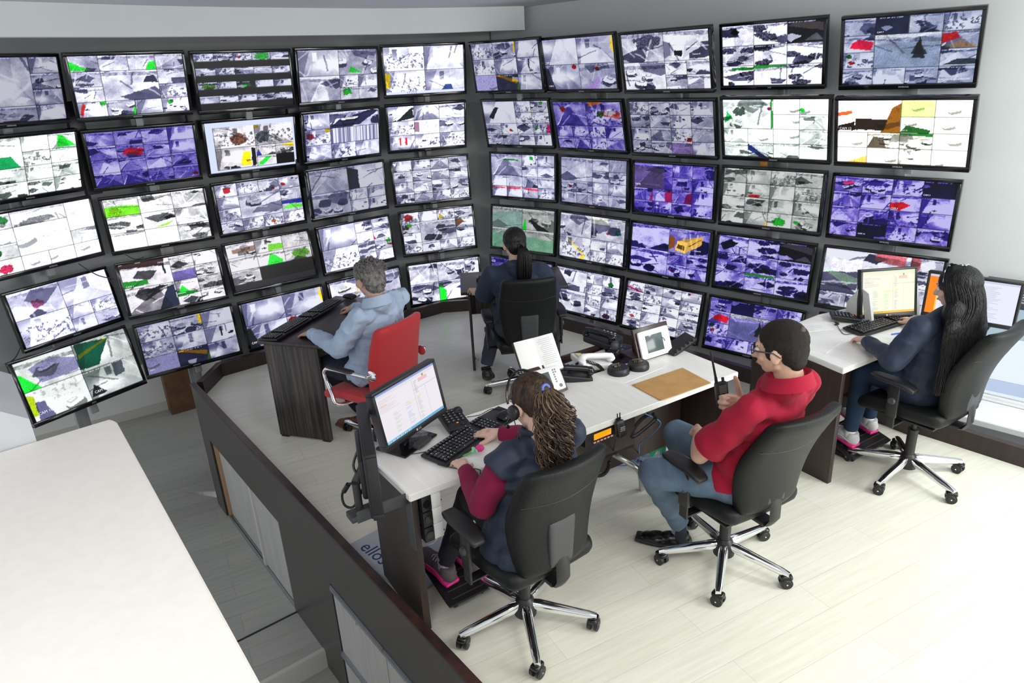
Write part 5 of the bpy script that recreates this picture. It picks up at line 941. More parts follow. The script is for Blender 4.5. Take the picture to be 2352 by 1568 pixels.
# telephones
def phone(p, rz, m_, hm, label, disp=False):
    t = thing('telephone', p, rz, label, 'telephone')
    b = B(); rb(b, (0.095, 0.10, 0.022), 0.012, 8, lambda a, b_, c, q: (q.x, q.y, q.z + 0.018 * (b_ + 1)), M=TR((0, 0, 0.022))); b.build('body', m_, t)
    b = B(); b.tube(spline([(-0.062, -0.095, 0.062), (-0.062, -0.075, 0.088), (-0.062, 0.0, 0.100), (-0.062, 0.075, 0.108), (-0.062, 0.100, 0.082)], 5), [0.023] * 5 + [0.017] * 11 + [0.023] * 5, 12)
    hs = b.build('handset', hm, t)
    for s_, nm_ in ((-0.085, 'mouthpiece'), (0.09, 'earpiece')):
        b = B(); b.ball((-0.062, s_, 0.066 + (0.012 if s_ > 0 else 0)), (0.026, 0.022, 0.016)); b.build(nm_, hm, hs)
    k = B()
    for j in range(4):
        for i in range(3): k.box((0.0 + i * 0.024, 0.01 - j * 0.022, 0.064 - j * 0.0035), (0.015, 0.012, 0.006), bev=0.002, seg=1)
    for i in range(4): k.box((0.078, 0.03 - i * 0.025, 0.066 - i * 0.0035), (0.012, 0.010, 0.004), bev=0.001, seg=1)
    k.build('keys', KEY if m_ is not BLACKM else LEGEND, t)
    if disp: b = B(); b.box((0.03, 0.062, 0.079), (0.07, 0.035, 0.004), rot=(R(8), 0, 0)); b.build('label_card', mat('cream_card', (0.75, 0.65, 0.35), 0.6), t)
    return t
phone(D(1.265, 0.535, 0.723), R(33 + 60), BLACKM, BLACK, 'black telephone nearest the tablet holder, in front of the white phone')
phone(D(1.455, 0.60, 0.723), R(33 + 75), WHITEP, WHITEP, 'white telephone between the two black ones on the rear shelf', True)
phone(D(1.74, 0.84, 0.723), R(33 + 25), BLACKM, BLACK, 'black telephone farthest back, behind the intercom screen')
def coil(pts, r, name, label, turns=60, m_=BLACKM, cr=0.008):
    sp = spline(pts, 24); L_ = len(sp); out = []; n_ = turns * 8
    for i in range(n_):
        t_ = i / (n_ - 1) * (L_ - 1.001); k = int(t_); p = sp[k].lerp(sp[k + 1], t_ - k); F3 = frame(sp[k + 1] - sp[k]); a = i / 8 * 2 * math.pi
        out.append(p + F3 @ V((0, math.cos(a) * cr, math.sin(a) * cr)))
    b = B(); b.tube(out, r, 5); return tag(b.build(name, m_), label, 'cord')
coil([at(1318, 855, 0.74), at(1322, 838, 0.77), at(1345, 830, 0.80), at(1372, 838, 0.79), at(1385, 850, 0.75)], 0.0028, 'coiled_cord', 'coiled black handset cord arched above the sheet by the white telephone', 34)
coil([at(1302, 868, 0.77), at(1310, 850, 0.80), at(1330, 846, 0.79), at(1345, 858, 0.77)], 0.0022, 'coiled_cord', 'short coiled cord behind the black telephone near the tablet', 22, cr=0.007)
# small camera on a stand, power strip behind the intercom
mc = thing('desk_camera', D(1.63, 0.60, 0.723), 0, 'small dark camera on a stem behind the white telephone', 'camera')
b = B(); b.cyl((0, 0, 0), (0, 0, 0.012), 0.03, 0.028, n=18); b.cyl((0, 0, 0.01), (0, 0, 0.07), 0.006, n=10); b.build('stem', BLACKM, mc)
b = B(); b.ball((0, 0, 0.095), (0.028, 0.026, 0.032)); b.build('head', DKGREY, mc)
b = B(); b.box(tuple(D(1.70, 0.66, 0.74)), (0.22, 0.09, 0.035), rot=R(50), bev=0.006)
ps = tag(b.build('switch_box', BLACKM), 'dark box with small lights behind the intercom', 'switch box'); b = B(); rr = random.Random(2)
for k in range(22): b.box(tuple(D(1.63 + rr.random() * 0.14, 0.62 + rr.random() * 0.08, 0.7585)), (0.008, 0.005, 0.003), rot=R(50))
b.build('button_dots', mat('grey_green_dots', (0.35, 0.42, 0.38), 0.5), ps)
# intercom on its wooden stand
def intercom(p, yaw, tilt, W, H, name, label, sx, sw2, btn, bw):
    t = thing(name, p, 0, label, 'intercom'); t.rotation_euler = Euler((R(tilt), 0, R(yaw)), 'XYZ')
    b = B(); rb(b, (W / 2, 0.010, H / 2), 0.0095, 8, M=TR((0, 0, 0))); b.build('casing', WHITEP, t)
    b = B(); b.box((sx, -0.0105, 0.0), (sw2, 0.002, H * 0.62), bev=0.0008); b.build('display', mat('grey_green_display', (0.085, 0.12, 0.12), 0.15), t)
    k = B()
    for (x_, z_, r_) in btn: k.lathe((x_, -0.0100, z_), [(0, 0), (r_, 0), (r_, 0.0012), (0, 0.0012)], 14, axis=(0, -1, 0))
    k.build('buttons', mat('grey_button', (0.18, 0.19, 0.2), 0.4) if len(btn) > 7 else LEGEND, t)
    b = B(); b.box((0, 0.022, 0.006), (W + bw, 0.020, H + 0.03), bev=0.002); b.build('wood_backing', WENGE_TOP, t)
    return t
ic = intercom((0.838, 3.825, 0.838), 30.2, -20, 0.232, 0.165, 'video_intercom', 'white intercom with a dark screen on a brown wooden stand', -0.008, 0.125, [(0.088, 0.05 - i * 0.022, 0.003) for i in range(5)], 0.03)
b = B(); q = V((0.842, 3.84, 0)); b.box((0.79, 3.92, 0.80), (0.16, 0.02, 0.10), rot=R(30), bev=0.002); b.box((0.77, 3.86, 0.765), (0.22, 0.14, 0.015), rot=R(30), bev=0.002); b.build('foot', WENGE_TOP, ic, world=True)
ic2 = intercom((0.177, 3.371, 0.835), 29.7, -36.9, 0.185, 0.135, 'alarm_panel', 'white panel with round buttons behind the curly haired head', -0.025, 0.085, [(0.045 + 0.010 * (i % 1), 0.045 - i * 0.013, 0.0045) for i in range(6)] + [(0.058, 0.045 - i * 0.013, 0.0045) for i in range(2)] + [(0.062, -0.045, 0.010)], 0.03)
bk = thing('open_book', (0.135, 3.455, 0.945), 0, 'open white notebook with handwriting, leaning above the alarm panel', 'book')
bk.rotation_euler = Euler((R(-34), R(-4), R(21)), 'XYZ')
b = B(); b.box((-0.055, 0, 0), (0.115, 0.010, 0.20), rot=(0, 0, R(4)), bev=0.003); b.box((0.058, 0.002, 0), (0.118, 0.007, 0.20), rot=(0, 0, R(-5)), bev=0.003); b.build('pages', PAPER, bk)
b = B(); rr = random.Random(9)
for k in range(14): b.box((0.055 + rr.random() * 0.01, -0.0035, 0.08 - k * 0.0105), (0.05 + 0.035 * rr.random(), 0.0008, 0.0012), rot=(0, 0, R(-5)))
b.build('handwriting', INK, bk)
b = B(); b.box((0, 0.01, -0.002), (0.235, 0.005, 0.206), bev=0.001); b.build('cover', WENGE_TOP, bk)
# router
rt = thing('router', D(1.99, 0.43, 0.775), R(33 + 2), 'black box with ribbed edge lying tilted right of the intercom', 'router')
b = B(); rb(b, (0.105, 0.05, 0.014), 0.010, 8, M=TR((0, 0, 0.012), (R(12), R(-14), 0))); b.build('case', BLACKM, rt)
b = B()
for i in range(5): b.box((-0.075 + i * 0.035, -0.047, 0.004 + 0.0085 * i - 0.003), (0.012, 0.012, 0.024), rot=(R(12), R(-14), 0), bev=0.003)
b.build('ribs', DKGREY, rt)
b = B(); b.tube(spline([D(1.90, 0.46, 0.80), D(1.87, 0.44, 0.85), D(1.86, 0.47, 0.86), D(1.88, 0.50, 0.84)], 6), 0.002, 6); tag(b.build('thin_cable', BLACKM), 'thin black cable between intercom and black router', 'cable')
# flower pen
fp = thing('flower_pen', D(0.40, 0.115, 0.775), 0, 'pen with a pink fabric rose beside the keyboard', 'pen')
b = B(); b.tube([(0, 0, 0), (-0.07, -0.02, -0.018)], 0.004, 8); b.build('stem', mat('green_stem', (0.10, 0.42, 0.12), 0.5), fp)
b = B()
for i in range(6): a = i * 1.05; b.ball((0.008 + 0.009 * math.cos(a), 0.009 * math.sin(a), 0.006), (0.012, 0.012, 0.014), n=10)
b.build('petals', mat('pink_petal', (0.75, 0.04, 0.28), 0.6), fp)
b = B()
for i in range(5): a = i * 1.26; b.ball((-0.010 + 0.012 * math.cos(a), 0.014 * math.sin(a), -0.002), (0.014, 0.006, 0.011), (0, 0, a), n=8)
b.build('leaves', mat('mint_leaf', (0.35, 0.72, 0.45), 0.6), fp)
# radio with orange display, hand microphone and cords
rd = thing('two_way_base_radio', D(1.06, 0.06, 0.645), R(33), 'black desk radio with an orange lit display under the desk edge', 'radio')
b = B(); rb(b, (0.13, 0.07, 0.036), 0.008, 5, M=TR((0, 0.02, 0.03))); b.build('case', BLACKM, rd)
b = B(); b.box((-0.02, -0.052, 0.038), (0.11, 0.003, 0.032), bev=0.001); b.build('display', emis('orange_display', (1.0, 0.42, 0.0), 0.95), rd)
b = B()
for i in range(6): b.box((-0.07 + i * 0.022, -0.052, 0.008), (0.014, 0.004, 0.007), bev=0.001)
b.build('buttons', emis('pink_buttons', (0.9, 0.45, 0.35), 0.6), rd)
b = B(); b.cyl((0.085, -0.05, 0.03), (0.085, -0.07, 0.03), 0.016, n=16); b.build('knob', BLACK, rd)
hm = thing('hand_microphone', D(1.125, -0.015, 0.72), R(33), 'black hand microphone hanging from the front edge of the middle desk', 'microphone')
b = B(); rb(b, (0.028, 0.016, 0.045), 0.014, 7, M=TR((0, -0.012, -0.02), (R(-18), 0, 0))); b.build('body', BLACKM, hm)
b = B()
for i in range(4):
    for j in range(4): b.box((-0.012 + i * 0.008, -0.0285 - 0.000, -0.005 - j * 0.009), (0.004, 0.003, 0.004), rot=(R(-18), 0, 0))
b.build('grille', mat('grey_slots', (0.4, 0.4, 0.4), 0.5), hm)
b = B(); b.box((-0.008, 0.002, 0.035), (0.004, 0.004, 0.05)); b.box((0.008, 0.002, 0.035), (0.004, 0.004, 0.05)); b.box((0, 0.004, 0.02), (0.03, 0.004, 0.03)); b.build('hanger', BLACKM, hm)
b = B(); b.tube(spline([at(1414, 1010, 0.64), at(1408, 1040, 0.50), at(1400, 1060, 0.45)], 6), 0.003, 6); tag(b.build('straight_cord', BLACKM), 'black cord hanging straight down from the hand microphone', 'cord')
coil([at(1400, 1060, 0.45), at(1396, 1078, 0.40), at(1384, 1090, 0.40), at(1370, 1092, 0.42)], 0.0028, 'coiled_cord', 'coiled black microphone cord hanging by the near chair back', 30)
b = B(); b.tube(spline([D(1.33, 0.02, 0.70), at(1517, 970, 0.55), at(1500, 995, 0.45), at(1470, 1020, 0.32), at(1466, 1050, 0.15), at(1440, 1068, 0.02), at(1400, 1070, 0.012), at(1370, 1090, 0.012)], 8), 0.0032, 8)
tag(b.build('blue_network_cable', mat('blue_cable', (0.10, 0.25, 0.62), 0.4)), 'blue network cable hanging from the desk edge to the floor', 'cable')
b = B(); b.tube(spline([at(1500, 950, 0.66), at(1505, 962, 0.62), at(1480, 985, 0.58), at(1455, 1003, 0.56), at(1450, 995, 0.58), at(1468, 968, 0.63), at(1490, 950, 0.67)], 6), 0.010, 8)
tag(b.build('belt_strap', BLACKM), 'flat black strap looped under the middle desk', 'strap')
# bent steel foot under the middle desk
b = B(); b.tube(spline([at(1385, 1035, 0.40), at(1400, 1038, 0.40), at(1440, 1060, 0.36), at(1465, 1078, 0.30), at(1472, 1100, 0.15), at(1474, 1124, 0.0)], 7), 0.016, 12)
tag(b.build('bent_steel_tube', STEEL), 'bent steel tube foot beneath the middle desk', 'steel foot')
# waste basket
bp_ = V(at(1490, 1052, 0)); wb = thing('waste_basket', bp_, 0, 'blue mesh waste basket with a green and white bag under the desk', 'waste basket')
NB = 26; b = B()
for i in range(NB):
    a = 2 * math.pi * i / NB; b.tube([(0.095 * math.cos(a), 0.095 * math.sin(a), 0.0), (0.125 * math.cos(a), 0.125 * math.sin(a), 0.27)], 0.0035, 5)
for (z_, r_) in ((0.004, 0.097), (0.07, 0.103), (0.14, 0.111), (0.21, 0.119), (0.268, 0.126)):
    b.tube([(r_ * math.cos(i * 0.2618), r_ * math.sin(i * 0.2618), z_) for i in range(25)], 0.005, 6)
b.cyl((0, 0, 0), (0, 0, 0.006), 0.095, n=24)
b.build('basket', mat('blue_plastic', (0.20, 0.33, 0.55), 0.4), wb)
b = B(); b.lathe((0, 0, 0), [(0.01, 0.02), (0.085, 0.02), (0.108, 0.20), (0.112, 0.28), (0.100, 0.285), (0.09, 0.22), (0.02, 0.2)], 24)
for v in b.bm.verts: v.co += V((noise.noise(v.co * 25), noise.noise(v.co * 25 + V((5, 5, 5))), 0)) * 0.008
bag = b.build('bag', mat('white_bag', (0.75, 0.78, 0.76), 0.4), wb)
b = B()
b.grid(lambda u, v: V((0.1125 * math.cos(3.4 + 2.2 * u), 0.1125 * math.sin(3.4 + 2.2 * u), 0.10 + 0.13 * v + 0.02 * math.sin(u * 19))), 20, 4)
b.build('green_print', mat('green_print', (0.02, 0.30, 0.12), 0.5), bag)
# floor mat with the word
pm_ = [at(900, 1232, 0), at(822, 1264, 0), at(880, 1325, 0), at(955, 1290, 0)]
mo = thing('floor_mat', (pm_[1] + pm_[3]) / 2, 0, 'grey floor mat with dark blue lettering behind the parapet', 'mat')
b = B(); b.prism([(p.x, p.y) for p in (V((-0.955, 3.16, 0)), V((-0.56, 2.72, 0)), V((-0.26, 3.00, 0)), V((-0.655, 3.44, 0)))], 0.0, 0.006, bev=0.002); b.build('carpet', mat('grey_mat', (0.42, 0.45, 0.50), 0.9, nscale=200, namt=0.1), mo, world=True)
ang = math.atan2(-0.40, 0.38); MATB = mat('navy_print', (0.02, 0.05, 0.14), 0.8)
text('lettering', 'ellos', 0.115, Matrix.Translation((-0.785, 3.085, 0.0065)) @ Matrix.Rotation(ang, 4, 'Z'), MATB, mo, align='CENTER', world=True, extrude=0.0006)
b = B(); cc_ = V((-0.665, 3.215, 0)); b.tube([cc_ + V((0.055 * math.cos(a), 0.055 * math.sin(a), 0.008)) for a in [i * 0.2618 for i in range(19)]], 0.012, 6)
for v in b.bm.verts: v.co.z = 0.006 + (v.co.z - 0.008) * 0.06 + 0.0006
b.build('ring_mark', mat('teal_print', (0.03, 0.16, 0.24), 0.8), mo, world=True)
# foot rests
def footrest(p, rz, label, tilt=14):
    t = thing('foot_rest', p, rz, label, 'foot rest')
    b = B(); rb(b, (0.20, 0.14, 0.010), 0.009, 8, M=TR((0, 0, 0.075), (R(tilt), 0, 0))); b.build('platform', BLACKM, t)
    b = B()
    for i in range(6): b.box((0, -0.11 + i * 0.044, 0.087 + math.sin(R(tilt)) * (-0.11 + i * 0.044)), (0.34, 0.006, 0.005), rot=(R(tilt), 0, 0), bev=0.002)
    b.build('ridges', DKGREY, t)
    for s_ in (-1, 1):
        b = B(); b.prism([(-0.11, 0), (0.13, 0), (0.10, 0.085), (0.04, 0.075), (0.0, 0.03), (-0.09, 0.03)], -0.012, 0.012, bev=0.003, M=Matrix.Translation((0.15 * s_, 0, 0)) @ Matrix.Rotation(R(90), 4, 'Z') @ Matrix.Rotation(R(90), 4, 'X')); b.build('leg', BLACKM, t)
    return t
footrest((-0.26, 2.83, 0), R(33), 'black foot rest under the pink and grey sneakers')
footrest((2.16, 3.93, 0), R(31.5), 'black foot rest under the white and pink sneakers')
# cables on desks
def cable(pts, r, label, name='thin_cable', m_=BLACKM):
    b = B(); b.tube(spline(pts, 8), r, 6); return tag(b.build(name, m_), label, 'cable')
cable([D(0.20, 0.13, 0.762), D(0.26, 0.06, 0.754), D(0.33, 0.0, 0.754), D(0.335, -0.008, 0.73), D(0.32, 0.01, 0.66), D(0.30, 0.03, 0.60)], 0.0022, 'black cable running from the keyboard over the desk front edge')
cable([D(0.40, 0.34, 0.77), D(0.34, 0.30, 0.754), D(0.30, 0.26, 0.754), D(0.24, 0.27, 0.754), D(0.15, 0.30, 0.754), D(0.08, 0.36, 0.754)], 0.0022, 'grey cable from the keypad passing before the monitor foot', m_=DKGREY)
cable([D(0.53, 0.45, 0.76), D(0.60, 0.44, 0.754), D(0.68, 0.46, 0.754), D(0.72, 0.42, 0.754)], 0.002, 'thin black cable behind the keypad towards the mouse')
cable([DRp(0.56, 0.42, 0.756), DRp(0.50, 0.36, 0.754), DRp(0.46, 0.30, 0.754), DRp(0.53, 0.27, 0.757)], 0.002, 'thin black cable with a clip left of the right keyboard')
b = B(); b.box(tuple(DRp(0.57, 0.43, 0.758)), (0.03, 0.012, 0.010), rot=R(20), bev=0.003); b.box(tuple(DRp(0.58, 0.44, 0.762)), (0.012, 0.030, 0.008), rot=R(20), bev=0.003); tag(b.build('cable_clip', BLACKM), 'small black microphone clip on the right desk', 'clip')
# orange tag on the right wall
b = B(); q = wr(0.0); b.box(tuple(at(1770, 377, 1.63) if False else V((1.935, 5.30, 1.635))), (0.055, 0.004, 0.045), rot=R(-44.7), bev=0.001)
tag(b.build('orange_tag', mat('orange_label', (0.85, 0.35, 0.03), 0.5)), 'small orange tag in the gap above the grey-green screen', 'tag')
# wooden box standing in the corridor below the screens
wx = at(425, 933, -1.03); b = B(); b.box((wx.x + 0.02, wx.y - 0.06, -0.62), (0.30, 0.16, 0.82), rot=R(36), bev=0.004)
tag(b.build('wooden_column', mat('brown_wood_box', (0.16, 0.075, 0.035), 0.5, nscale=12, namt=0.2)), 'brown wooden box column on the corridor floor below the screens', 'column')
# loose cables between left screens
rr = random.Random(4)
for i, (x0, y0, x1, y1, zz, yy) in enumerate(((180, 605, 262, 640, 1.05, 0), (250, 640, 270, 660, 0.95, 0), (14, 835, 50, 790, 0.55, 0), (285, 582, 330, 590, 1.15, 0))):
    pa, pb_ = at(x0, y0, zz - 0.001), at(x1, y1, zz - 0.03)
    k = 5.95 / max(3.0, pa.xy.length); 
    pa = CAM + (pa - CAM) * k; pb_ = CAM + (pb_ - CAM) * (5.95 / max(3.0, pb_.xy.length)); md = (pa + pb_) / 2 - V((0, 0, 0.03))
    cable([pa, md, pb_], 0.004, 'black cable drooping between the left wall screens, ' + ['below the palest screen', 'left of the dark contrasty screen', 'beside the lowest left screen', 'below the screen with a lawn'][i])
# outside the window: yard, bus and van
b = B(); b.box((8.5, 9.5, -2.55), (14, 14, 0.1), rot=R(-45)); o = b.build('yard', mat('pale_asphalt', (0.75, 0.77, 0.80), 0.8, nscale=3, namt=0.05)); o['kind'] = 'structure'
bus = thing('bus', (7.4, 8.1, -2.5), R(-43), 'white bus with blue stripe seen through the low window', 'bus')
b = B(); rb(b, (2.8, 1.0, 1.1), 0.15, 6, M=TR((0, 0, 1.35))); b.build('body', mat('white_car_paint', (0.9, 0.92, 0.94), 0.3), bus)
b = B(); b.box((0, -1.002, 0.85), (5.2, 0.01, 0.16)); b.build('stripe', mat('blue_stripe', (0.55, 0.62, 0.80), 0.5), bus)
b = B(); b.box((0, -1.002, 1.75), (5.0, 0.01, 0.5)); b.build('windows', mat('grey_glass', (0.45, 0.55, 0.62), 0.2), bus)
for x_ in (-1.8, 1.8):
    b = B(); b.cyl((x_, -1.03, 0.33), (x_, -0.7, 0.33), 0.33, n=24); b.build('wheel', DKGREY, bus)

# ================================================================ people
class Sh(B):
    """shapes to be fused into one skin"""
    def cap(s, p0, p1, r0, r1=None, flat0=False, flat1=False, n=18):
        r1 = r0 if r1 is None else r1; s.cyl(p0, p1, r0, r1, n=n)
        if not flat0: s.ball(p0, r0 * 0.999, n=n)
        if not flat1: s.ball(p1, r1 * 0.999, n=n)
        return s
    def chain(s, pts, rs, flat0=False, flat1=False):
        for i in range(len(pts) - 1): s.cap(pts[i], pts[i + 1], rs[i], rs[i + 1], flat0 and i == 0, flat1 and i == len(pts) - 2)
        return s
    def ell(s, c, r, M3=None): return s.ball(c, r, M3.to_4x4() if M3 is not None else (0, 0, 0), n=20)
def blob(name, s, m_, parent, voxel=0.008, smooth=5, wr=0.0, wsc=9.0, wst=(1, 1, 1), kind=None):
    me0 = bpy.data.meshes.new('tmp'); bmesh.ops.recalc_face_normals(s.bm, faces=s.bm.faces[:]); s.bm.to_mesh(me0); s.bm.free()
    o = bpy.data.objects.new('tmp', me0); COL.objects.link(o)
    md = o.modifiers.new('r', 'REMESH'); md.mode = 'VOXEL'; md.voxel_size = voxel; md.use_smooth_shade = True
    if smooth: sm_ = o.modifiers.new('s', 'SMOOTH'); sm_.factor = 0.6; sm_.iterations = smooth
    dg = bpy.context.evaluated_depsgraph_get(); me = bpy.data.meshes.new_from_object(o.evaluated_get(dg)); bpy.data.objects.remove(o); bpy.data.meshes.remove(me0)
    n_ = len(me.vertices); co = np.empty(n_ * 3, np.float32); me.vertices.foreach_get('co', co); co = co.reshape(-1, 3)
    if wr:
        no = np.empty(n_ * 3, np.float32); me.vertices.foreach_get('normal', no); no = no.reshape(-1, 3)
        d = np.array([1 - 2 * abs(noise.noise(V((c[0] * wsc * wst[0] + 0.35 * noise.noise(V(c) * 6), c[1] * wsc * wst[1], c[2] * wsc * wst[2])))) + 0.35 * noise.noise(V(c) * wsc * 2.7) for c in co.tolist()], np.float32)
        co = co + no * (d[:, None] - 0.45) * wr
    Mi = np.array(mworld(parent).inverted()); co = co @ Mi[:3, :3].T + Mi[:3, 3]
    me.vertices.foreach_set('co', co.astype(np.float32).reshape(-1)); me.update(); me.name = name
    me.materials.clear(); me.materials.append(m_)
    me.polygons.foreach_set('use_smooth', np.ones(len(me.polygons), bool))
    ob = bpy.data.objects.new(name, me); COL.objects.link(ob); ob.parent = parent
    return ob
def hand(s, wrist, fd, back, side, curl=(25, 30, 20), spread=4, sc=1.0, thumb=(0.6, 0.5, -0.3), tc=20):
    fd = V(fd).normalized(); back = (V(back) - fd * V(back).dot(fd)).normalized(); t = back.cross(fd) * side; w_ = V(wrist)
    P_ = lambda x, y, z: w_ + (fd * x + t * y + back * z) * sc
    s.cap(P_(0, 0, 0), P_(0.03, 0.004, 0), 0.024 * sc, 0.026 * sc)
    for (x0, y0, x1, y1, r0, r1) in ((0.015, 0.016, 0.082, 0.028, 0.016, 0.0125), (0.015, 0.006, 0.086, 0.009, 0.016, 0.0128), (0.015, -0.004, 0.083, -0.010, 0.016, 0.012), (0.015, -0.012, 0.074, -0.028, 0.015, 0.011)):
        s.cap(P_(x0, y0, 0), P_(x1, y1, -0.002), r0 * sc, r1 * sc)
    tips = []
    for i, (x, y, L_, r_) in enumerate(((0.084, 0.028, 0.074, 0.0088), (0.088, 0.009, 0.082, 0.0090), (0.085, -0.010, 0.076, 0.0086), (0.075, -0.028, 0.060, 0.0078))):
        p = P_(x, y, -0.002); a = R(curl[0] + 4 * i * 0.5); d0 = (fd + t * math.tan(R(spread * (1 - i * 0.75)))).normalized(); pts = [p]; rr_ = [r_ * 1.12 * sc]
        for k, (seg, cu) in enumerate(((0.45, 0), (0.30, curl[1]), (0.25, curl[2]))):
            a += R(cu); d = d0 * math.cos(a) - back * math.sin(a); p = p + d * L_ * seg * sc; pts.append(p); rr_.append(r_ * (1.02, 0.95, 0.82)[k] * sc)
        s.chain(pts, rr_); tips.append(pts[-1])
    th = (fd * thumb[0] + t * thumb[1] + back * thumb[2]).normalized(); p0 = P_(0.018, 0.020, -0.004); p1 = p0 + th * 0.040 * sc; th2 = (th + fd * math.tan(R(tc))).normalized(); p2 = p1 + th2 * 0.032 * sc; p3 = p2 + (th2 + fd * 0.25).normalized() * 0.024 * sc
    s.chain([p0, p1, p2, p3], [0.0155 * sc, 0.0122 * sc, 0.0108 * sc, 0.0090 * sc]); tips.append(p3)
    return tips
def head_frame(c, yaw, pitch, roll=0):
    """x right ear, y face forward, z crown"""
    return Matrix.Translation(V(c)) @ Matrix.Rotation(R(yaw - 90), 4, 'Z') @ Matrix.Rotation(R(pitch), 4, 'X') @ Matrix.Rotation(R(roll), 4, 'Y')
def head(s, H, sc=1.0):
    p = lambda x, y, z: H @ V((x * sc, y * sc, z * sc)); M3 = H.to_3x3().normalized()
    s.ell(p(0, -0.008, 0.022), (0.074 * sc, 0.094 * sc, 0.088 * sc), M3); s.ell(p(0, 0.030, -0.030), (0.056 * sc, 0.058 * sc, 0.066 * sc), M3)
    s.ell(p(0, 0.052, -0.078), (0.026 * sc, 0.024 * sc, 0.020 * sc), M3); s.cap(p(-0.040, 0.0, -0.058), p(-0.015, 0.050, -0.080), 0.020 * sc, 0.016 * sc); s.cap(p(0.040, 0.0, -0.058), p(0.015, 0.050, -0.080), 0.020 * sc, 0.016 * sc)
    s.chain([p(0, 0.078, 0.012), p(0, 0.094, -0.012), p(0, 0.104, -0.030)], [0.009 * sc, 0.010 * sc, 0.0125 * sc]); s.ell(p(0, 0.092, -0.033), (0.018 * sc, 0.010 * sc, 0.008 * sc), M3)
    s.cap(p(-0.040, 0.070, 0.026), p(0.040, 0.070, 0.026), 0.012 * sc)
    s.ell(p(0, 0.082, -0.054), (0.024 * sc, 0.010 * sc, 0.0065 * sc), M3); s.ell(p(0, 0.080, -0.063), (0.020 * sc, 0.010 * sc, 0.0065 * sc), M3)
    for q in (-1, 1):
        s.ell(p(0.077 * q, -0.004, -0.012), (0.007 * sc, 0.019 * sc, 0.030 * sc), M3 @ Euler((R(-10), 0, R(-22 * q))).to_matrix()); s.ell(p(0.046 * q, 0.052, -0.02), (0.020 * sc, 0.022 * sc, 0.022 * sc), M3)
    s.cap(p(0, -0.024, -0.055), p(0, -0.028, -0.118), 0.053 * sc, 0.054 * sc)
def face(H, parent, sc=1.0, lips=(0.45, 0.16, 0.14), brow=(0.03, 0.02, 0.015)):
    p = lambda x, y, z: H @ V((x * sc, y * sc, z * sc))
    for q in (-1, 1):
        b = B(); b.ball(p(0.031 * q, 0.074, 0.004), 0.0125 * sc); e = b.build('eye', mat('eye_white', (0.75, 0.72, 0.70), 0.2), parent, world=True)
        b = B(); b.ball(p(0.031 * q, 0.081, 0.003), 0.0065 * sc); b.build('iris', mat('brown_iris', (0.03, 0.015, 0.01), 0.2), e, world=True)
        b = B(); b.tube([p(0.016 * q, 0.084, 0.024), p(0.032 * q, 0.083, 0.030), p(0.050 * q, 0.068, 0.024)], 0.0035 * sc, 6); b.build('eyebrow', mat('eyebrow_hair', brow, 0.8), parent, world=True)
    b = B(); b.ball(p(0, 0.0895, -0.0585), (0.019 * sc, 0.005 * sc, 0.006 * sc), H.to_3x3().to_4x4()); b.build('lips', mat('lips', lips, 0.5), parent, world=True)
def torso(s, hip, neck, ls, rs, yaw, k=1.0, w_=1.0, dp=1.0, low=0.0):
    hip, neck, ls, rs = V(hip), V(neck), V(ls), V(rs); M3 = Matrix.Rotation(R(yaw - 90), 3, 'Z'); cs = (ls + rs) / 2
    L_ = lambda t_: hip.lerp(cs, t_)
    fw = M3 @ V((0, 1, 0))
    s.ell(hip + V((0, 0, 0.0 - low)), (0.175 * w_ * k, 0.135 * dp * k, 0.12 * k), M3); s.ell(L_(0.25), (0.160 * w_ * k, 0.125 * dp * k, 0.14 * k), M3); s.ell(L_(0.5), (0.155 * w_ * k, 0.115 * dp * k, 0.14 * k), M3)
    s.ell(L_(0.75), (0.168 * w_ * k, 0.112 * dp * k, 0.13 * k), M3); s.ell(L_(0.93) - V((0, 0, 0.01)), (0.160 * w_ * k, 0.095 * k, 0.085 * k), M3)
    i_ = 0.12; s.cap(ls.lerp(rs, i_), rs.lerp(ls, i_), 0.060 * k)
    nb = cs.lerp(neck, 0.7); s.cap(ls.lerp(rs, 0.16) + V((0, 0, 0.012)), nb, 0.046 * k, 0.052 * k); s.cap(rs.lerp(ls, 0.16) + V((0, 0, 0.012)), nb, 0.046 * k, 0.052 * k)
SKIN = mat('skin', (0.56, 0.34, 0.25), 0.5, nscale=30, namt=0.06, bump=0.08, bscale=300); SKIN2 = mat('skin_pale', (0.66, 0.44, 0.35), 0.5, nscale=30, namt=0.05, bump=0.08, bscale=300)
def cloth(name, c, rough=0.8, nm=0.06, b_=0.25, bs=45, sheen=0.15): return mat(name, c, rough, nscale=9, namt=nm, bump=b_, bscale=bs, sheen=sheen * 0.25, spec=0.3)
def hairmat(name, c1, c2, rough=0.35, sc=26, st=(1, 1, 0.18)):
    return mat(name, c1, rough, spec=0.28, nscale=sc, bump=0.6, bscale=sc * 3, col2=c2, stretch=st)
def person(name_loc, label): return thing('person', name_loc, 0, label, 'person')
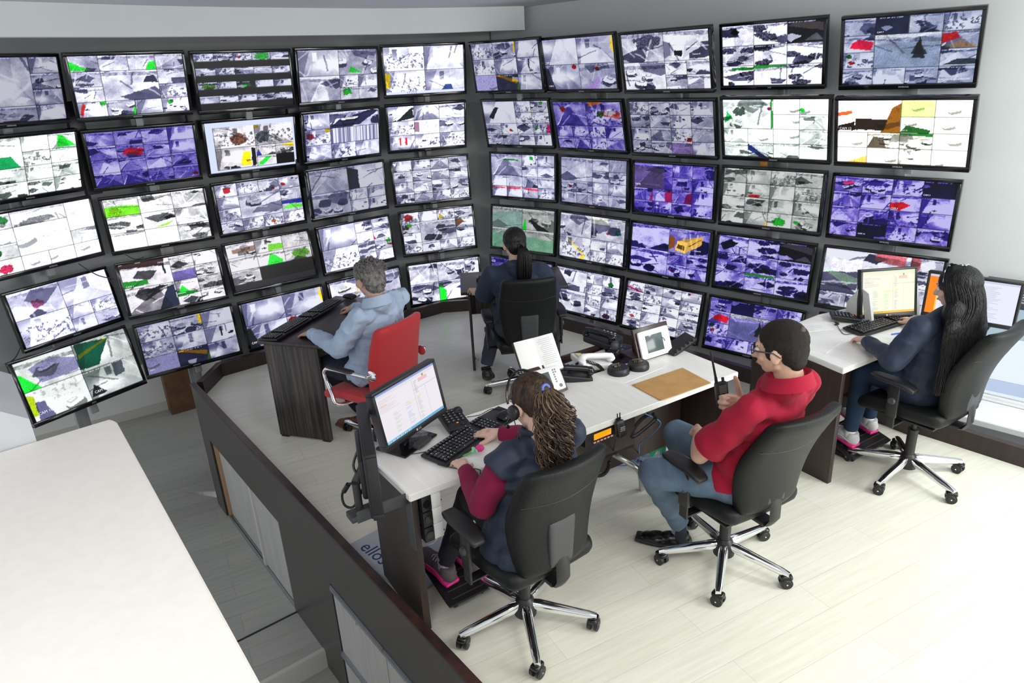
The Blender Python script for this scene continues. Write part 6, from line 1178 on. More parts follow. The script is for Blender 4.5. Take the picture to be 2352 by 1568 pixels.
def shoe(parent, heel, fd, mu, ms, up=(0, 0, 1), L_=0.27, W_=0.048, H_=0.075, stripe=None, lace=None):
    """heel point on the ground, fd toe direction"""
    fd = V(fd).normalized(); up = V(up); up = (up - fd * up.dot(fd)).normalized(); sd = fd.cross(up)
    M_ = Matrix((fd, -sd, up)).transposed().to_4x4(); M_.translation = V(heel)
    s = Sh(); P_ = lambda x, y, z: M_ @ V((x, y, z)); M3 = M_.to_3x3()
    s.ell(P_(0.045, 0, 0.045), (0.050, W_ * 0.80, 0.045), M3); s.ell(P_(0.10, 0, 0.040), (0.07, W_ * 0.86, 0.042), M3); s.ell(P_(0.17, 0.002, 0.032), (0.07, W_, 0.033), M3); s.ell(P_(0.215, 0.002, 0.028), (0.055, W_ * 0.88, 0.026), M3)
    s.cap(P_(0.048, 0, 0.05), P_(0.05, 0, H_ + 0.015), 0.042, 0.037, flat1=True)
    o = blob('shoe', s, mu, parent, 0.005, 4)
    b = B(); b._merge(rbm((L_ / 2, W_, 0.012), 0.011, 8, lambda a, b2, c, p: (p.x, p.y * (1 - 0.28 * max(0, abs(a + 0.0) - 0.35) ** 1.2 - (0.16 if -0.7 < a < 0.1 else 0) * math.sin((a + 0.7) / 0.8 * 3.14)), p.z + 0.006 * max(0, a) ** 2)), M_ @ Matrix.Translation((L_ / 2, 0, 0.012)), 0, True)
    b.build('sole', ms, o, world=True)
    if stripe:
        for q in (-1, 1):
            b = B(); b.tube([P_(0.03, W_ * 0.82 * q, 0.035), P_(0.09, W_ * 0.98 * q, 0.052), P_(0.15, W_ * 1.0 * q, 0.040), P_(0.20, W_ * 0.99 * q, 0.028)], [0.004, 0.006, 0.005, 0.003], 6); b.build('side_stripe', stripe, o, world=True)
    if lace:
        b = B()
        for i in range(4): b.tube([P_(0.10 + i * 0.02, -0.022, 0.082 - i * 0.008), P_(0.108 + i * 0.02, 0, 0.090 - i * 0.008), P_(0.10 + i * 0.02, 0.022, 0.082 - i * 0.008)], 0.003, 6)
        b.build('laces', lace, o, world=True)
    return o
def leg(s, hip, knee, ankle, k=1.0, flat=True): s.chain([V(hip), V(knee)], [0.088 * k, 0.062 * k]); s.chain([V(knee), V(knee).lerp(V(ankle), 0.35), V(ankle)], [0.060 * k, 0.058 * k, 0.042 * k], flat1=flat)
f122 = V((math.cos(R(122)), math.sin(R(122)), 0))
# ---------------- A: woman with curly ponytail, headset, navy vest
A = person((0.02, 2.55, 0), 'person with curly ponytail and headset, navy vest over burgundy sleeves, typing')
hipA, nkA = V((0.020, 2.495, 0.565)), V((0.095, 2.485, 1.015)); lsA, rsA = V((-0.055, 2.400, 0.945)), V((0.235, 2.585, 0.955))
leA, lwA = V(at(1108, 1160, 0.745)), V(at(1066, 1075, 0.790)); reA, rwA = V((0.13, 2.83, 0.80)), V(at(1145, 994, 0.795))
HA = head_frame(at(1221, 925, 1.135), 130, -24, 6)
s = Sh(); head(s, HA, 0.98); s.cap(nkA + V((0, 0.02, -0.05)), nkA + V((0, 0.01, 0.03)), 0.052); torso(s, hipA, nkA, lsA, rsA, 122, 0.88)
s.chain([lsA, leA, lwA], [0.045, 0.038, 0.024]); s.chain([rsA, reA, rwA], [0.045, 0.038, 0.024])
hand(s, lwA, at(1042, 1040, 0.778) - lwA, (0.1, 0.1, 1), -1, (28, 32, 18), sc=0.95); hand(s, rwA, V(at(1100, 992, 0.785)) - rwA, (0, -0.1, 1), 1, (10, 20, 12), 7, sc=0.95)
lkA, rkA = V((-0.23, 2.78, 0.545)), V((-0.06, 2.90, 0.545)); laA, raA = V(at(1022, 1290, 0.19)), V(at(1085, 1275, 0.19))
leg(s, hipA + V((-0.07, -0.03, 0)), lkA, laA, 0.8); leg(s, hipA + V((0.08, 0.04, 0)), rkA, raA, 0.8)
blob('body', s, SKIN2, A, 0.0045, 3)
face(HA, A, 0.98)
BUR = cloth('burgundy_knit', (0.20, 0.006, 0.045), 0.85, b_=0.35, bs=300)
for (sh_, el, wr_) in ((lsA, leA, lwA), (rsA, reA, rwA)):
    s = Sh(); s.chain([sh_.lerp(el, 0.20), sh_.lerp(el, 0.5), el, el.lerp(wr_, 0.5), wr_ - (wr_ - el).normalized() * 0.005], [0.056, 0.064, 0.056, 0.046, 0.034], flat1=True); blob('sleeve', s, BUR, A, 0.007, 4, 0.005, 11)
s = Sh(); torso(s, hipA, nkA, lsA, rsA, 122, 1.06, 1.08, 1.1); s.chain([nkA + V((0, 0, -0.05)), nkA + V((-0.004, 0.005, 0.012))], [0.085, 0.074], flat1=True)
s.cap(lsA.lerp(rsA, 0.06), lsA.lerp(leA, 0.22), 0.068, 0.078, flat1=True); s.cap(rsA.lerp(lsA, 0.06), rsA.lerp(reA, 0.22), 0.068, 0.078, flat1=True); s.ell(hipA + V((-0.0, 0.0, -0.05)), (0.215, 0.175, 0.13), Matrix.Rotation(R(32), 3, 'Z')); s.ell(hipA + f122 * -0.10 + V((0, 0, -0.04)), (0.20, 0.10, 0.12), Matrix.Rotation(R(32), 3, 'Z'))
NAVY = cloth('navy_padded_cloth', (0.022, 0.031, 0.058), 0.58, b_=0.45, bs=22)
v_ = blob('vest', s, NAVY, A, 0.0075, 3, 0.011, 7, (1, 1, 2.0))
b = B(); cen = nkA + V((-0.004, 0.004, 0.008)); b.tube([cen + (Matrix.Rotation(R(32), 3, 'Z') @ V((0.070 * math.cos(a), 0.072 * math.sin(a), 0.012 - 0.020 * math.sin(a)))) for a in [R(-250 + i * 10) for i in range(33)]], 0.012, 8); b.build('collar', NAVY, v_, world=True)
s = Sh(); leg(s, hipA + V((-0.07, -0.03, 0)), lkA, laA, 1.0); leg(s, hipA + V((0.08, 0.04, 0)), rkA, raA, 1.0); blob('trousers', s, cloth('black_leggings', (0.012, 0.013, 0.018), 0.8, b_=0.3, bs=120), A, 0.008, 4, 0.004, 9)
for q in (laA, raA): s = Sh(); s.cap(q + V((0, 0, 0.02)), q - V((0, 0, 0.07)), 0.038, 0.036); blob('sock', s, cloth('lilac_sock', (0.42, 0.32, 0.48), 0.9), A, 0.006, 3)
SNK = cloth('grey_mesh_shoe', (0.11, 0.09, 0.10), 0.7, bs=200); PINK = mat('pink_rubber', (0.80, 0.03, 0.25), 0.5); SIL = mat('silver_trim', (0.55, 0.55, 0.58), 0.35)
shoe(A, laA + V((0.035, -0.045, -0.105)), (-0.62, 0.75, 0.16), SNK, PINK, stripe=PINK, lace=SIL); shoe(A, raA + V((0.035, -0.045, -0.105)), (-0.52, 0.82, 0.14), SNK, PINK, stripe=PINK, lace=SIL)
# hair
HC = hairmat('brown_streaked_hair', (0.008, 0.005, 0.004), (0.060, 0.034, 0.018), 0.42, 40)
def haircap(H, sc, shapes, m_, parent, wr=0.003, wsc=30, vox=0.005):
    s = Sh(); M3 = H.to_3x3().normalized()
    for (c_, r_) in shapes: s.ell(H @ V([q * sc for q in c_]), tuple(q * sc for q in r_), M3)
    return blob('hair', s, m_, parent, vox, 3, wr, wsc)
hc = haircap(HA, 1.0, [((0, -0.018, 0.036), (0.083, 0.098, 0.088)), ((0, -0.050, 0.000), (0.070, 0.062, 0.075)), ((0, -0.082, 0.035), (0.030, 0.030, 0.030))], HC, A)
rnd_ = random.Random(12); tie = HA @ V((0.0, -0.108, 0.045)); HCL = [mat('curl_dark', (0.022, 0.013, 0.009), 0.45), mat('curl_mid', (0.065, 0.040, 0.024), 0.45), mat('curl_light', (0.22, 0.14, 0.075), 0.45)]
bs_ = [B(), B(), B()]
for i in range(430):
    a = rnd_.random() * 6.283; rr_ = 0.070 * math.sqrt(rnd_.random()); ln = 0.24 + 0.11 * rnd_.random() - 0.3 * rr_
    top = tie + V((math.cos(a) * 0.012, math.sin(a) * 0.012, 0)); pts = []; ph = rnd_.random() * 6.28; cr_ = 0.009 + 0.008 * rnd_.random(); fr = 70 + 60 * rnd_.random()
    out = V((math.cos(a), math.sin(a), 0)) * rr_ + V((0.030, -0.075, 0))
    for k in range(26):
        t_ = k / 25; sp_ = min(1, t_ * 3.2); fall = ln * (t_ ** 1.25)
        q = top + out * (sp_ * (1.0 - 0.25 * t_)) + V((0, 0, 0.012 * math.sin(min(1, t_ * 4) * 3.14) - fall)); ph2 = ph + fr * t_ * ln
        q += V((math.cos(ph2), math.sin(ph2), 0)) * cr_ * min(1, t_ * 4); pts.append(q)
    bs_[0 if rnd_.random() < 0.42 else (1 if rnd_.random() < 0.62 else 2)].tube(pts, [0.0024 * (1 - 0.5 * k / 25) for k in range(26)], 5)
pt = bs_[0].build('ponytail', HCL[0], hc, world=True)
bs_[1].build('ponytail_curls', HCL[1], hc, world=True); bs_[2].build('ponytail_highlights', HCL[2], hc, world=True)
b = B(); sw_ = B()
for i in range(46):
    a = -2.5 + 5.0 * i / 45; st_ = HA @ V((0.080 * math.sin(a), 0.05 + 0.03 * math.cos(a) - 0.02 * abs(math.sin(a)), 0.085 - 0.05 * abs(math.sin(a)))); md = HA @ V((0.070 * math.sin(a * 0.85), -0.055, 0.120 - 0.065 * abs(math.sin(a * 0.9))))
    (b if i % 3 else sw_).tube(spline([st_, md, tie], 8), 0.0022, 5)
b.build('pulled_back_strands', HCL[0], hc, world=True); sw_.build('light_strands', HCL[2], hc, world=True)
b = B(); b.tube([tie + (HA.to_3x3() @ V((0.017 * math.cos(a), 0, 0.017 * math.sin(a)))) for a in [i * 0.5236 for i in range(13)]], 0.007, 8); b.build('hair_tie', mat('blue_elastic', (0.10, 0.16, 0.50), 0.6), A, world=True)
hd = thing('headset', tuple(HA.translation), 0, 'black headset with microphone worn by the woman with curly hair', 'headset')
b = B(); b.tube([HA @ V((-0.098 * math.sin(a), 0.022 + 0.006 * math.cos(a), 0.015 + 0.122 * math.cos(a))) for a in [R(-88 + i * 11) for i in range(17)]], 0.005, 8); b.build('headband', BLACK, hd, world=True)
for q in (-1, 1):
    b = B(); b.lathe(HA @ V((0.080 * q, 0.012, -0.018)), [(0.0, 0), (0.028, 0), (0.031, 0.008), (0.028, 0.018), (0.018, 0.024), (0, 0.024)], 22, axis=(HA.to_3x3() @ V((q, 0, 0)))); b.build('ear_cushion', BLACKM, hd, world=True)
b = B(); b.tube(spline([HA @ V((-0.098, 0.02, -0.03)), HA @ V((-0.095, 0.07, -0.06)), HA @ V((-0.06, 0.115, -0.075))], 6), 0.0028, 6); b.ball(HA @ V((-0.055, 0.12, -0.076)), 0.009); b.build('microphone_boom', BLACK, hd, world=True)
b = B(); b.tube(spline([HA @ V((-0.095, 0.01, -0.045)), HA @ V((-0.10, 0.0, -0.12)), V(at(1190, 1000, 0.93)), V(at(1165, 1030, 0.86))], 6), 0.002, 6); b.build('cord', BLACK, hd, world=True)
b = B(); b.ball(HA @ V((-0.080, -0.004, -0.043)), 0.004, n=8); b.build('earring', CHROME, A, world=True)
b = B(); q = lwA.lerp(V(at(1055, 1052, 0.775)), 0.95) + V((-0.008, -0.02, 0.0)); 
b.bm.free()
sp_ = thing('smartphone', D(0.475, 0.36, 0.757), R(33 + 5), 'bronze phone under the right hand of the curly haired woman', 'phone')
b = B(); rb(b, (0.035, 0.068, 0.0045), 0.004, 5); b.build('body', mat('bronze_case', (0.16, 0.10, 0.06), 0.4), sp_)

# ---------------- B: grey-haired man in light blue shirt on the red chair
Bm = person((-0.95, 4.35, 0), 'person with grey hair in a light blue shirt, hand on the dark desk')
hipB, nkB = V((-0.93, 4.27, 0.565)), V((-0.835, 4.240, 1.080)); lsB, rsB = V((-0.925, 4.065, 1.005)), V((-0.72, 4.44, 1.005))
leB, lwB = V((-1.085, 4.10, 0.790)), V(at(716, 766, 0.790)); reB, rwB = V((-0.955, 4.62, 0.83)), V(at(816, 706, 0.79))
HB = head_frame(at(848, 641, 1.215), 135, -12)
s = Sh(); head(s, HB, 1.02); s.cap(nkB + V((0, 0, -0.06)), nkB + V((-0.005, 0, 0.04)), 0.058); torso(s, hipB, nkB, lsB, rsB, 140, 0.92)
s.chain([lsB, leB, lwB], [0.048, 0.040, 0.027]); s.chain([rsB, reB, rwB], [0.048, 0.040, 0.027])
hand(s, lwB, V(at(690, 765, 0.765)) - lwB, (0, 0, 1), -1, (8, 14, 8), 8, sc=1.0); hand(s, rwB, V(at(796, 706, 0.775)) - rwB, (0.1, 0, 1), 1, (18, 25, 15), 6)
lkB, rkB = V((-1.27, 4.44, 0.545)), V((-1.12, 4.62, 0.545)); laB, raB = V((-1.105, 4.535, 0.12)), V((-1.02, 4.70, 0.12))
leg(s, hipB + V((-0.05, -0.06, 0)), lkB, laB, 0.8); leg(s, hipB + V((0.05, 0.06, 0)), rkB, raB, 0.8)
blob('body', s, SKIN, Bm, 0.005, 3); face(HB, Bm, 1.02, brow=(0.2, 0.19, 0.18))
SHB = cloth('light_blue_shirt', (0.40, 0.50, 0.66), 0.8, b_=0.3, bs=50)
s = Sh(); torso(s, hipB + V((0, 0, 0.02)), nkB, lsB, rsB, 140, 1.06, 1.05, 1.05)
for (sh_, el, wr_) in ((lsB, leB, lwB), (rsB, reB, rwB)): s.chain([sh_, sh_.lerp(el, 0.5), el, el.lerp(wr_, 0.5), wr_ - (wr_ - el).normalized() * 0.01], [0.060, 0.069, 0.062, 0.050, 0.040], flat1=True)
nQ = HB @ V((0, -0.030, -0.112)); s.chain([(lsB + rsB) / 2 + V((0, 0, 0.01)), nQ + V((0, 0, -0.012))], [0.095, 0.071], flat1=True)
sb = blob('shirt', s, SHB, Bm, 0.007, 4, 0.011, 11)
for (el, wr_) in ((leB, lwB), (reB, rwB)): d = (wr_ - el).normalized(); b = B(); b.cyl(wr_ - d * 0.06, wr_ - d * 0.006, 0.044, 0.041, n=20); b.build('cuff', SHB, sb, world=True)
b = B(); M3 = Matrix.Rotation(R(50), 3, 'Z')
for (r0, dz_) in ((0.066, 0.030), (0.080, 0.006)): pass
b.grid(lambda u, v: nQ + V((0, 0, -0.032)) + M3 @ V(((0.068 + 0.036 * v) * math.cos(R(-250 + 320 * u)), (0.068 + 0.036 * v) * math.sin(R(-250 + 320 * u)), 0.014 + 0.030 * math.sin(min(1, v * 3) * 1.57) - 0.060 * max(0, v - 0.33) / 0.67 - 0.02 * math.sin(R(-250 + 320 * u)))), 30, 6); b.build('collar', SHB, sb, world=True)
b = B(); q = (lsB + rsB) / 2 + V((0.075, -0.05, -0.06)); b.grid(lambda u, v: q + V((0.02, 0.02, 0)) + V((0.004 + 0.01 * math.sin(v * 3), -0.004 - 0.008 * math.sin(v * 3), 0)) * (1 - abs(u * 2 - 1)) + V((0.012, 0.016, 0)) * (u - 0.5) + V((0.02, -0.014, -0.16)) * v, 4, 8); b.build('back_pleat', SHB, sb, world=True)
s = Sh(); leg(s, hipB + V((-0.05, -0.06, 0)), lkB, laB + V((0, 0, 0.02)), 1.12); leg(s, hipB + V((0.05, 0.06, 0)), rkB, raB + V((0, 0, 0.02)), 1.12); s.ell(hipB + V((0, 0, -0.01)), (0.175, 0.145, 0.10), Matrix.Rotation(R(50), 3, 'Z')); blob('trousers', s, cloth('navy_trousers', (0.010, 0.013, 0.028), 0.8), Bm, 0.008, 4, 0.007, 9)
BRN = mat('brown_leather', (0.22, 0.075, 0.035), 0.5, nscale=20, namt=0.15); TAN = mat('tan_sole', (0.20, 0.12, 0.07), 0.7)
shoe(Bm, laB + V((0.055, -0.025, -0.12)), (-0.93, 0.30, 0.02), BRN, TAN, lace=BRN); shoe(Bm, raB + V((0.05, -0.03, -0.12)), (-0.85, 0.5, 0), BRN, TAN, lace=BRN)
GH = hairmat('grey_hair', (0.055, 0.050, 0.046), (0.26, 0.25, 0.245), 0.6, 55, (1, 1, 0.6))
hb = haircap(HB, 1.02, [((0, -0.014, 0.044), (0.086, 0.100, 0.082)), ((0, -0.052, -0.004), (0.072, 0.064, 0.078)), ((0, 0.045, 0.085), (0.055, 0.035, 0.028)), ((0, -0.060, -0.045), (0.055, 0.045, 0.045))], GH, Bm, 0.009, 34)
b = B(); rnd_ = random.Random(5)
for i in range(260):
    a = rnd_.random() * 6.283; e = rnd_.random() * 1.5; d = V((math.cos(a) * math.cos(e), math.sin(a) * math.cos(e) * 1.0 - 0.25, math.sin(e)))
    if d.y > 0.6 and d.z < 0.5: continue
    p0 = V((0.084 * d.x, 0.098 * d.y - 0.012, 0.080 * d.z + 0.045)); t_ = V((rnd_.random() - 0.5, -0.6, rnd_.random() - 0.6)) * 0.030
    b.tube([HB @ (p0 * 0.99), HB @ (p0 * 1.06 + t_ * 0.5), HB @ (p0 * 1.05 + t_)], [0.003, 0.0032, 0.001], 4)
b.build('tousled_strands', mat('grey_strand', (0.20, 0.19, 0.185), 0.6), hb, world=True)

# ---------------- C: ponytailed woman at the far small desk
C_ = person((0.06, 5.03, 0), 'person with straight dark ponytail in a dark blue shirt at the far desk')
hipC, nkC = V((0.085, 4.97, 0.565)), V((0.062, 4.945, 1.06)); lsC, rsC = V((-0.120, 4.98, 0.975)), V((0.235, 5.00, 0.975))
leC, lwC = V((-0.185, 5.08, 0.79)), V(at(1090, 670, 0.79)); reC, rwC = V((0.315, 5.12, 0.79)), V((0.28, 5.37, 0.79))
HC_ = head_frame(at(1181, 560, 1.195), 108, -12)
s = Sh(); head(s, HC_, 1.0); s.cap(nkC + V((0, 0, -0.06)), nkC + V((0, 0, 0.04)), 0.056); torso(s, hipC, nkC, lsC, rsC, 95, 0.95)
s.chain([lsC, leC, lwC], [0.050, 0.042, 0.027]); s.chain([rsC, reC, rwC], [0.050, 0.042, 0.027])
tp = hand(s, lwC, V(at(1081, 650, 0.78)) - lwC, (0.3, 0, 1), -1, (20, 40, 30), 4, thumb=(0.55, 0.55, 0.65), tc=5); hand(s, rwC, (0, 1, -0.05), (0, 0, 1), 1, (15, 25, 15))
lkC, rkC = V((-0.10, 5.38, 0.56)), V((0.20, 5.38, 0.56)); laC, raC = V((-0.215, 5.20, 0.16)), V((0.20, 5.25, 0.15))
leg(s, hipC + V((-0.09, 0, 0)), lkC, laC, 0.85); leg(s, hipC + V((0.09, 0, 0)), rkC, raC, 0.85)
blob('body', s, SKIN2, C_, 0.005, 3); face(HC_, C_)
b = B(); b.ball(tp[4] + V((0, 0, 0.004)), (0.006, 0.006, 0.008), n=8); b.build('red_nail', mat('red_nail', (0.5, 0.01, 0.03), 0.2), C_, world=True)
s = Sh(); torso(s, hipC, nkC, lsC, rsC, 95, 1.08, 1.08, 1.10); 
for (sh_, el) in ((lsC, leC), (rsC, reC)): s.chain([sh_, sh_.lerp(el, 0.5), el + (el - sh_) * 0.08], [0.072, 0.080, 0.078], flat1=True)
nC = HC_ @ V((0, -0.030, -0.112)); s.chain([(lsC + rsC) / 2 + V((0, 0, 0.01)), nC + V((0, 0, -0.012))], [0.095, 0.070], flat1=True)
SHC = cloth('dark_slate_blue_shirt', (0.030, 0.042, 0.075), 0.85, b_=0.3, bs=40); sc_o = blob('shirt', s, SHC, C_, 0.008, 4, 0.008, 8)
s = Sh(); s.ell(nC + V((0.0, -0.045, -0.02)), (0.088, 0.050, 0.032)); s.ell(nC + V((0.02, -0.065, -0.06)), (0.075, 0.035, 0.055)); blob('hood', s, SHC, sc_o, 0.007, 3, 0.004, 14)
s = Sh(); leg(s, hipC + V((-0.09, 0, 0)), lkC, laC, 1.15); leg(s, hipC + V((0.09, 0, 0)), rkC, raC, 1.15); s.ell(hipC, (0.22, 0.17, 0.11)); blob('trousers', s, cloth('slate_trousers', (0.045, 0.055, 0.085), 0.8), C_, 0.009, 4, 0.007, 8)
shoe(C_, laC + V((-0.01, 0.03, -0.02)), (0.10, 0.55, -0.62), BLACKM, BLACK, up=(0, -1, -0.6)); shoe(C_, raC + V((0.0, 0.03, -0.02)), (0.0, 0.55, -0.62), BLACKM, BLACK, up=(0, -1, -0.6))
BH = hairmat('black_straight_hair', (0.005, 0.004, 0.005), (0.014, 0.012, 0.012), 0.34, 60, (1, 1, 0.1))
hcc = haircap(HC_, 1.0, [((0, -0.018, 0.034), (0.085, 0.100, 0.090)), ((0, -0.055, -0.010), (0.072, 0.060, 0.075))], BH, C_, 0.002, 40)
def strands(name, n_, root, fn, r_, m_, parent, seed, seg=14, w_=5):
    b = B(); rr_ = random.Random(seed)
    for i in range(n_): pts = fn(rr_, i / n_); b.tube(spline(pts, seg // (len(pts) - 1)), [r_ * (1 - 0.6 * (k / (seg // (len(pts) - 1) * (len(pts) - 1)))) for k in range(seg // (len(pts) - 1) * (len(pts) - 1) + 1)], w_)
    return b.build(name, m_, parent, world=True)
tieC = HC_ @ V((0.012, -0.110, -0.015))
def ptC(rr_, t_):
    a = rr_.random() * 6.283; q = V((math.cos(a), math.sin(a) * 0.7, 0)) * math.sqrt(rr_.random()); ln = 0.27 + 0.06 * rr_.random()
    return [tieC + q * 0.014, tieC + V((0.014, -0.035, -0.03)) + q * 0.038, tieC + V((0.016, -0.045, -0.14)) + q * 0.056, tieC + V((0.004, -0.052, -ln)) + q * 0.046]
strands('ponytail', 420, tieC, ptC, 0.0034, BH, hcc, 3, 15)
b = B(); b.tube([tieC + V((0.018 * math.cos(a), -0.012, 0.018 * math.sin(a))) for a in [i * 0.5236 for i in range(13)]], 0.006, 8); b.build('hair_tie', BLACKM, C_, world=True)

# ---------------- D: man in red polo with a hand radio
Dm = person((1.02, 2.90, 0), 'person in a red polo shirt and jeans with glasses, holding a walkie-talkie')
hipD, nkD = V((1.030, 2.785, 0.565)), V((1.122, 2.600, 1.150)); lsD, rsD = V((0.965, 2.555, 1.035)), V((1.275, 2.770, 1.045))
leD, lwD = V(at(1607, 1045, 0.735)), V(at(1606, 995, 0.665)); reD, rwD = V((1.235, 2.915, 0.83)), V(at(1707, 922, 0.920))
HD = head_frame(at(1792, 800, 1.285), 142, -8)
s = Sh(); head(s, HD, 1.03); s.cap((lsD + rsD) / 2 + V((0, 0, -0.01)), HD @ V((0, -0.028, -0.11)), 0.058); torso(s, hipD, nkD - V((0, 0, 0.05)), lsD.lerp(rsD, 0.05), rsD.lerp(lsD, 0.05), 122, 0.84)
s.chain([lsD, lsD.lerp(leD, 0.5), leD, leD.lerp(lwD, 0.3), lwD], [0.050, 0.046, 0.040, 0.041, 0.028]); s.chain([rsD, reD, reD.lerp(rwD, 0.3), rwD], [0.050, 0.042, 0.042, 0.028])
RAD = V(at(1658, 905, 0.935))
hand(s, lwD, V((-0.12, 0.95, -0.25)), (-0.55, -0.1, 0.8), -1, (45, 60, 35), 2, sc=1.02, thumb=(0.75, 0.2, -0.6))
# radio frame: face towards the man and the viewer
rf = V((0.15, -0.95, 0.20)).normalized(); ru = (V((-0.10, 0.16, 0.98)) - rf * V((-0.10, 0.16, 0.98)).dot(rf)).normalized(); rx = ru.cross(rf) * -1
rx = rf.cross(ru) * -1
fd_ = (RAD + rf * -0.030 - rwD); fd_ = (V((-0.86, -0.30, 0.12)))
hand(s, rwD, fd_, -rf, 1, (10, 74, 55), 3, sc=1.12, thumb=(0.40, 0.88, -0.1), tc=-5)
lkD, rkD = V(at(1500, 1085, 0.575)), V((0.83, 3.20, 0.575)); laD, raD = V(at(1560, 1205, 0.13)), V((0.98, 3.42, 0.13))
leg(s, hipD + V((-0.06, -0.03, 0)), lkD, laD, 0.85); leg(s, hipD + V((0.07, 0.04, 0)), rkD, raD, 0.85)
blob('body', s, SKIN, Dm, 0.0045, 3); face(HD, Dm, 1.03)
REDP = cloth('crimson_pique', (0.33, 0.006, 0.030), 0.85, b_=0.22, bs=260)
s = Sh(); torso(s, hipD + V((0, 0, 0.02)), nkD, lsD, rsD, 122, 1.03, 1.04, 1.0); nP = HD @ V((0, -0.030, -0.112)); s.chain([(lsD + rsD) / 2 + V((0, 0, 0.01)), nP + V((0, 0, -0.012))], [0.100, 0.072], flat1=True)
for (sh_, el, tt) in ((lsD, leD, 0.80), (rsD, reD, 0.80)): s.chain([sh_, sh_.lerp(el, 0.45), sh_.lerp(el, tt)], [0.060, 0.074, 0.075], flat1=True)
pd_ = blob('polo_shirt', s, REDP, Dm, 0.0075, 4, 0.009, 8)
b = B(); M3 = Matrix.Rotation(R(40), 3, 'Z'); b.grid(lambda u, v: nP + V((0, 0, -0.034)) + M3 @ V(((0.070 + 0.036 * v) * math.cos(R(-245 + 310 * u)), (0.070 + 0.036 * v) * math.sin(R(-245 + 310 * u)), 0.016 + 0.030 * math.sin(min(1, v * 3) * 1.57) - 0.058 * max(0, v - 0.33) / 0.67 - 0.022 * math.sin(R(-245 + 310 * u)))), 32, 6); b.build('collar', REDP, pd_, world=True)
for (sh_, el) in ((lsD, leD), (rsD, reD)):
    F3 = frame(el - sh_); q = sh_.lerp(el, 0.79); b = B(); b.tube([q + F3 @ V((0, 0.075 * math.cos(a), 0.075 * math.sin(a))) for a in [i * 0.2618 for i in range(25)]], 0.004, 6); b.build('sleeve_hem', REDP, pd_, world=True)
JEAN = cloth('faded_denim', (0.10, 0.15, 0.215), 0.85, nm=0.25, b_=0.3, bs=220)
s = Sh(); leg(s, hipD + V((-0.06, -0.03, 0)), lkD, laD + V((0, 0, 0.01)), 1.15); leg(s, hipD + V((0.07, 0.04, 0)), rkD, raD, 1.15); s.ell(hipD + V((0, 0, -0.01)), (0.185, 0.150, 0.105), Matrix.Rotation(R(32), 3, 'Z')); jd = blob('jeans', s, JEAN, Dm, 0.008, 4, 0.006, 9)
s = Sh(); s.cap(laD + V((0, 0, 0.01)), laD - V((-0.005, 0.02, 0.055)), 0.036, 0.034); so = blob('sock', s, cloth('dark_sock', (0.03, 0.035, 0.05), 0.9), Dm, 0.006, 2)
b = B()
for k in range(4): b.tube([laD + V((0.0385 * math.cos(a), 0.0385 * math.sin(a), -0.012 - k * 0.009)) for a in [i * 0.35 for i in range(19)]], 0.0016, 5)
b.build('sock_stripes', mat('pale_stripe', (0.55, 0.58, 0.65), 0.8), so, world=True)
DRS = mat('black_dress_leather', (0.008, 0.008, 0.009), 0.22)
shoe(Dm, laD + V((0.060, -0.028, -0.13)), (-0.93, 0.36, 0), DRS, BLACKM, L_=0.29); shoe(Dm, raD + V((0.04, -0.05, -0.13)), (-0.6, 0.8, 0), DRS, BLACKM, L_=0.29)
DH = hairmat('short_dark_brown_hair', (0.007, 0.005, 0.004), (0.020, 0.014, 0.011), 0.60, 160, (1, 1, 1))
haircap(HD, 1.03, [((0, -0.016, 0.036), (0.080, 0.096, 0.083)), ((0, -0.048, 0.000), (0.073, 0.060, 0.074)), ((0, -0.062, -0.040), (0.058, 0.036, 0.045)), ((-0.066, 0.012, 0.0), (0.016, 0.024, 0.030)), ((0.066, 0.012, 0.0), (0.016, 0.024, 0.030))], DH, Dm, 0.0018, 90, 0.0045)
b = B(); b.ball(HD @ V((-0.004, -0.088, 0.078)), (0.020, 0.014, 0.020), HD.to_3x3().to_4x4()); b.build('thin_crown_patch', mat('thin_hair_scalp', (0.060, 0.036, 0.026), 0.6, nscale=160, namt=0.6), Dm, world=True)
gl = thing('glasses', tuple(HD @ V((0, 0.1, 0))), 0, 'dark framed glasses worn by the man in red', 'glasses'); b = B()
for q in (-1, 1):
    b.tube([HD @ V((0.033 * q + 0.026 * math.cos(a), 0.101 - 0.006 * abs(math.cos(a)), 0.004 + 0.019 * math.sin(a))) for a in [i * 0.349 for i in range(19)]], 0.0018, 6)
b.tube([HD @ V((-0.008, 0.104, 0.008)), HD @ V((0, 0.108, 0.010)), HD @ V((0.008, 0.104, 0.008))], 0.002, 6); b.build('frame', BLACKM, gl, world=True)
for q in (-1, 1):
    b = B(); b.tube([HD @ V((0.060 * q, 0.098, 0.010)), HD @ V((0.078 * q, 0.06, 0.010)), HD @ V((0.086 * q, 0.0, 0.008)), HD @ V((0.084 * q, -0.028, -0.012))], [0.003, 0.0034, 0.003, 0.0025], 6); b.build('temple', DKGREY, gl, world=True)
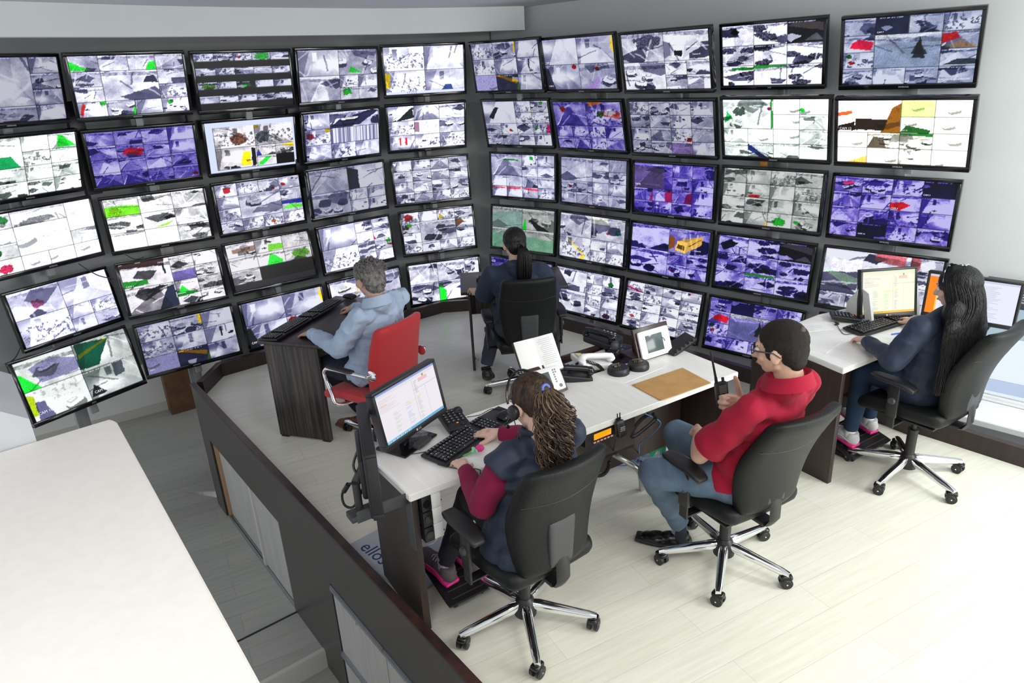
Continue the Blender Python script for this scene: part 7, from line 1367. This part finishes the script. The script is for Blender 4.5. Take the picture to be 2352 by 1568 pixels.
# walkie-talkie
wk = thing('walkie_talkie', tuple(RAD), 0, 'black walkie-talkie with a long antenna held by the man in red', 'radio')
MR = Matrix((rx, rf, ru)).transposed().to_4x4(); MR.translation = RAD
b = B(); rb(b, (0.029, 0.017, 0.060), 0.009, 7, lambda a, b_, c, p: (p.x * (1 - 0.08 * max(0, -c)), p.y, p.z), M=MR); b.build('body', BLACKM, wk, world=True)
b = B()
for k in range(6): b.box((0, 0.0178, 0.044 - k * 0.0065), (0.036, 0.003, 0.0028), M=MR)
b.build('grille', mat('grey_grille', (0.16, 0.17, 0.15), 0.5), wk, world=True)
b = B(); b.box((0, 0.0172, -0.03), (0.044, 0.004, 0.045), bev=0.004, M=MR); b.build('front_plate', BLACK, wk, world=True)
sx_ = 1 if rx.dot(CR) < 0 else -1
b = B(); b.cyl(MR @ V((0.020 * sx_, 0, 0.055)), MR @ V((0.024 * sx_, 0.006, 0.085)), 0.008, 0.007, n=12); b.cyl(MR @ V((0.024 * sx_, 0.006, 0.085)), MR @ V((0.045 * sx_, 0.03, 0.215)), 0.0058, 0.0042, n=12); b.build('antenna', BLACKM, wk, world=True)
b = B(); b.cyl(MR @ V((-0.012 * sx_, 0, 0.055)), MR @ V((-0.012 * sx_, 0, 0.078)), 0.007, n=12); b.build('knob', BLACKM, wk, world=True)

# ---------------- E: woman with long straight black hair
E_ = person((2.32, 3.62, 0), 'person with long straight black hair and a navy jacket at the right desk')
hipE, nkE = V((2.345, 3.595, 0.615)), V((2.395, 3.540, 1.065)); lsE, rsE = V((2.185, 3.470, 0.985)), V((2.530, 3.655, 0.985))
leE, lwE = V(at(2052, 828, 0.805)), V(at(1990, 783, 0.80)); reE, rwE = V((2.555, 3.85, 0.82)), V(at(2102, 738, 0.80))
HE = head_frame(at(2197, 662, 1.195), 128, -10)
s = Sh(); head(s, HE, 0.98); s.cap(nkE + V((0, 0, -0.06)), nkE + V((0, 0, 0.04)), 0.050); torso(s, hipE, nkE, lsE, rsE, 118, 0.85)
s.chain([lsE, leE, lwE], [0.042, 0.034, 0.022]); s.chain([rsE, reE, rwE], [0.042, 0.034, 0.022])
hand(s, lwE, V(at(1958, 770, 0.785)) - lwE, (0, 0, 1), -1, (25, 35, 20), sc=0.95); hand(s, rwE, V(at(2080, 728, 0.79)) - rwE, (0.1, 0, 1), 1, (20, 30, 15), sc=0.95)
lkE, rkE = V((2.085, 3.785, 0.60)), V((2.24, 3.93, 0.60)); laE, raE = V(at(1953, 985, 0.20)), V(at(1996, 955, 0.20))
leg(s, hipE + V((-0.07, -0.03, 0)), lkE, laE, 0.75); leg(s, hipE + V((0.07, 0.05, 0)), rkE, raE, 0.75)
blob('body', s, SKIN2, E_, 0.005, 3); face(HE, E_, 0.98)
s = Sh(); torso(s, hipE, nkE, lsE, rsE, 118, 1.05, 1.04, 1.05)
for (sh_, el, wr_) in ((lsE, leE, lwE), (rsE, reE, rwE)): s.chain([sh_, sh_.lerp(el, 0.5), el, el.lerp(wr_, 0.5), wr_ - (wr_ - el).normalized() * 0.012], [0.072, 0.068, 0.060, 0.048, 0.036], flat1=True)
M3 = Matrix.Rotation(R(28), 3, 'Z'); s.ell(hipE + V((-0.02, 0.02, -0.05)), (0.20, 0.175, 0.11), M3); s.ell(hipE + V((-0.09, 0.07, -0.04)), (0.12, 0.15, 0.075), M3)
JE = blob('jacket', s, cloth('navy_jacket', (0.024, 0.034, 0.066), 0.55, b_=0.3, bs=30), E_, 0.0075, 4, 0.009, 9)
for (el, wr_) in ((leE, lwE), (reE, rwE)): d = (wr_ - el).normalized(); b = B(); b.cyl(wr_ - d * 0.055, wr_ - d * 0.008, 0.040, 0.037, n=20); b.build('cuff', MATS['navy_jacket'], JE, world=True)
s = Sh(); leg(s, hipE + V((-0.07, -0.03, 0)), lkE, laE, 1.0); leg(s, hipE + V((0.07, 0.05, 0)), rkE, raE, 1.0); blob('jeans', s, cloth('dark_denim', (0.018, 0.040, 0.085), 0.85, nm=0.2, b_=0.3, bs=200), E_, 0.008, 4, 0.004, 9)
for q in (laE, raE): s = Sh(); s.cap(q + V((0, 0, 0.01)), q - V((0, 0, 0.05)), 0.033, 0.032); blob('sock', s, PAPER, E_, 0.006, 2)
WS = cloth('white_mesh_shoe', (0.62, 0.62, 0.64), 0.6, bs=200)
shoe(E_, laE + V((0.03, -0.04, -0.11)), (-0.45, 0.85, 0.16), WS, PINK, stripe=SIL, lace=SIL); shoe(E_, raE + V((0.03, -0.04, -0.11)), (-0.40, 0.88, 0.15), WS, PINK, stripe=SIL, lace=SIL)
BH2 = hairmat('glossy_black_hair', (0.003, 0.003, 0.004), (0.009, 0.008, 0.009), 0.32, 60, (1, 1, 0.06))
cE = V(HE.translation); bE, rE = V((0.47, -0.88, 0)), V((0.88, 0.47, 0)); HW = lambda r_, b_, z_: cE + rE * r_ + bE * b_ + V((0, 0, z_))
s = Sh(); M3 = HE.to_3x3().normalized(); MY = Matrix.Rotation(R(28), 3, 'Z')
s.ell(HE @ V((0, -0.020, 0.034)), (0.090, 0.106, 0.092), M3); s.ell(HE @ V((0, -0.035, -0.030)), (0.100, 0.090, 0.085), M3)
for (r_, b_, z_, a_, c_, e_) in ((-0.005, 0.055, -0.12, 0.135, 0.075, 0.12), (-0.02, 0.080, -0.20, 0.155, 0.062, 0.11), (-0.03, 0.095, -0.28, 0.160, 0.052, 0.11), (-0.045, 0.100, -0.36, 0.145, 0.042, 0.10)): s.ell(HW(r_, b_, z_), (a_, c_, e_), MY)
hce = blob('hair', s, BH2, E_, 0.006, 5, 0.002, 40, (1, 1, 0.3))
def lh(rr_, t_):
    a = R(-105 + 210 * t_) ; k = 0.86 + 0.2 * rr_.random(); sx, cy = math.sin(a), -math.cos(a)
    top = HE @ V((0.030 * sx, 0.03 + 0.03 * cy, 0.122)); p1 = HE @ V((0.090 * sx * k, 0.0 + 0.100 * cy * k, 0.035)); p2 = HE @ V((0.108 * sx * k, -0.02 + 0.105 * cy * k, -0.085))
    ln = 0.26 + 0.10 * rr_.random(); w2 = 0.158 + 0.012 * rr_.random(); bk_ = max(0.0, -cy)
    p3 = HW(w2 * sx, 0.070 + 0.075 * bk_, -0.18); p4 = HW(w2 * 1.02 * sx - 0.02, 0.085 + 0.075 * bk_, -0.29); p5 = HW(w2 * 0.95 * sx - 0.03 + 0.02 * (rr_.random() - 0.5), 0.085 + 0.070 * bk_, -0.18 - ln)
    if sx < -2: q_ = rr_.random(); p3 = HW(-0.165, 0.04, -0.19); p4 = HW(-0.19 - 0.03 * q_, 0.02 - 0.03 * q_, -0.29); p5 = HW(-0.20 - 0.05 * q_, 0.0 - 0.03 * q_, -0.36 - 0.06 * q_)
    return [top, p1, p2, p3, p4, p5]
strands('long_hair', 900, None, lh, 0.0034, BH2, hce, 8, 20, 5)
b = B(); b.tube([HE @ V((0.094 * math.sin(a), 0.030, 0.035 + 0.096 * math.cos(a))) for a in [R(-80 + i * 10) for i in range(17)]], 0.003, 6); b.build('hair_band', BLACK, E_, world=True)
hp = B(); c0 = V(HE @ V((-0.01, -0.045, 0.127)))
for (dx, dy) in ((-0.008, -0.006), (0.008, -0.006), (-0.009, 0.007), (0.009, 0.007), (0, 0)): hp.ball(HE @ V((-0.01 + dx * 1.2, -0.045 + dy * 1.2, 0.127)), 0.0055, n=8)
hp.build('hair_clip', mat('crystal_clip', (0.8, 0.8, 0.82), 0.08, 0.8), E_, world=True)
